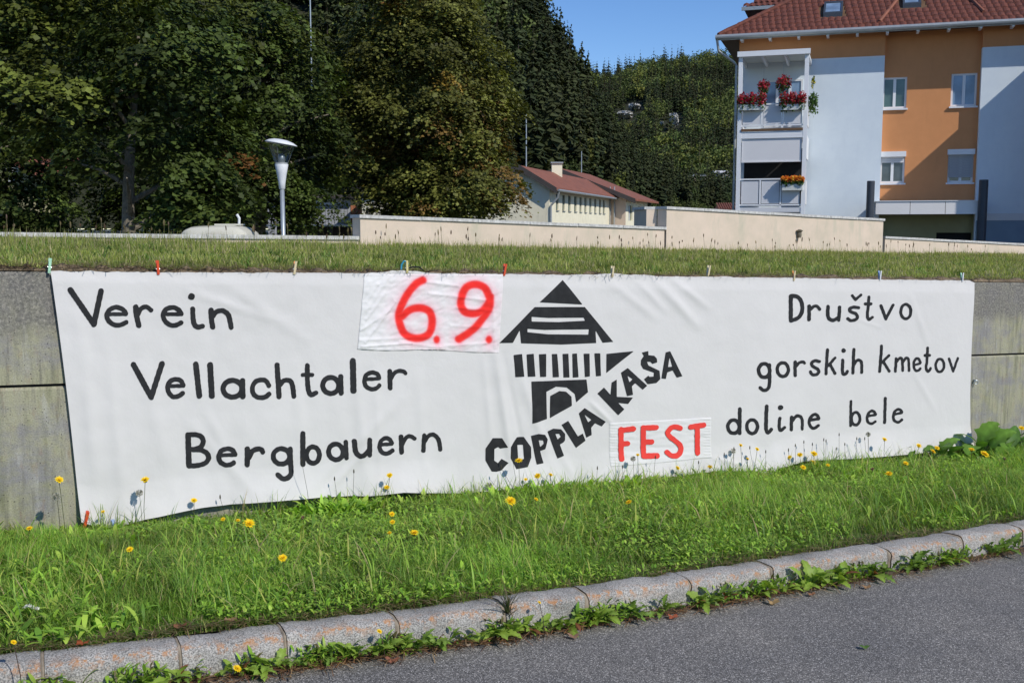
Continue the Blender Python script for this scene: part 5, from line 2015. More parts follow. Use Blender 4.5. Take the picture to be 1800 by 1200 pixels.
for (x0, x1, yr, ye, yb, Y, lab, mt) in ((1212, 1240, 305, 310, 314, 420, 'small pale farmhouse low on the wooded slope left of the balcony tower', 'pink_render'),
                                        (1258, 1290, 299, 304, 309, 430, 'white house half hidden by bushes beside the balcony tower', 'white_frame')):
    p0, p1 = at_depth(x0, yb, Y), at_depth(x1, yb, Y)
    ze_, zr_ = at_depth(x0, ye, Y)[2], at_depth(x0, yr, Y)[2]
    h = thing('farmhouse', lab, 'house', ((p0[0] + p1[0]) / 2, Y, p0[2]))
    m = MB()
    m.box(p0[0], p1[0], Y, Y + 7, p0[2] - 6, ze_)
    m.build('wall', M[mt], h)
    m = MB()
    xa, xb = p0[0] - .5, p1[0] + .5
    m.add([(xa, Y - .6, ze_), (xb, Y - .6, ze_), (xb, Y + 3.5, zr_), (xa, Y + 3.5, zr_), (xb, Y + 7.5, ze_), (xa, Y + 7.5, ze_)], [(0, 1, 2, 3), (3, 2, 4, 5), (0, 3, 5), (1, 4, 2)])
    m.build('roof', M['zinc'] if mt == 'pink_render' else M['grey_panel'], h)
    for k in range(3):
        xx = p0[0] + (p1[0] - p0[0]) * (k + .3) / 3
        m = MB()
        m.box(xx, xx + 0.8, Y - .03, Y - .005, ze_ - 1.0, ze_ - .35)
        m.build('window', M['glass'], h)


# ================================================================== hills and woods
def hill(name, X, SKY, BASE, Dn, Df, px_off, rows=14):
    """hillside between a foot line and a skyline, both given along picture columns"""
    X = np.array(X, float)

    def pt(px, t):
        ys = float(np.interp(px, X, SKY))
        yb = float(np.interp(px, X, BASE))
        dn = float(np.interp(px, X, Dn))
        df = float(np.interp(px, X, Df))
        b = at_depth(px, yb, dn)
        s_ = at_depth(px, ys, df)
        p = b + (s_ - b) * t
        k = 0.02 * dn
        p[2] += k * 0.35 * noise.noise((p[0] / (k * 3), p[1] / (k * 3), 2.0)) * math.sin(math.pi * min(t, 1))
        return p
    us = np.arange(X[0], X[-1] + 1, px_off)
    V, Fc = [], []
    ts = list(np.linspace(0, 1, rows)) + [1.25]
    for u in us:
        for t in ts[:-1]:
            V.append(pt(u, t))
        q = pt(u, 1.0) + np.array([0, 60, -25])
        V.append(q)
    n = len(ts)
    for i in range(len(us) - 1):
        for j in range(n - 1):
            a = i * n + j
            Fc.append((a, a + n, a + n + 1, a + 1))
    o = obj(name, V, Fc, M['slope'], None, smooth=True)
    tag(o, kind='structure')
    return pt


near = hill('wooded_hill', [-500, 0, 400, 800, 900, 960, 1000, 1040, 1100, 1160, 1215, 1300], [-330, -280, -200, -110, -20, 80, 150, 208, 288, 338, 374, 400],
            [402, 402, 402, 402, 402, 402, 402, 402, 402, 402, 402, 404], [130, 130, 130, 135, 150, 160, 165, 175, 190, 205, 220, 240],
            [330, 330, 330, 330, 320, 315, 310, 305, 300, 290, 280, 270], 20)
far = hill('far_hill', [700, 1000, 1035, 1080, 1120, 1160, 1210, 1250, 1290, 1400, 1700, 2400], [120, 138, 141, 138, 128, 120, 116, 112, 107, 88, 60, 20],
           [396] * 12, [380] * 12, [820, 820, 820, 820, 800, 790, 780, 770, 760, 740, 700, 700], 25, 18)
tag(sheet('valley_floor', -260, 260, 3, 42, 420, 3, lambda x, y: -2.2 + max(0, (y - 42)) * 0.006, M['yard']), kind='structure')


def conifer_mesh(seed, H=1.0, R=0.17, levels=17, per=9):
    """unit conifer: drooping, uneven tiers of ragged boughs; vertices, quads, colours"""
    r = np.random.default_rng(seed)
    V, F, C = [], [], []

    def quad(a, b, c, d, col):
        n = len(V)
        V.extend([a, b, c, d])
        F.append((n, n + 1, n + 2, n + 3))
        C.extend([col] * 4)
    tr = (0.05, 0.04, 0.03)
    for k in range(4):
        t0, t1 = k * math.pi / 2, (k + 1) * math.pi / 2
        quad((0.012 * math.cos(t0), 0.012 * math.sin(t0), 0), (0.012 * math.cos(t1), 0.012 * math.sin(t1), 0), (0.001, 0, H * .97), (0, 0.001, H * .97), tr)
    for i in range(levels):
        f = i / (levels - 1)
        z = H * (0.10 + 0.88 * f)
        rad = R * (1 - f) ** 0.85 * (0.85 + 0.3 * r.random()) + 0.012
        nb = max(4, int(per * (1 - f * 0.5)))
        ph = r.random() * 6.28
        for k in range(nb):
            t = ph + 2 * math.pi * (k + 0.5 * r.random()) / nb
            rr = rad * (0.65 + 0.55 * r.random())
            drop = rr * (0.35 + 0.3 * r.random())
            ct, st = math.cos(t), math.sin(t)
            w = rr * 0.34 + 0.006
            zz = z + H * 0.02 * r.normal()
            g = 0.75 + 0.5 * r.random()
            col = (0.026 * g, 0.033 * g, 0.013 * g)
            a = (0, 0, zz + 0.012)
            b = (rr * .6 * ct - w * st, rr * .6 * st + w * ct, zz - drop * .55)
            c = (rr * ct, rr * st, zz - drop * .85)
            d = (rr * .6 * ct + w * st, rr * .6 * st - w * ct, zz - drop * .55)
            quad(a, b, c, d, col)
            e = (rr * .75 * ct, rr * .75 * st, zz - drop * 1.5)
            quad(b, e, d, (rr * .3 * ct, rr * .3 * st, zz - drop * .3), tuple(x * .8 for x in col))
    return np.array(V), np.array(F), np.array(C)


def broad_mesh(seed, n=620, spread=0.32, yellow=0.0, s=0.024):
    r = np.random.default_rng(seed)
    nc = 16
    cc = r.normal(size=(nc, 3))
    cc /= np.linalg.norm(cc, axis=1)[:, None]
    cc *= (0.35 + 0.65 * r.random(nc))[:, None] * np.array([spread * .75, spread * .75, 0.30])
    cc[:, 2] += 0.62
    idx = r.integers(0, nc, n)
    P = cc[idx] + r.normal(size=(n, 3)) * 0.07
    a = r.normal(size=(n, 3))
    a /= np.linalg.norm(a, axis=1)[:, None]
    b = np.cross(a, r.normal(size=(n, 3)))
    b /= np.linalg.norm(b, axis=1)[:, None]
    V = np.stack([P - a * s, P + b * s, P + a * s, P - b * s], axis=1).reshape(-1, 3)
    g = (0.7 + 0.6 * r.random(n))[:, None]
    col = np.array([0.046, 0.060, 0.018]) * (1 - yellow) + np.array([0.085, 0.095, 0.02]) * yellow
    C = np.repeat(col[None, :] * g, 4, axis=0)
    return V, np.arange(4 * n).reshape(n, 4), C


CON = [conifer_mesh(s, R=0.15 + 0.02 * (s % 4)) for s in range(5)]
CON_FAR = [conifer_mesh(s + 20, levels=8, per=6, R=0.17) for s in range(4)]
BRD = [broad_mesh(s, yellow=(0.0, 0.25, 0.6, 0.1)[s % 4]) for s in range(4)]
BRD_FAR = [broad_mesh(s + 10, n=90, yellow=(0.0, 0.3, 0.7, 0.1)[s % 4], s=0.045) for s in range(4)]


CRAGS = [(1100, 200, 34, 16), (1118, 186, 26, 14), (1188, 209, 19, 26), (1166, 218, 8, 14)]


def row_of(p):
    return 600 - F_PX * ((p[1]) * sp_ + (p[2] - 1.7) * cp_) / (p[1] * cp_ - (p[2] - 1.7) * sp_)


def forest(name, pt, n, x0, x1, hmin, hmax, conif, kinds, wx=None, seed=1, bright=1.0, tmin=0.0, tmax=1.0, tcut=9):
    r = np.random.default_rng(seed)
    Vs, Fs, Cs, off = [], [], [], 0
    for k in range(n):
        u = x0 + (x1 - x0) * r.random()
        t = tmin + (tmax - tmin) * r.random() ** 0.9
        p = pt(u, t)
        if t > tcut and u > 925 and u < 1070:
            continue
        isc = noise.noise((p[0] / 40, p[1] / 60, 8.0)) + conif > r.random() * 0.6
        v, f, c = (kinds[0] if isc else kinds[1])[int(r.integers(0, 4))]
        h = (hmin + (hmax - hmin) * r.random()) * (1.0 if isc else 0.72)
        if tcut < 9:
            h *= float(np.interp(u, [990, 1110], [1.0, 0.55]))
        y0_, y1_ = row_of(p), row_of(p + np.array([0, 0, h]))
        if any(abs(u - cx) < cw * .55 + 3 and y1_ < cy + ch * .35 and y0_ > cy - ch * .4 for cx, cy, cw, ch in CRAGS) and p[1] > 330 and r.random() < 0.96:
            continue
        an = r.random() * 6.28
        ca, sa = math.cos(an), math.sin(an)
        sx = h * (0.85 + 0.3 * r.random())
        vv = np.stack([(v[:, 0] * ca - v[:, 1] * sa) * sx, (v[:, 0] * sa + v[:, 1] * ca) * sx, v[:, 2] * h], axis=1)
        vv += np.array([p[0], p[1], p[2] - 0.03 * h])
        tint = (0.7 + 0.65 * r.random()) * bright
        Vs.append(vv)
        Fs.append(f + off)
        Cs.append(c * tint * np.array([1 + 0.25 * (r.random() - .5), 1, 1]))
        off += len(vv)
    o = obj(name, np.concatenate(Vs), np.concatenate(Fs), M['needle'], cols=np.concatenate(Cs))
    return tag(o, kind='stuff')


forest('near_forest', near, 1150, 560, 1290, 12, 24, 0.58, (CON, BRD), seed=3, bright=1.6, tcut=0.90)
forest('near_forest_left', near, 420, -500, 620, 12, 19, 0.6, (CON, BRD), seed=4, tmax=0.75)
forest('far_forest', far, 4200, 980, 1400, 8, 18, 0.36, (CON_FAR, BRD_FAR), seed=5, bright=2.0)
forest('far_forest_right', far, 500, 1420, 2300, 14, 22, 0.30, (CON_FAR, BRD_FAR), seed=6, bright=1.15)
forest('foot_bushes', lambda u, t: near(u, t * 0.22), 190, 930, 1290, 5, 9, -0.4, (CON, BRD), seed=9, bright=1.6)

# conifers that stand out on the skyline of the near hill
for (px, ytop, ybot, lab, sd) in ((955, -12, 70, 'large spruce touching the top of the picture where the wooded hill meets the sky', 0),
                                  (968, 22, 95, 'spruce with loose hanging boughs on the skyline at the top of the hill', 1),
                                  (978, 42, 110, 'slim spruce just below the highest one on the hill skyline', 2),
                                  (996, 68, 135, 'dark broad spruce halfway down the steep skyline', 3),
                                  (1008, 88, 150, 'narrow spruce on the skyline right of the dark broad spruce', 4),
                                  (1022, 112, 175, 'lowest skyline spruce where the near hill cuts the far hill', 1)):
    Yd = 300
    b, t = at_depth(px, ybot, Yd), at_depth(px, ytop, Yd)
    h = t[2] - b[2]
    v, f, c = CON[sd]
    root = thing('spruce_tree', lab, 'tree', b, 'spruces on the hill skyline')
    me = mesh_from('crown', v * np.array([h * 1.5, h * 1.5, h]), f[4:], M['needle'], cols=c)
    o = bpy.data.objects.new('crown', me)
    COL.objects.link(o)
    o.parent = root
    m = MB()
    m.tube([(0, 0, -1), (0, 0, h * .5), (0, 0, h * .95)], [h * .014, h * .009, h * .002], 6)
    obj('trunk', m.v, m.f, M['bark'], root, local=True)


# pale limestone crags on the far hill
def crag(px, py, w, h, t_d, seed, lab):
    c = at_depth(px, py, t_d)
    k = t_d / 1855.0
    r = np.random.default_rng(seed)
    V, Fc = [], []
    nx, nz_ = 14, 12
    for i in range(nx):
        for j in range(nz_):
            u, v = i / (nx - 1) * 2 - 1, j / (nz_ - 1) * 2 - 1
            e = 1 - 0.75 * abs(noise.noise((u * 3 + seed, v * 3, 0)))
            x = u * w / 2 * k * e * math.sqrt(max(0, 1 - 0.6 * v * v))
            z = v * h / 2 * k * e
            y = (u * u + v * v) * 4 * k * 4 + 5 * k * 3 * noise.noise((u * 3, v * 4, seed))
            V.append((c[0] + x, c[1] + y, c[2] + z))
    for i in range(nx - 1):
        for j in range(nz_ - 1):
            a = i * nz_ + j
            Fc.append((a, a + nz_, a + nz_ + 1, a + 1))
    o = obj('rock_crag', V, Fc, M['rock'], smooth=False, loc=c)
    tag(o, lab, 'rock')


def far_depth(px, py):
    """distance of the far hill along a sight line"""
    lo, hi = 0.0, 1.0
    for _ in range(20):
        mid = (lo + hi) / 2
        p = far(px, mid)
        d_ = p - EYE
        row = 600 - F_PX * (d_[1] * sp_ + d_[2] * cp_) / (d_[1] * cp_ - d_[2] * sp_)
        if row > py:
            lo = mid
        else:
            hi = mid
    return p[1]


for px, py, w, h, sd, lab in ((1100, 200, 34, 16, 1, 'wide pale limestone crag on the wooded far hill'), (1118, 186, 26, 14, 2, 'limestone ledge just above the wide crag'),
                              (1188, 209, 19, 26, 3, 'rounded white limestone outcrop nearest the balcony tower'), (1166, 218, 8, 14, 4, 'small narrow limestone rib left of the rounded outcrop')):
    crag(px, py, w, h, far_depth(px, py) - 30, sd, lab)


# ================================================================== maples
def tree_skeleton(base, top, r0, seed, n_limb=9, spread=2.5):
    r = np.random.default_rng(seed)
    b, t = np.array(base), np.array(top)
    m = MB()
    pts = []
    for k in range(9):
        f = k / 8
        p = b + (t - b) * f
        p[0] += 0.18 * math.sin(f * 5 + seed) * f
        pts.append(p)
    m.tube(pts, [r0 * (1.35 if k == 0 else 1) * (1 - 0.8 * k / 8) for k in range(9)], 10)
    for k in range(n_limb):
        f = 0.32 + 0.6 * k / n_limb
        p = b + (t - b) * f
        an = r.random() * 6.28
        L = spread * (1.1 - 0.6 * f) * (0.8 + 0.4 * r.random())
        q = p + np.array([math.cos(an) * L * .5, math.sin(an) * L * .5, L * 0.28])
        w = p + np.array([math.cos(an) * L, math.sin(an) * L, L * 0.42])
        m.tube([p, q, w], [r0 * 0.42 * (1 - f * .5), r0 * 0.26 * (1 - f * .5), r0 * 0.08], 7)
    return m


def crown(center, radii, n_bough, leaf, seed, colfn, dens=230, back=0.7, trunk_gap=None):
    """tiers of drooping boughs, each a loose dome of leaves, with a sparse dark filling between them"""
    r = np.random.default_rng(seed)
    c0, R = np.array(center), np.array(radii)
    P, N_, CC = [], [], []
    k = tries = 0
    while k < n_bough and tries < n_bough * 12:
        tries += 1
        d = r.normal(size=3)
        d /= np.linalg.norm(d)
        if d[1] > back:
            continue
        f = 0.72 + 0.30 * r.random()
        if r.random() < 0.18:
            f *= 0.75
        lump = 1 + 0.15 * noise.noise((d[0] * 2.2 + seed, d[1] * 2.2, d[2] * 2.2))
        pc = c0 + d * f * R * lump
        if trunk_gap and pc[1] < trunk_gap[2] + 0.6 and abs(pc[0] - trunk_gap[0] - 0.1) < 1.5 and pc[2] < trunk_gap[1]:
            continue
        k += 1
        rb = 0.40 + 0.85 * r.random() ** 1.5
        out = np.array([d[0], d[1], 0]) / (math.hypot(d[0], d[1]) + 1e-6)
        tone = colfn(pc, r)
        # a bough is made of several sprays
        for q_ in range(int(3 + rb * 6)):
            a = r.random() * 6.283
            rr = rb * math.sqrt(r.random())
            sc = pc + np.array([rr * math.cos(a), rr * math.sin(a) * 0.9, -0.55 * rr * rr / rb + 0.10 * r.normal()])
            m = int(dens * (0.16 + 0.14 * r.random()))
            ss = 0.17 + 0.13 * r.random()
            q = r.normal(size=(m, 3)) * np.array([ss, ss, 0.055])
            q[:, 2] -= 0.55 * np.abs(q[:, 0] ** 2 + q[:, 1] ** 2) / ss * 0.8 + 0.35 * (q[:, 0] * out[0] + q[:, 1] * out[1])
            P.append(sc + q)
            N_.append(r.normal(size=(m, 3)) * 0.36 + np.array([out[0] * 0.5, out[1] * 0.5, 0.9]))
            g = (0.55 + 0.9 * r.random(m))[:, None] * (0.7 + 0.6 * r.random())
            CC.append(np.array(tone)[None, :] * g)
    # leaves inside the crown, coloured darker to imitate the shade there
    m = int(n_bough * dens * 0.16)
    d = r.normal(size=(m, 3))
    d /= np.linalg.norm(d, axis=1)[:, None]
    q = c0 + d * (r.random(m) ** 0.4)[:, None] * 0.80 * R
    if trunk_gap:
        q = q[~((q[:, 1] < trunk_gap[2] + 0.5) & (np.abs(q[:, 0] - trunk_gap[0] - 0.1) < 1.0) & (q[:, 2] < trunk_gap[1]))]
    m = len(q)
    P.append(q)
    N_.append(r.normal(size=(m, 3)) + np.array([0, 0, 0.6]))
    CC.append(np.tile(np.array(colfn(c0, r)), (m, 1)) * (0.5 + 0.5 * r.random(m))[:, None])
    P, N_, CC = np.concatenate(P), np.concatenate(N_), np.concatenate(CC)
    N_ /= np.linalg.norm(N_, axis=1)[:, None]
    n = len(P)
    a = np.cross(N_, r.normal(size=(n, 3)))
    a /= np.linalg.norm(a, axis=1)[:, None]
    b = np.cross(N_, a)
    s = (leaf * 0.80 * (0.6 + 0.8 * r.random(n)))[:, None]
    V = np.stack([P - a * s * .5, P + b * s * .52 + a * s * .02 - N_ * s * .10, P + a * s * .62, P - b * s * .52 + a * s * .02 - N_ * s * .10], axis=1).reshape(-1, 3)
    i = np.arange(n) * 4
    F = np.concatenate([np.stack([i, i + 1, i + 2], axis=1), np.stack([i, i + 2, i + 3], axis=1)])
    return V, F, np.repeat(CC, 4, axis=0)


def autumn(share, green, tone):
    def fn(p, r):
        if r.random() < share:
            return random.choice([(0.18, 0.085, 0.025), (0.17, 0.105, 0.03), (0.21, 0.14, 0.025)])
        g = 0.45 + 0.95 * r.random()
        return tuple(x * g * tone for x in green)
    return fn


def maple(name, lab, px, Y, r0, ytop, crowns, seed, gz=-1.0, trunk_x=None, top_z=None, limbs=9, cfn=None):
    b = at_depth(px, 400, Y)
    base = (b[0], Y, gz)
    root = thing('maple_tree', lab, 'tree', base)
    t = at_depth(px + 10, ytop, Y)
    m = tree_skeleton(base, (t[0], Y, min(t[2], 13)), r0, seed, limbs, 2.6)
    m.build('trunk', M['bark'], root)
    Vs, Fs, Cs, off = [], [], [], 0
    for k, (cx, cy, cY, rx, ry, rz, nb, leaf, cf) in enumerate(crowns):
        c = at_depth(cx, cy, cY)
        kk = cY / 1855.0
        V, F, C = crown(c, (rx * kk, ry, rz * kk), nb, leaf, seed * 10 + k, cf, trunk_gap=(b[0], 3.9, Y) if Y < 32 else None)
        Vs.append(V)
        Fs.append(F + off)
        Cs.append(C)
        off += len(V)
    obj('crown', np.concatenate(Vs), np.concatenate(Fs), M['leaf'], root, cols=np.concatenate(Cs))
    return root


GA = autumn(0.008, (0.098, 0.118, 0.022), 0.95)
GB = autumn(0.006, (0.072, 0.102, 0.022), 0.95)
GC = autumn(0.10, (0.135, 0.142, 0.032), 0.95)
maple('maple', 'big maple at the left with a forked mossy trunk and dark gaps', 222, 31.0, 0.26, 60,
      [(110, 110, 31, 165, 3.0, 185, 28, 0.18, GA), (300, 150, 30.5, 140, 2.8, 205, 32, 0.175, GB), (335, 315, 30, 75, 1.2, 48, 8, 0.16, GB), (250, 355, 30.5, 30, .6, 22, 2, 0.15, GB), (40, -60, 31, 230, 3.0, 120, 24, 0.18, GA)], 3, limbs=12)
maple('maple', 'dense green maple behind the lamp with low hanging boughs', 452, 37.0, 0.24, 40,
      [(465, 190, 37, 140, 2.8, 195, 56, 0.165, GB), (400, 312, 36, 115, 2.4, 50, 26, 0.15, GB), (530, 340, 36.5, 36, 1.0, 34, 9, 0.13, GB), (330, 60, 37, 200, 3, 130, 34, 0.16, GA)], 5)
maple('maple', 'brownish maple with rusty leaves between the lamp and the low cream building', 752, 41.0, 0.26, 30,
      [(735, 170, 41, 142, 3.4, 180, 112, 0.145, GC), (660, 200, 41, 70, 2.6, 120, 34, 0.145, GC), (825, 225, 41, 85, 2.8, 125, 46, 0.145, GC), (805, 300, 40.5, 108, 2.4, 58, 38, 0.14, GC), (715, 318, 40.5, 66, 2.0, 48, 18, 0.14, GC), (735, 350, 40.5, 75, 1.6, 22, 16, 0.13, GC), (745, 0, 41, 100, 3, 95, 34, 0.145, GC)], 8)
maple('maple', 'shadowy maple at the left edge of the picture behind the big one', -60, 42.0, 0.24, 60,
      [(-40, 120, 43, 230, 3.0, 240, 80, 0.18, GB), (40, 350, 43, 110, 2.4, 60, 26, 0.17, GB), (50, 388, 43, 60, 1.6, 22, 16, 0.15, GB), (290, 330, 45, 150, 2, 80, 36, 0.17, GB)], 11)

# small birch-like shrub in front of the annexe window
c = at_depth(1129, 385, 72)
root = thing('shrub', 'sparse dark shrub in front of the annexe next to the distant lamp', 'shrub', (c[0], 72, -2.0))
v, f, c_ = cluster(c, (0.35, 0.35, 0.9), 150, 0.09, [(0.03, 0.05, 0.015), (0.05, 0.07, 0.02)], 77)
obj('foliage', v, f, M['leaf'], root, cols=c_)
m = MB()
m.tube([(c[0], 72, -2), (c[0], 72, c[2])], 0.04, 6)
m.build('stem', M['bark'], root)


# ================================================================== grass, weeds and flowers
def blades(P, L, W, head, lean, curl, C, prof=(1.0, 0.85, 0.55, 0.0), twist=0.0, fold=0.0):
    """many leaf-like strips at once. P (n,3) roots; returns verts, quads, colours"""
    n = len(P)
    k = len(prof)
    dirx = np.stack([np.cos(head), np.sin(head), np.zeros(n)], 1)
    side = np.stack([-np.sin(head), np.cos(head), np.zeros(n)], 1)
    V = np.zeros((n, k, 2, 3))
    pos = P.copy()
    ang = lean.copy()
    seg = L / (k - 1)
    for i in range(k):
        w = (W * prof[i] * 0.5)[:, None]
        up = np.zeros((n, 3))
        up[:, 2] = 1
        sd = side * math.cos(twist * i) + up * math.sin(twist * i)
        V[:, i, 0] = pos - sd * w
        V[:, i, 1] = pos + sd * w
        pos = pos + (dirx * np.sin(ang)[:, None] + up * np.cos(ang)[:, None]) * seg[:, None]
        ang = ang + curl
    V = V.reshape(n * k * 2, 3)
    b = (np.arange(n) * k * 2)[:, None]
    Fs = []
    for i in range(k - 1):
        Fs.append(b + np.array([[2 * i, 2 * i + 1, 2 * i + 3, 2 * i + 2]]))
    F = np.concatenate(Fs, axis=0)
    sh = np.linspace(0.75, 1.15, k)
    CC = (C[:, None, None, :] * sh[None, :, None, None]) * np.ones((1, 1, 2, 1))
    return V, F, CC.reshape(-1, 3)


def bilin(G, u, t):
    """G (nu, nt, 3) regular grid, u and t in 0..1"""
    nu, nt = G.shape[:2]
    x, y = np.clip(u, 0, 0.99999) * (nu - 1), np.clip(t, 0, 0.99999) * (nt - 1)
    i, j = x.astype(int), y.astype(int)
    fx, fy = (x - i)[:, None], (y - j)[:, None]
    return G[i, j] * (1 - fx) * (1 - fy) + G[i + 1, j] * fx * (1 - fy) + G[i, j + 1] * (1 - fx) * fy + G[i + 1, j + 1] * fx * fy


VX0, VX1 = -260, 2060
VG = np.array([[verge(u, t) for t in np.linspace(0, 1, 24)] for u in np.linspace(VX0, VX1, 140)])
LG = np.array([[lawn(u, t) for t in np.linspace(0, 1, 24)] for u in np.linspace(-300, 2150, 120)])
# smooth random fields
def field(n, seed, scale):
    """lattice noise lookup for (x, y) arrays"""
    r = np.random.default_rng(seed)
    T_ = r.random((64, 64))

    def fn(x, y):
        X, Y = x * scale + 1000, y * scale + 1000
        i, j = np.floor(X).astype(int), np.floor(Y).astype(int)
        fx, fy = X - i, Y - j
        fx, fy = fx * fx * (3 - 2 * fx), fy * fy * (3 - 2 * fy)
        g = lambda a, b: T_[a % 64, b % 64]
        return (g(i, j) * (1 - fx) + g(i + 1, j) * fx) * (1 - fy) + (g(i, j + 1) * (1 - fx) + g(i + 1, j + 1) * fx) * fy
    return fn


f1, f2, f3, f4 = field(0, 11, 1.3), field(0, 12, 5.0), field(0, 13, 2.5), field(0, 14, 11.0)


def pick(pal, n, r, weights=None):
    pal = np.array(pal)
    w = None if weights is None else np.array(weights) / np.sum(weights)
    return pal[r.choice(len(pal), n, p=w)]


def gather(parts):
    V, F, C, off = [], [], [], 0
    for v, f, c in parts:
        V.append(v)
        F.append(f + off)
        C.append(c)
        off += len(v)
    return np.concatenate(V), np.concatenate(F), np.concatenate(C)


GR = [(0.23, 0.40, 0.058), (0.14, 0.27, 0.046), (0.31, 0.48, 0.07), (0.26, 0.34, 0.07), (0.46, 0.48, 0.12), (0.52, 0.42, 0.22)]
# --- verge turf
r_ = np.random.default_rng(21)
n = 200000
u, t = r_.random(n), r_.random(n)
px_ = VX0 + u * (VX1 - VX0)
P = bilin(VG, u, t)
h = 0.045 + 0.055 * f1(P[:, 0], P[:, 1]) + 0.035 * (f2(P[:, 0], P[:, 1]) - 0.4)
h = h * np.where(t < 0.10, 0.55 + t * 4.5, 1.0) * np.where(t > 0.88, 1.0, 1.0)
L = np.clip(h * (0.6 + 0.8 * r_.random(n)), 0.02, 0.2)
keep = f4(P[:, 0], P[:, 1]) + r_.random(n) * 0.9 > 0.35
tone = 0.50 + 0.90 * f3(P[:, 0], P[:, 1])
C = pick(GR, n, r_, (3, 3, 2, 2, 0.7, 0.45)) * tone[:, None] * (0.75 + 0.5 * r_.random(n))[:, None]
W = 0.0024 + 0.0034 * r_.random(n)
head = r_.random(n) * 6.283
head = np.where(r_.random(n) < 0.5, f2(P[:, 1], P[:, 0]) * 12 + r_.normal(size=n) * 0.7, head)
lean = np.abs(r_.normal(size=n)) * 0.62 + 0.08
curl = 0.15 + 0.35 * r_.random(n)
sel = keep
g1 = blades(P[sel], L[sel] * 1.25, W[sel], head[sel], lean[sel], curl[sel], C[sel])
# longer, arching blades
n = 9000
u, t = r_.random(n), r_.random(n) ** 0.8
P = bilin(VG, u, t)
C = pick(GR, n, r_, (2, 2, 3, 2, 1.5, 0.6)) * (0.8 + 0.5 * r_.random(n))[:, None]
k_ = f1(P[:, 0] + 3, P[:, 1]) > 0.42
g2 = blades(P[k_], (0.12 + 0.13 * r_.random(n))[k_], (0.004 + 0.005 * r_.random(n))[k_], (r_.random(n) * 6.283)[k_], (0.1 + 0.5 * r_.random(n))[k_], (0.15 + 0.4 * r_.random(n))[k_], C[k_], prof=(0.8, 1.0, 0.85, 0.55, 0.0))
# tall tufts hard against the wall, in front of the cloth's lower edge
n = 2600
u, t = r_.random(n), 0.90 + 0.09 * r_.random(n)
P = bilin(VG, u, t)
k_ = (f2(P[:, 0] * 0.9 + 2, P[:, 1]) > 0.52)
C = pick(GR, n, r_, (2, 3, 2, 2, 1.5, 1.0)) * (0.7 + 0.5 * r_.random(n))[:, None]
g3 = blades(P[k_], (0.10 + 0.16 * r_.random(n) ** 1.6)[k_], (0.003 + 0.003 * r_.random(n))[k_], (r_.random(n) * 6.283)[k_], (0.05 + 0.35 * r_.random(n))[k_], (0.06 + 0.22 * r_.random(n))[k_], C[k_], prof=(0.8, 1.0, 0.85, 0.55, 0.0))
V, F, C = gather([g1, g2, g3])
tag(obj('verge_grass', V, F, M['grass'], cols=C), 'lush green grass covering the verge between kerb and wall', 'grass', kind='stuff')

# --- broad leaves among the grass (clover, yarrow, plantain)
n = 46000
u, t = r_.random(n), r_.random(n)
px_ = VX0 + u * (VX1 - VX0)
P = bilin(VG, u, t)
dens = 0.25 + 0.75 * np.exp(-((px_ - 950) / 420.0) ** 2) + 0.3 * (t > 0.8)
k_ = (f3(P[:, 0] + 9, P[:, 1] + 4) * dens > 0.17)
P = P[k_]
n = len(P)
P[:, 2] += 0.02 + 0.05 * r_.random(n)
BL = [(0.25, 0.45, 0.045), (0.33, 0.53, 0.06), (0.16, 0.31, 0.036), (0.40, 0.55, 0.08)]
C = pick(BL, n, r_) * (0.7 + 0.6 * r_.random(n))[:, None]
b1_ = blades(P, 0.014 + 0.026 * r_.random(n), 0.007 + 0.009 * r_.random(n), r_.random(n) * 6.283, 0.5 + 0.9 * r_.random(n), 0.1 + 0.4 * r_.random(n), C, prof=(0.35, 1.0, 0.85, 0.1))
n = 5200
u, t = r_.random(n), r_.random(n)
P = bilin(VG, u, t)
P[:, 2] += 0.03
C = pick(BL, n, r_) * (0.8 + 0.6 * r_.random(n))[:, None]
k_ = f1(P[:, 0] * 1.6 + 5, P[:, 1] * 1.6 + 2) > 0.58
# bigger leaf clumps growing up before the lower edge of the cloth
nb = 480
ub = np.concatenate([(r_.normal(size=nb // 2) * 45 + 590), (r_.normal(size=nb // 4) * 60 + 930), (r_.normal(size=nb - nb // 2 - nb // 4) * 110 + 1130)])
Pb = bilin(VG, (ub - VX0) / (VX1 - VX0), 0.86 + 0.12 * r_.random(nb))
Pb[:, 2] += 0.01 + 0.04 * r_.random(nb)
Cb = pick(BL, nb, r_) * (0.8 + 0.5 * r_.random(nb))[:, None]
b3_ = blades(Pb, 0.06 + 0.07 * r_.random(nb), 0.018 + 0.018 * r_.random(nb), r_.random(nb) * 6.283, 0.05 + 0.6 * r_.random(nb), 0.15 + 0.3 * r_.random(nb), Cb, prof=(0.25, 0.7, 1.0, 0.8, 0.1))
b2_ = blades(P[k_], (0.05 + 0.07 * r_.random(n))[k_], (0.012 + 0.014 * r_.random(n))[k_], (r_.random(n) * 6.283)[k_], (0.3 + 0.8 * r_.random(n))[k_], (0.15 + 0.4 * r_.random(n))[k_], C[k_], prof=(0.25, 0.8, 1.0, 0.75, 0.05))
V, F, C = gather([b1_, b2_, b3_])
tag(obj('verge_herbs', V, F, M['weed'], cols=C), 'small broad leaved herbs mixed through the verge grass', 'ground cover', kind='stuff')

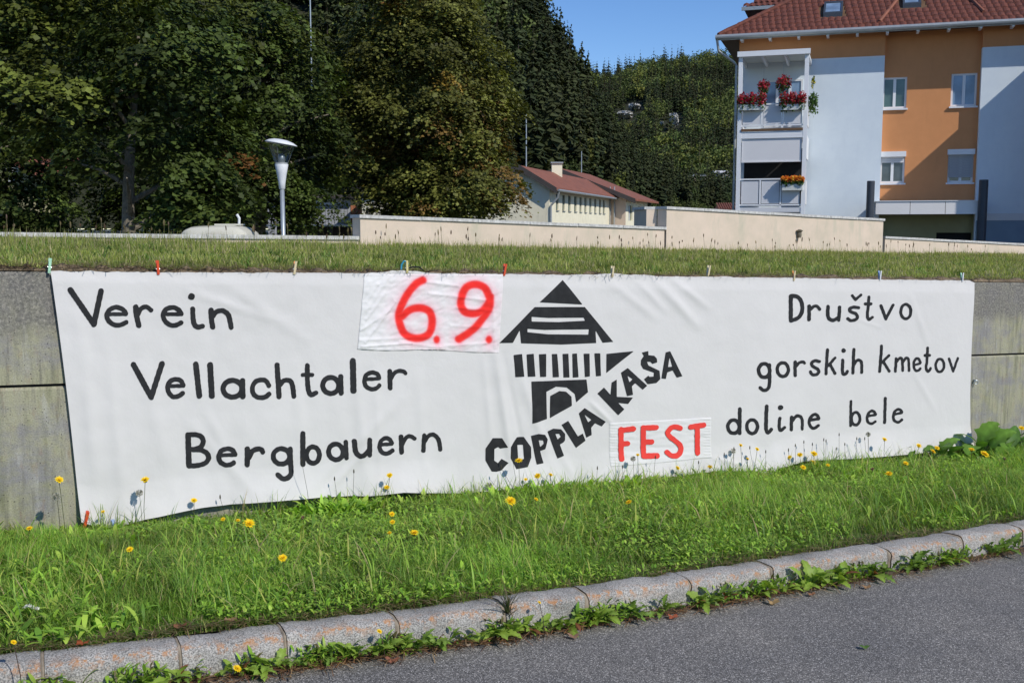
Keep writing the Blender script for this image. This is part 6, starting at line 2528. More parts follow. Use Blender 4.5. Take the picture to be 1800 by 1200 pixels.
# --- upper lawn
LR = [(0.32, 0.37, 0.08), (0.40, 0.43, 0.10), (0.25, 0.32, 0.07), (0.48, 0.44, 0.18), (0.56, 0.46, 0.27)]
n = 210000
u = r_.random(n)
t = r_.random(n) ** 1.35
P = bilin(LG, u, t)
P[:, 2] -= 0.005
bare = np.array([noise.noise(((-300 + a * 2450) * 0.006, 7.7, 1.0)) for a in u]) + 0.30
P[:, 2] -= np.where((t < 0.030 * np.clip(bare, 0, 1)) & (r_.random(n) < 0.85), 0.5, 0.0)
dry = f1(P[:, 0] * 1.4 + 7, P[:, 1] * 1.4)
edge = np.exp(-t / 0.035)
C = pick(LR, n, r_, (3, 3, 3, 1.8, 1.0))
C = C * (1 - 0.4 * edge[:, None] * (dry > 0.42)[:, None]) + np.array([0.20, 0.14, 0.08]) * (0.4 * edge * (dry > 0.42))[:, None]
C = C * (0.65 + 0.6 * r_.random(n))[:, None] * (0.75 + 0.5 * f3(P[:, 0], P[:, 1]))[:, None]
L = (0.03 + 0.05 * r_.random(n) ** 1.5) * (0.5 + 0.9 * f2(P[:, 0], P[:, 1])) * (0.7 + 0.5 * f4(P[:, 0], P[:, 1])) * (1 - 0.45 * edge) * (1 + 0.5 * (t > 0.8))
W = 0.004 + 0.004 * r_.random(n) + 0.006 * t
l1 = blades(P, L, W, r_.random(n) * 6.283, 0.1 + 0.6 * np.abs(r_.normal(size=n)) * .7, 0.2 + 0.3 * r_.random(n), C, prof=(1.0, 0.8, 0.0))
n = 5000
u, t = r_.random(n), 0.3 + 0.7 * r_.random(n) ** 0.8
P = bilin(LG, u, t)
C = pick(LR, n, r_, (1, 1, 1, 1.5, 1.5)) * 0.9
l2 = blades(P, 0.10 + 0.12 * r_.random(n), 0.004 + 0.003 * r_.random(n), r_.random(n) * 6.283, 0.05 + 0.25 * r_.random(n), 0.05 + 0.15 * r_.random(n), C, prof=(1.0, 0.8, 0.0))
# darker, broader tufts here and there
nt_ = 260
cu, ct = r_.random(nt_), 0.03 + 0.9 * r_.random(nt_) ** 1.2
n = nt_ * 26
ui, ti = np.repeat(cu, 26) + r_.normal(size=n) * 0.0028, np.clip(np.repeat(ct, 26) + r_.normal(size=n) * 0.008, 0.012, 0.99)
P = bilin(LG, ui, ti)
C = pick([(0.16, 0.27, 0.06), (0.22, 0.33, 0.07), (0.30, 0.36, 0.09)], n, r_) * (0.7 + 0.5 * r_.random(n))[:, None] * np.repeat(0.7 + 0.6 * r_.random(nt_), 26)[:, None]
l3 = blades(P, 0.05 + 0.07 * r_.random(n), 0.006 + 0.007 * r_.random(n) + 0.006 * ti, r_.random(n) * 6.283, 0.2 + 0.7 * r_.random(n), 0.2 + 0.3 * r_.random(n), C, prof=(0.6, 1.0, 0.6, 0.0))
V, F, C = gather([l1, l2, l3])
tag(obj('lawn_grass', V, F, M['grass'], cols=C), 'olive green lawn grass between the concrete wall and the stucco walls', 'grass', kind='stuff')

# --- ripe seed heads standing up at the far side of the lawn
n = 150
u = r_.random(n)
t = 0.72 + 0.27 * r_.random(n)
P = bilin(LG, u, t)
Hh = 0.14 + 0.16 * r_.random(n) ** 1.5
hd, ln = r_.random(n) * 6.283, 0.05 + 0.25 * r_.random(n)
C = np.tile(np.array([0.14, 0.13, 0.06]), (n, 1))
s1 = blades(P, Hh, np.full(n, 0.005), hd, ln, np.full(n, 0.02), C, prof=(1, 1, 1))
top = P + np.stack([np.cos(hd) * np.sin(ln) * Hh, np.sin(hd) * np.sin(ln) * Hh, np.cos(ln) * Hh], 1)
C = pick([(0.16, 0.10, 0.07), (0.26, 0.20, 0.11), (0.20, 0.15, 0.08)], n, r_)
s2 = blades(top - np.array([0, 0, 0.004]), 0.035 + 0.05 * r_.random(n), 0.014 + 0.008 * r_.random(n), hd, ln, np.full(n, 0.03), C, prof=(0.5, 1, 1, 0.4))
s3 = blades(top - np.array([0, 0, 0.004]), 0.035 + 0.05 * r_.random(n), 0.014 + 0.008 * r_.random(n), hd + 1.57, ln * .3, np.full(n, 0.03), C, prof=(0.5, 1, 1, 0.4))
V, F, C = gather([s1, s2, s3])
tag(obj('seed_heads', V, F, M['grass'], cols=C), 'brown ripe seed heads standing out of the lawn in front of the stucco walls', 'seed heads', kind='stuff')

# --- dead straw: along the wall top and in the gutter
def straws(name, lab, pts, n, Lr, seed, pal):
    r = np.random.default_rng(seed)
    V, F, C = blades(pts, Lr[0] + (Lr[1] - Lr[0]) * r.random(n), 0.002 + 0.002 * r.random(n), r.random(n) * 6.283, 1.25 + 0.45 * r.random(n), 0.02 + 0.1 * r.random(n), pick(pal, n, r) * (0.6 + 0.8 * r.random(n))[:, None], prof=(1, 1, 0.8))
    tag(obj(name, V, F, M['grass'], cols=C), lab, 'dry straw', kind='stuff')


pts = []
r = np.random.default_rng(5)
n = 9000
for k in range(n):
    uu = -100 + 2000 * r.random()
    _ = noise.noise((uu * 0.006, 7.7, 1.0)) + 0.35
    p = thatch_fn(uu, r.random() * 1.2)
    p[2] += 0.006 + 0.012 * r.random()
    pts.append(p)
straws('wall_top_straw', 'dead brown straw lying along the top edge of the concrete wall', np.array(pts), n, (0.03, 0.10), 6, [(0.30, 0.21, 0.12), (0.42, 0.33, 0.19), (0.18, 0.12, 0.075), (0.12, 0.085, 0.06)])
pts = []
n = 2600
for k in range(n):
    uu = -150 + 2150 * r.random()
    nn_, _ = kerb_in(uu)
    kk = kerb(uu)
    d_ = -0.02 - 0.085 * r.random() ** 1.3 * (1 + noise.noise((uu * .02, 3, 3)))
    p = kk + nn_ * d_
    p[2] = road_z(p[0], p[1]) + 0.012 + 0.012 * r.random()
    pts.append(p)
straws('gutter_straw', 'dry needles and straw caught in the gutter along the kerb', np.array(pts), n, (0.03, 0.09), 7, [(0.38, 0.19, 0.10), (0.48, 0.32, 0.18), (0.24, 0.12, 0.075), (0.18, 0.11, 0.08)])
pts = []
n = 3200
for k in range(n):
    uu = -150 + 2150 * r.random()
    p = verge(uu, 0.0 + 0.035 * r.random() ** 2)
    p[2] += 0.012 + 0.02 * r.random()
    pts.append(p)
straws('kerb_back_straw', 'dry grass lying along the back edge of the kerb stones', np.array(pts), n, (0.03, 0.09), 8, [(0.32, 0.22, 0.12), (0.40, 0.32, 0.18), (0.16, 0.11, 0.07), (0.14, 0.20, 0.05)])


# --- gutter weeds: rosettes with a leaf mesh each
def lobed_leaf(name, L, Wd, lobes, wav, cup, pal, seed, tipw=0.35, droop=0.9):
    """leaf lying along +x, arching; serrated or wavy outline"""
    r = np.random.default_rng(seed)
    n = 13
    V, F, C = [], [], []
    col = np.array(pal)
    x, z, a = 0.0, 0.0, 0.75
    for i in range(n):
        f = i / (n - 1)
        env = (math.sin(math.pi * min(1, f * 0.92 + 0.03)) ** 0.8) * (tipw + (1 - tipw) * (1 - abs(f - 0.55) * 1.4))
        w = Wd * max(0.04, env) * (1 + wav * (1 if (i % 2 == 0) else -1)) * (1 + 0.12 * r.normal())
        if f < 0.16:
            w = Wd * 0.10
        if i == n - 1:
            w = 0.0005
        zz = cup * w
        jj = 0.003 * math.sin(i * 2.1 + seed) * lobes
        V += [(x, -w, z + zz + jj), (x, -w * 0.5, z + zz * .35), (x, 0, z - 0.001), (x, w * 0.5, z + zz * .35), (x, w, z + zz - jj)]
        for q in range(5):
            C.append(col * (1.25 if q == 2 else 1.0) * (0.85 + 0.3 * r.random()) * (0.9 + 0.2 * f))
        x += L / (n - 1) * math.cos(a)
        z += L / (n - 1) * math.sin(a)
        a -= droop * 1.6 / (n - 1)
    for i in range(n - 1):
        for q in range(4):
            b = i * 5 + q
            F.append((b, b + 5, b + 6, b + 1))
    return mesh_from(name, np.array(V), np.array(F), M['weed'], smooth=True, cols=np.array(C))


LEAVES = [lobed_leaf('leaf', 1.0, 0.17, 1, 0.30, 0.22, (0.20, 0.31, 0.05), 1), lobed_leaf('leaf', 1.0, 0.21, 1, 0.20, 0.20, (0.25, 0.36, 0.055), 2),
          lobed_leaf('leaf', 1.0, 0.15, 1, 0.45, 0.25, (0.15, 0.24, 0.04), 3), lobed_leaf('leaf', 1.0, 0.22, 1, 0.14, 0.18, (0.25, 0.36, 0.055), 4)]
LEAF_RED = lobed_leaf('leaf', 1.0, 0.16, 1, 0.2, 0.2, (0.20, 0.075, 0.035), 5)
ORD = ['first', 'second', 'third', 'fourth', 'fifth', 'sixth', 'seventh', 'eighth', 'ninth', 'tenth', 'eleventh', 'twelfth', 'thirteenth', 'fourteenth', 'fifteenth', 'sixteenth', 'seventeenth',
       'eighteenth', 'nineteenth', 'twentieth', 'twenty-first', 'twenty-second', 'twenty-third', 'twenty-fourth', 'twenty-fifth', 'twenty-sixth', 'twenty-seventh', 'twenty-eighth', 'twenty-ninth', 'thirtieth', 'thirty-first', 'thirty-second']


def put_leaf(me, parent, yaw, pitch, size, roll=0.0, loc=(0, 0, 0), name='leaf'):
    o = bpy.data.objects.new(name, me)
    COL.objects.link(o)
    o.parent = parent
    o.location = loc
    o.rotation_euler = (roll, -pitch, yaw)
    o.scale = (size, size, size)
    return o


r = np.random.default_rng(77)
# (picture column, leaf length m, number of leaves, kind)
WEEDS = [(60, .10, 6, 1), (110, .12, 7, 3), (205, .09, 9, 0), (262, .12, 12, 1), (300, .08, 8, 0), (395, .09, 9, 1), (452, .11, 12, 1), (505, .08, 9, 0), (585, .10, 9, 2), (612, .11, 10, 1), (668, .12, 12, 1),
         (715, .11, 10, 2), (755, .12, 11, 0), (800, .08, 8, 2), (862, .13, 13, 1), (905, .10, 10, 3), (950, .10, 9, 2), (1005, .13, 13, 1), (1052, .12, 12, 1), (1102, .13, 12, 2), (1145, .11, 10, 0),
         (1190, .08, 8, 2), (1232, .14, 12, 0), (1268, .10, 10, 2), (1322, .12, 11, 1), (1370, .09, 8, 1), (1421, .16, 14, 1), (1470, .13, 12, 1), (1532, .14, 13, 2), (1598, .16, 13, 2), (1668, .13, 12, 1), (1757, .16, 15, 2)]
for i, (px, L, nl, kd) in enumerate(WEEDS):
    nn_, tt_ = kerb_in(px)
    kk = kerb(px)
    p = kk - nn_ * 0.045
    p[2] = road_z(p[0], p[1]) + 0.012
    root = thing('gutter_weed', '%s leafy weed from the left in the gutter at the foot of the kerb' % ORD[i], 'weed', p, 'weeds along the gutter')
    fwd = math.atan2(-nn_[1], -nn_[0])
    L *= 0.84
    nl = int(nl * 1.5)
    for k in range(nl):
        yaw = fwd + (k / nl * 2 - 1) * 2.4 + r.normal() * 0.3
        put_leaf(LEAF_RED if r.random() < 0.05 else LEAVES[kd if r.random() < 0.75 else int(r.integers(0, 4))], root, yaw, -0.25 + 1.15 * r.random(), L * (0.65 + 0.55 * r.random()), r.normal() * 0.3,
                 tuple(np.append(tt_[:2] * r.normal() * L * 0.45, 0.02 * r.random())))
# finer green fill between the rosettes
n = 6500
pts, sc = [], []
for k in range(n):
    uu = -120 + 2100 * r.random()
    if noise.noise((uu * 0.013, 2.2, 9.0)) + 0.12 < r.random() * 0.5:
        continue
    nn_, _ = kerb_in(uu)
    p = kerb(uu) - nn_ * (0.004 + 0.055 * r.random())
    p[2] = road_z(p[0], p[1]) + 0.005 + 0.075 * r.random() ** 1.6
    pts.append(p)
pts = np.array(pts)
n = len(pts)
V, F, C = blades(pts, 0.02 + 0.04 * r.random(n), 0.008 + 0.010 * r.random(n), r.random(n) * 6.283, 0.3 + 1.0 * r.random(n), 0.1 + 0.4 * r.random(n), pick(BL + [(0.16, 0.14, 0.05)], n, r) * (0.7 + 0.5 * r.random(n))[:, None], prof=(0.3, 1.0, 0.8, 0.05))
tag(obj('gutter_greens', V, F, M['weed'], cols=C), 'small green shoots filling the gutter between the bigger weeds', 'ground cover', kind='stuff')

# grass tuft growing out of a kerb joint
nn_, _ = kerb_in(880)
p = kerb(880) - nn_ * 0.01
p[2] -= 0.03
n = 34
V, F, C = blades(np.tile(p, (n, 1)) + r.normal(size=(n, 3)) * 0.008, 0.08 + 0.16 * r.random(n), 0.003 + 0.002 * r.random(n), r.random(n) * 6.283, 0.2 + 0.9 * r.random(n), 0.1 + 0.2 * r.random(n), pick([(0.07, 0.1, 0.03), (0.14, 0.12, 0.06), (0.1, 0.06, 0.04)], n, r), prof=(1, 1, .8, .5, 0))
tag(obj('grass_tuft', V, F, M['grass'], cols=C, loc=p), 'dark wiry grass tuft spreading over the kerb right of the yellow gutter flower', 'grass tuft')

# --- big leaved dock plant at the right end of the banner
DL = [lobed_leaf('leaf', 1.0, 0.23, 2, 0.03, 0.12, (0.10, 0.21, 0.032), 31, 0.45, 0.8), lobed_leaf('leaf', 1.0, 0.27, 2, 0.03, 0.10, (0.14, 0.27, 0.038), 32, 0.5, 1.1), lobed_leaf('leaf', 1.0, 0.20, 2, 0.04, 0.16, (0.085, 0.18, 0.032), 33, 0.4, 0.5)]


def dock(px, nl, L, lab, seed, off=0.22, specials=()):
    r = np.random.default_rng(seed)
    w = wall_base(px)
    p = w + WN * off
    root = thing('broad_leaved_plant', lab, 'plant', p, 'broad leaved plants at the wall')
    for k in range(nl):
        yaw = k / nl * 6.283 + r.normal() * 0.3
        put_leaf(DL[int(r.integers(0, 3))], root, yaw, -0.15 + 0.85 * r.random(), L * (0.6 + 0.6 * r.random()), r.normal() * 0.35, (0.04 * r.normal(), 0.04 * r.normal(), 0.02 + 0.10 * r.random()))
    for yaw, pitch, size, z in specials:
        put_leaf(DL[1], root, yaw, pitch, size, 0.2, (0, 0, z))
    return root


dock(1640, 10, 0.20, 'leftmost broad leaved plant, with one upright leaf in front of the banner', 51, 0.16, ((0.2, 0.75, 0.28, 0.06),))
dock(1700, 15, 0.30, 'largest broad leaved plant at the bottom right corner of the banner', 52, 0.22, ((0.5, 0.85, 0.36, 0.12), (2.6, 0.5, 0.32, 0.10)))
dock(1752, 13, 0.30, 'broad leaved plant against the bare concrete right of the banner', 53, 0.20)
dock(1812, 12, 0.26, 'broad leaved plant cut by the right edge of the picture', 54, 0.20)
dock(1590, 7, 0.12, 'small broad leaved plant under the empty lower right part of the banner', 55, 0.10)

# --- dandelions and their like


def flower_mesh(seed, rad, n_ray=30, layers=3):
    r = np.random.default_rng(seed)
    V, F, C = [], [], []
    for l in range(layers):
        for k in range(n_ray):
            t = 6.283 * (k + 0.5 * r.random()) / n_ray + l * 0.1
            L = rad * (1.0 - 0.27 * l) * (0.88 + 0.2 * r.random())
            w = rad * 0.14
            el = 0.10 + 0.42 * l + 0.1 * r.normal()
            ct, st = math.cos(t), math.sin(t)
            ce, se = math.cos(el), math.sin(el)
            b = len(V)
            V += [(0, 0, 0.001 * l), ((L * .6 * ct * ce - w * st), (L * .6 * st * ce + w * ct), L * .6 * se), (L * ct * ce, L * st * ce, L * se), ((L * .6 * ct * ce + w * st), (L * .6 * st * ce - w * ct), L * .6 * se)]
            F.append((b, b + 1, b + 2, b + 3))
            c = (0.92, 0.68 - 0.03 * l, 0.02)
            C += [tuple(x * .8 for x in c)] + [c] * 3
    return mesh_from('petals', np.array(V), np.array(F), M['petal'], cols=np.array(C))


FM = [flower_mesh(1, 1.0), flower_mesh(2, 1.0, 24), flower_mesh(3, 1.0, 26, 4)]


def green_bits(name, verts, faces, parent, col):
    return obj(name, verts, faces, M['weed'], parent, cols=np.tile(np.array(col), (len(verts), 1)))


def dandelion(px, py, rad_px, lab, off=None, lift=0.10, grp='yellow flowers in the verge', tilt=0.5):
    """head at the picture position; off = metres in front of the wall, else standing in the lawn"""
    if off is not None:
        hd = wall_pt(px, py, off)
        gx = wall_base(px)
        foot = np.array([hd[0] + random.uniform(-.03, .03), hd[1], gx[2]])
    else:
        hd, tt = on_verge(px, py, lift)
        hd = hd.copy()
        foot = hd - np.array([random.uniform(-.02, .02), 0, 0])
        foot[2] = hd[2]
        hd[2] += lift
    dist = hd[1]
    rad = rad_px * dist / 1855.0 * random.uniform(0.82, 1.08)
    root = thing('dandelion', lab, 'flower', foot, grp)
    m = MB()
    mid = (foot + hd) / 2 + np.array([random.uniform(-.012, .012), 0, 0])
    m.tube([foot, mid, hd - np.array([0, 0, rad * 0.35])], 0.0016, 5)
    green_bits('stem', m.v, m.f, root, (0.10, 0.12, 0.04))
    o = bpy.data.objects.new('petals', random.choice(FM))
    COL.objects.link(o)
    o.parent = root
    o.location = tuple(hd - foot)
    o.rotation_euler = (tilt + random.uniform(-.2, .2), random.uniform(-.3, .45), random.uniform(-.5, .5))
    o.scale = (rad, rad, rad)
    m = MB()
    m.lathe(tuple(hd - np.array([0, 0, rad * 0.45])), [(rad * .15, -rad * .15), (rad * .38, 0.0), (rad * .42, rad * .4)], 8)
    green_bits('calyx', m.v, m.f, root, (0.05, 0.08, 0.02))
    return root


for px, py, rp, off, lab in (
        (104, 843, 8, 0.30, 'tall yellow flower against the bare concrete left of the banner'), (35, 928, 6, None, 'small yellow flower in the grass at the left edge below the concrete'),
        (255, 843, 8, 0.18, 'tall yellow flower in front of the banner below the letter V of Vellachtaler'), (181, 899, 4, 0.14, 'half closed orange flower between the two lower left pegs'),
        (341, 879, 6, 0.10, 'yellow flower at the banner edge below the letter B'), (384, 912, 5, None, 'small yellow flower left of the largest flower'),
        (433, 920, 10, None, 'largest yellow flower, below the word Bergbauern'), (412, 914, 4, None, 'tiny yellow flower touching the largest one'),
        (217, 965, 7, None, 'yellow flower low in the verge at left, below the pale blue peg'), (505, 980, 8, None, 'yellow flower in the middle of the verge below the letter g'),
        (685, 835, 6, 0.16, 'yellow flower on a stem before the white cloth left of COPPLA'), (680, 856, 5, 0.10, 'low yellow flower right under another at the banner edge'),
        (698, 903, 5, None, 'small yellow flower, uppermost of a loose trio in the verge'), (702, 917, 5, None, 'small yellow flower in the middle of a loose trio in the verge'),
        (701, 936, 4, None, 'faint yellow flower, lowest of a loose trio in the verge'), (742, 936, 7, None, 'yellow flower right of the loose trio in the verge'),
        (904, 880, 9, None, 'wide yellow flower below the letters OP'), (951, 877, 5, None, 'small yellow flower just right of the wide one below COPPLA'),
        (1117, 882, 6, None, 'yellow flower in the verge below the word FEST'), (912, 809, 7, 0.18, 'yellow flower covering the foot of the letter O'),
        (924, 842, 4, 0.10, 'small yellow flower at the cloth edge below the letter O'), (945, 836, 6, 0.14, 'yellow flower on twin stems below the first letter P'),
        (968, 834, 5, 0.14, 'yellow flower on a thin stem below the second letter P'), (1121, 799, 4, 0.16, 'small yellow flower touching the foot of the letter E in FEST'),
        (1191, 822, 5, 0.12, 'yellow flower above the white and blue lower peg'), (1248, 820, 5, 0.12, 'yellow flower at the cloth edge right of the FEST patch'),
        (1302, 782, 4, 0.18, 'pale yellow flower under the letter o of doline'), (1314, 806, 4, 0.14, 'lower pale yellow flower under the word doline'),
        (1331, 789, 4, 0.16, 'pale yellow flower under the letter i of doline'), (1388, 803, 4, 0.08, 'orange yellow flower at the raised cloth edge right of doline'),
        (1406, 799, 5, 0.14, 'left one of two yellow flowers before the cloth between doline and bele'), (1431, 797, 6, 0.14, 'right one of two yellow flowers before the cloth between doline and bele'),
        (1429, 812, 6, 0.08, 'upper yellow flower of a pair just below the cloth edge'), (1428, 821, 6, None, 'lower yellow flower of a pair just below the cloth edge'),
        (1471, 817, 4, None, 'small yellow flower in the grass below the letter b of bele'), (1555, 772, 5, 0.16, 'yellow flower standing before the cloth below the last e of bele'),
        (1584, 832, 7, None, 'round yellow flower alone in the grass below the word bele'), (1615, 783, 5, 0.30, 'yellow flower lying over the leftmost broad leaves'),
        (1640, 793, 6, 0.34, 'yellow flower beside the dark gap under the broad leaves'), (1647, 787, 5, 0.28, 'yellow flower just above another beside the dark gap'),
        (1611, 814, 6, None, 'yellow flower in the grass left of the broad leaved plants'), (1708, 790, 6, 0.50, 'yellow flower in front of the largest broad leaved plant'), (1731, 798, 8, 0.50, 'wide yellow flower below the largest broad leaved plant'),
        (1796, 752, 5, 0.35, 'yellow flower cut by the right edge against the concrete')):
    dandelion(px, py, rp * 1.2, lab, off, 0.15, tilt=0.45)
# flowers by the kerb
for px, py, rp, lab, h in ((24, 1128, 6, 'yellow flower on a long purplish stem over the kerb at the bottom left', 0.16), (417, 1174, 9, 'yellow flower among the gutter weeds near the bottom left', 0.05),
                           (667, 1109, 6, 'yellow flower in front of a kerb joint left of centre', 0.11), (948, 1058, 4, 'small yellow flower before the kerb below COPPLA', 0.12)):
    nn_, _ = kerb_in(px)
    kk = kerb(px)
    P0 = kk - nn_ * 0.07
    P0[2] = 0
    hd = at_plane(px, py, P0, nn_)
    foot = np.array([hd[0] + 0.02, hd[1], road_z(hd[0], hd[1])])
    root = thing('dandelion', lab, 'flower', foot, 'yellow flowers along the kerb')
    rad = rp * hd[1] / 1855
    m = MB()
    m.tube([foot, (foot + hd) / 2 + np.array([0.008, 0, 0]), hd - np.array([0, 0, rad * .3])], 0.0016, 5)
    green_bits('stem', m.v, m.f, root, (0.10, 0.07, 0.05))
    o = bpy.data.objects.new('petals', FM[0])
    COL.objects.link(o)
    o.parent = root
    o.location = tuple(hd - foot)
    o.rotation_euler = (0.6, 0.1, 1.0)
    o.scale = (rad, rad, rad)

# bud and seed stalks in front of the cloth
def stalk(px, ytop, off, kind, lean=0.0, name='seed_stalk', lab=None, grp='brown bud stalks before the banner'):
    w = wall_base(px)
    hd = wall_pt(px, ytop, off)
    foot = hd + WD * (-lean)
    foot[2] = w[2]
    root = thing(name, lab or 'thin bud stalk standing before the white cloth near the lower right words', 'bud stalk' if kind == 'bud' else 'seed head', foot, grp)
    m = MB()
    m.tube([foot, (foot + hd) / 2 + WD * 0.008, hd], [0.0015, 0.0013, 0.0011], 5)
    green_bits('stem', m.v, m.f, root, (0.09, 0.085, 0.045))
    if kind == 'bud':
        m = MB()
        m.lathe(tuple(hd), [(0.0015, -0.006), (0.0045, 0.0), (0.004, 0.012), (0.0015, 0.022)], 7)
        green_bits('bud', m.v, m.f, root, (0.07, 0.06, 0.04))
    elif kind == 'puff':
        rr = np.random.default_rng(int(px))
        d = rr.normal(size=(110, 3))
        d /= np.linalg.norm(d, axis=1)[:, None]
        R_ = 0.021
        side = np.cross(d, rr.normal(size=(110, 3)))
        side /= np.linalg.norm(side, axis=1)[:, None]
        V = np.stack([hd + d * 0.003, hd + d * R_ - side * 0.0022, hd + d * R_ + side * 0.0022], 1).reshape(-1, 3)
        F = np.arange(330).reshape(110, 3)
        obj('puff', V, F, M['petal'], root, cols=np.tile(np.array([0.42, 0.40, 0.36]), (330, 1)))


BUDL = ['bud stalk just right of the lowest corner peg of the FEST patch', 'thin bud stalk below the letter d of doline', 'slanting bud stalk between two pale flowers below doline', 'bud stalk under the letter i of doline, right of the pale flowers', 'stalk left of the pair of yellow flowers after doline', 'upright bud stalk left above the pair of yellow flowers after doline', 'bud stalk rising between the pair of yellow flowers after doline', 'grey wispy stalk under the gap between doline and bele', 'second wispy stalk under the gap between doline and bele', 'tallest bud stalk, below the letter b of bele', 'thick short bud stalk below the letter b of bele', 'bud stalk below the first e of bele, leaning right', 'bud stalk below the letter l of bele, leaning left', 'short stalk close to the last lower peg at right', 'tall stalk with a pale tip below the letter l of bele', 'very short stalk at the cloth edge below the letter b']
for px, y, off, ln in ((1273, 800, .10, 0), (1290, 790, .14, .01), (1318, 788, .12, -.05), (1346, 795, .1, .01), (1398, 784, .12, 0), (1413, 778, .12, 0), (1428, 782, .12, .03), (1448, 774, .1, 0), (1452, 776, .12, .01),
                       (1475, 765, .14, 0), (1485, 782, .1, 0), (1506, 772, .12, .02), (1520, 772, .12, -.03), (1386, 792, .1, 0), (1526, 763, .14, -.02), (1470, 790, .08, 0)):
    stalk(px, y, off, 'bud', ln, lab=BUDL.pop(0))
for px, y, off, ln, lab in ((899, 797, .16, -.05, 'bud stalk leaning in front of the left side of the letter O'), (881, 822, .16, -.14, 'long bent stalk rising from under the letter C'), (1050, 824, .12, .03, 'bud stalk just left of the FEST patch'),
                            (1094, 822, .1, .0, 'bud stalk below the left edge of the FEST patch'), (1152, 805, .14, .04, 'leaning bud stalk below the letter S of FEST'), (1228, 814, .1, 0, 'dark bud stalk below the letter T of FEST'),
                            (387, 875, .1, -.03, 'short stalk below the letter r of Bergbauern'), (588, 843, .12, -.02, 'brown tipped stalk below the letter u of Bergbauern'), (622, 830, .12, .03, 'thin stalk below the last letters of Bergbauern'),
                            (530, 810, .14, -.05, 'tall thin grass stalk crossing the letter b')):
    stalk(px, y, off, 'bud', ln, lab=lab, grp=None)
for px, y, off, lab in ((245, 866, .12, 'fluffy grey ball standing for the shadow of the tall yellow flower at left'), (100, 872, .25, 'dull grey seed head before the concrete left of the banner'),  # first ball is put in as the yellow flower's cast shadow on the cloth
                        (1113, 806, .12, 'fluffy seed head below the letter E of FEST'), (1289, 792, .08, 'pale seed head below the letter o of doline'), (860, 852, .08, 'seed head at the cloth edge below the letter C'), (1526, 763, .1, 'small seed head before the cloth below bele')):
    stalk(px, y, off, 'puff', 0.0, name='dandelion_clock', lab=lab, grp='fluffy seed heads')
for px, y, lab in ((1550, 824, 'pinkish clover head in the grass below the word bele'), (1515, 857, 'brown seed ball in the grass below the gap after doline'), (1785, 790, 'brown seed ball upper of two near the right edge'), (1786, 806, 'brown seed ball lower of two near the right edge'),
                   (527, 909, 'pink clover head below the letters au'), (1680, 763, 'brown seed ball over the largest broad leaved plant')):
    p, _ = on_verge(px, y, 0.08)
    p = p.copy()
    root = thing('clover_head', lab, 'seed head', p, 'small dull seed balls')
    v, f, c_ = cluster((p[0], p[1], p[2] + 0.08), (0.012, 0.012, 0.012), 60, 0.006, [(0.26, 0.17, 0.10), (0.3, 0.2, 0.15)], int(px))
    obj('head', v, f, M['petal'], root, cols=c_)
    m = MB()
    m.tube([p, p + np.array([0, 0, 0.075])], 0.0015, 5)
    green_bits('stem', m.v, m.f, root, (0.09, 0.1, 0.04))
# yarrow
p, _ = on_verge(42, 1066, 0.09)
root = thing('yarrow', 'flat white yarrow flower in the grass at the lower left', 'flower', p)
r = np.random.default_rng(3)
V, F, C = [], [], []
for dx, dz in ((-0.02, 0.0), (-0.006, 0.006), (0.008, 0.004), (0.016, -0.004), (0.03, -0.006)):
    v, f, c_ = cluster((p[0] + dx, p[1], p[2] + 0.09 + dz), (0.009, 0.009, 0.004), 40, 0.004, [(0.75, 0.74, 0.70)], int(dx * 1000) + 50)
    F.append(f + sum(len(x) for x in V))
    V.append(v)
    C.append(c_)
obj('blossom', np.concatenate(V), np.concatenate(F), M['petal'], root, cols=np.concatenate(C))
m = MB()
m.tube([p, p + np.array([0, 0, 0.085])], 0.002, 5)
green_bits('stem', m.v, m.f, root, (0.08, 0.1, 0.04))

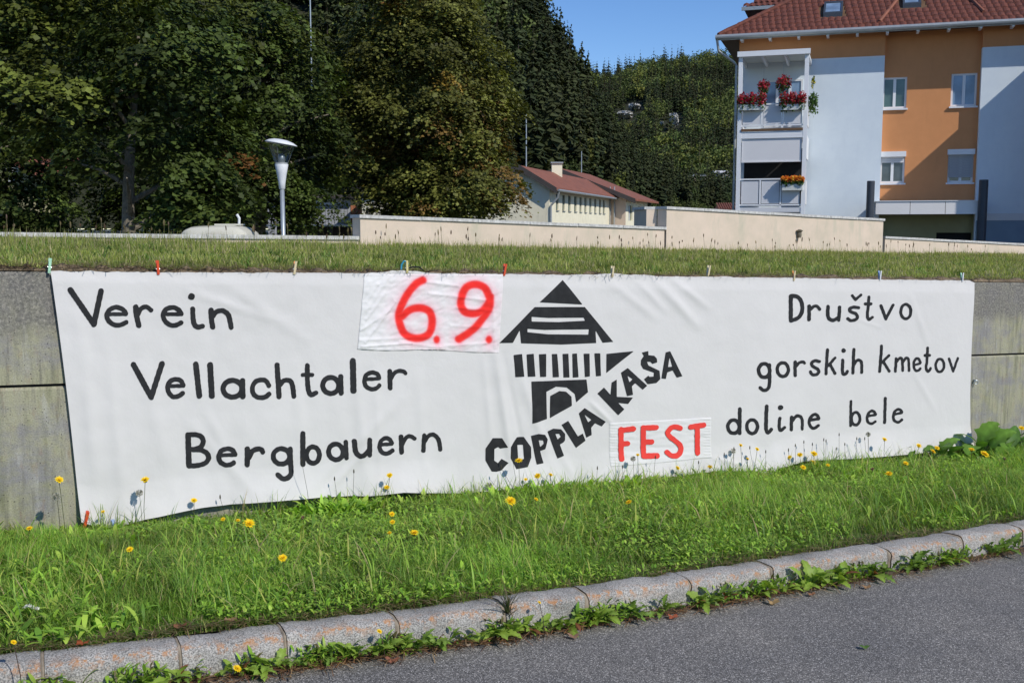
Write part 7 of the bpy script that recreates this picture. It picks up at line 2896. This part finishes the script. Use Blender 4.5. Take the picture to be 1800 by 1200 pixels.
# fallen leaves
def fallen(px, py, size, col, lab, where='road'):
    d = ray(px, py)
    if where == 'road':
        k = d[0] * ED[0] + d[1] * ED[1]
        t = (0.0035 + 0.012 - 1.7) / (d[2] + 0.05 * k)
        p = EYE + t * d
    elif where == 'kerb':
        k = d[0] * ED[0] + d[1] * ED[1]
        t = (0.0035 + 0.15 - 1.7) / (d[2] + 0.05 * k)
        p = EYE + t * d
    else:
        p, _ = on_verge(px, py, 0.03)
        p = p + np.array([0, 0, 0.03])
    rr = np.random.default_rng(int(px))
    n = 14
    V = [(0, 0, 0.004)]
    for k in range(n):
        a = 6.283 * k / n
        R_ = size * (0.75 + 0.25 * (k % 2)) * (0.8 + 0.3 * rr.random()) * (1 if abs(math.cos(a)) > .5 else 0.7)
        V.append((R_ * math.cos(a), R_ * math.sin(a), 0.35 * size * rr.random() + 0.25 * size * math.cos(2 * a)))
    V = np.array(V) + p
    F = [(0, k + 1, (k + 1) % n + 1) for k in range(n)]
    o = obj('fallen_leaf', V, F, M['petal'], cols=np.array([np.array(col) * (0.7 + 0.5 * rr.random()) for _ in V]), loc=p)
    tag(o, lab, 'leaf', 'fallen leaves')


fallen(750, 1130, 0.030, (0.36, 0.17, 0.09), 'tan curled leaf among the gutter weeds left of the grass tuft')
fallen(1008, 1118, 0.030, (0.34, 0.20, 0.13), 'pale brown leaf at the edge of the asphalt below COPPLA')
fallen(1182, 1083, 0.028, (0.42, 0.12, 0.06), 'orange brown leaf on the asphalt edge below the word FEST')
fallen(690, 1160, 0.030, (0.32, 0.13, 0.08), 'reddish leaf lying flat at the asphalt edge left of centre')
fallen(1358, 1058, 0.036, (0.42, 0.28, 0.13), 'light tan leaf at the asphalt edge below the word doline')
fallen(1426, 1044, 0.024, (0.32, 0.15, 0.08), 'small brown leaf just right of the light tan leaf')
fallen(1523, 1031, 0.026, (0.34, 0.20, 0.10), 'brown leaf at the asphalt edge below the word bele')
fallen(1582, 937, 0.040, (0.24, 0.26, 0.07), 'yellowish green leaf lying on the kerb top at right', 'kerb')
fallen(1519, 1136, 0.024, (0.10, 0.18, 0.04), 'single green leaf lying on the open asphalt')
fallen(305, 1100, 0.035, (0.22, 0.10, 0.05), 'brown curled leaf in the grass behind the kerb at left', 'verge')
fallen(408, 1088, 0.030, (0.28, 0.17, 0.10), 'greyish brown leaf in the grass behind the kerb below Bergbauern', 'verge')
fallen(137, 1130, 0.028, (0.32, 0.08, 0.03), 'red leaf in the grass behind the leftmost kerb stones', 'verge')
fallen(823, 1133, 0.014, (0.45, 0.36, 0.26), 'tiny pale pebble like leaf on the asphalt edge near the centre')
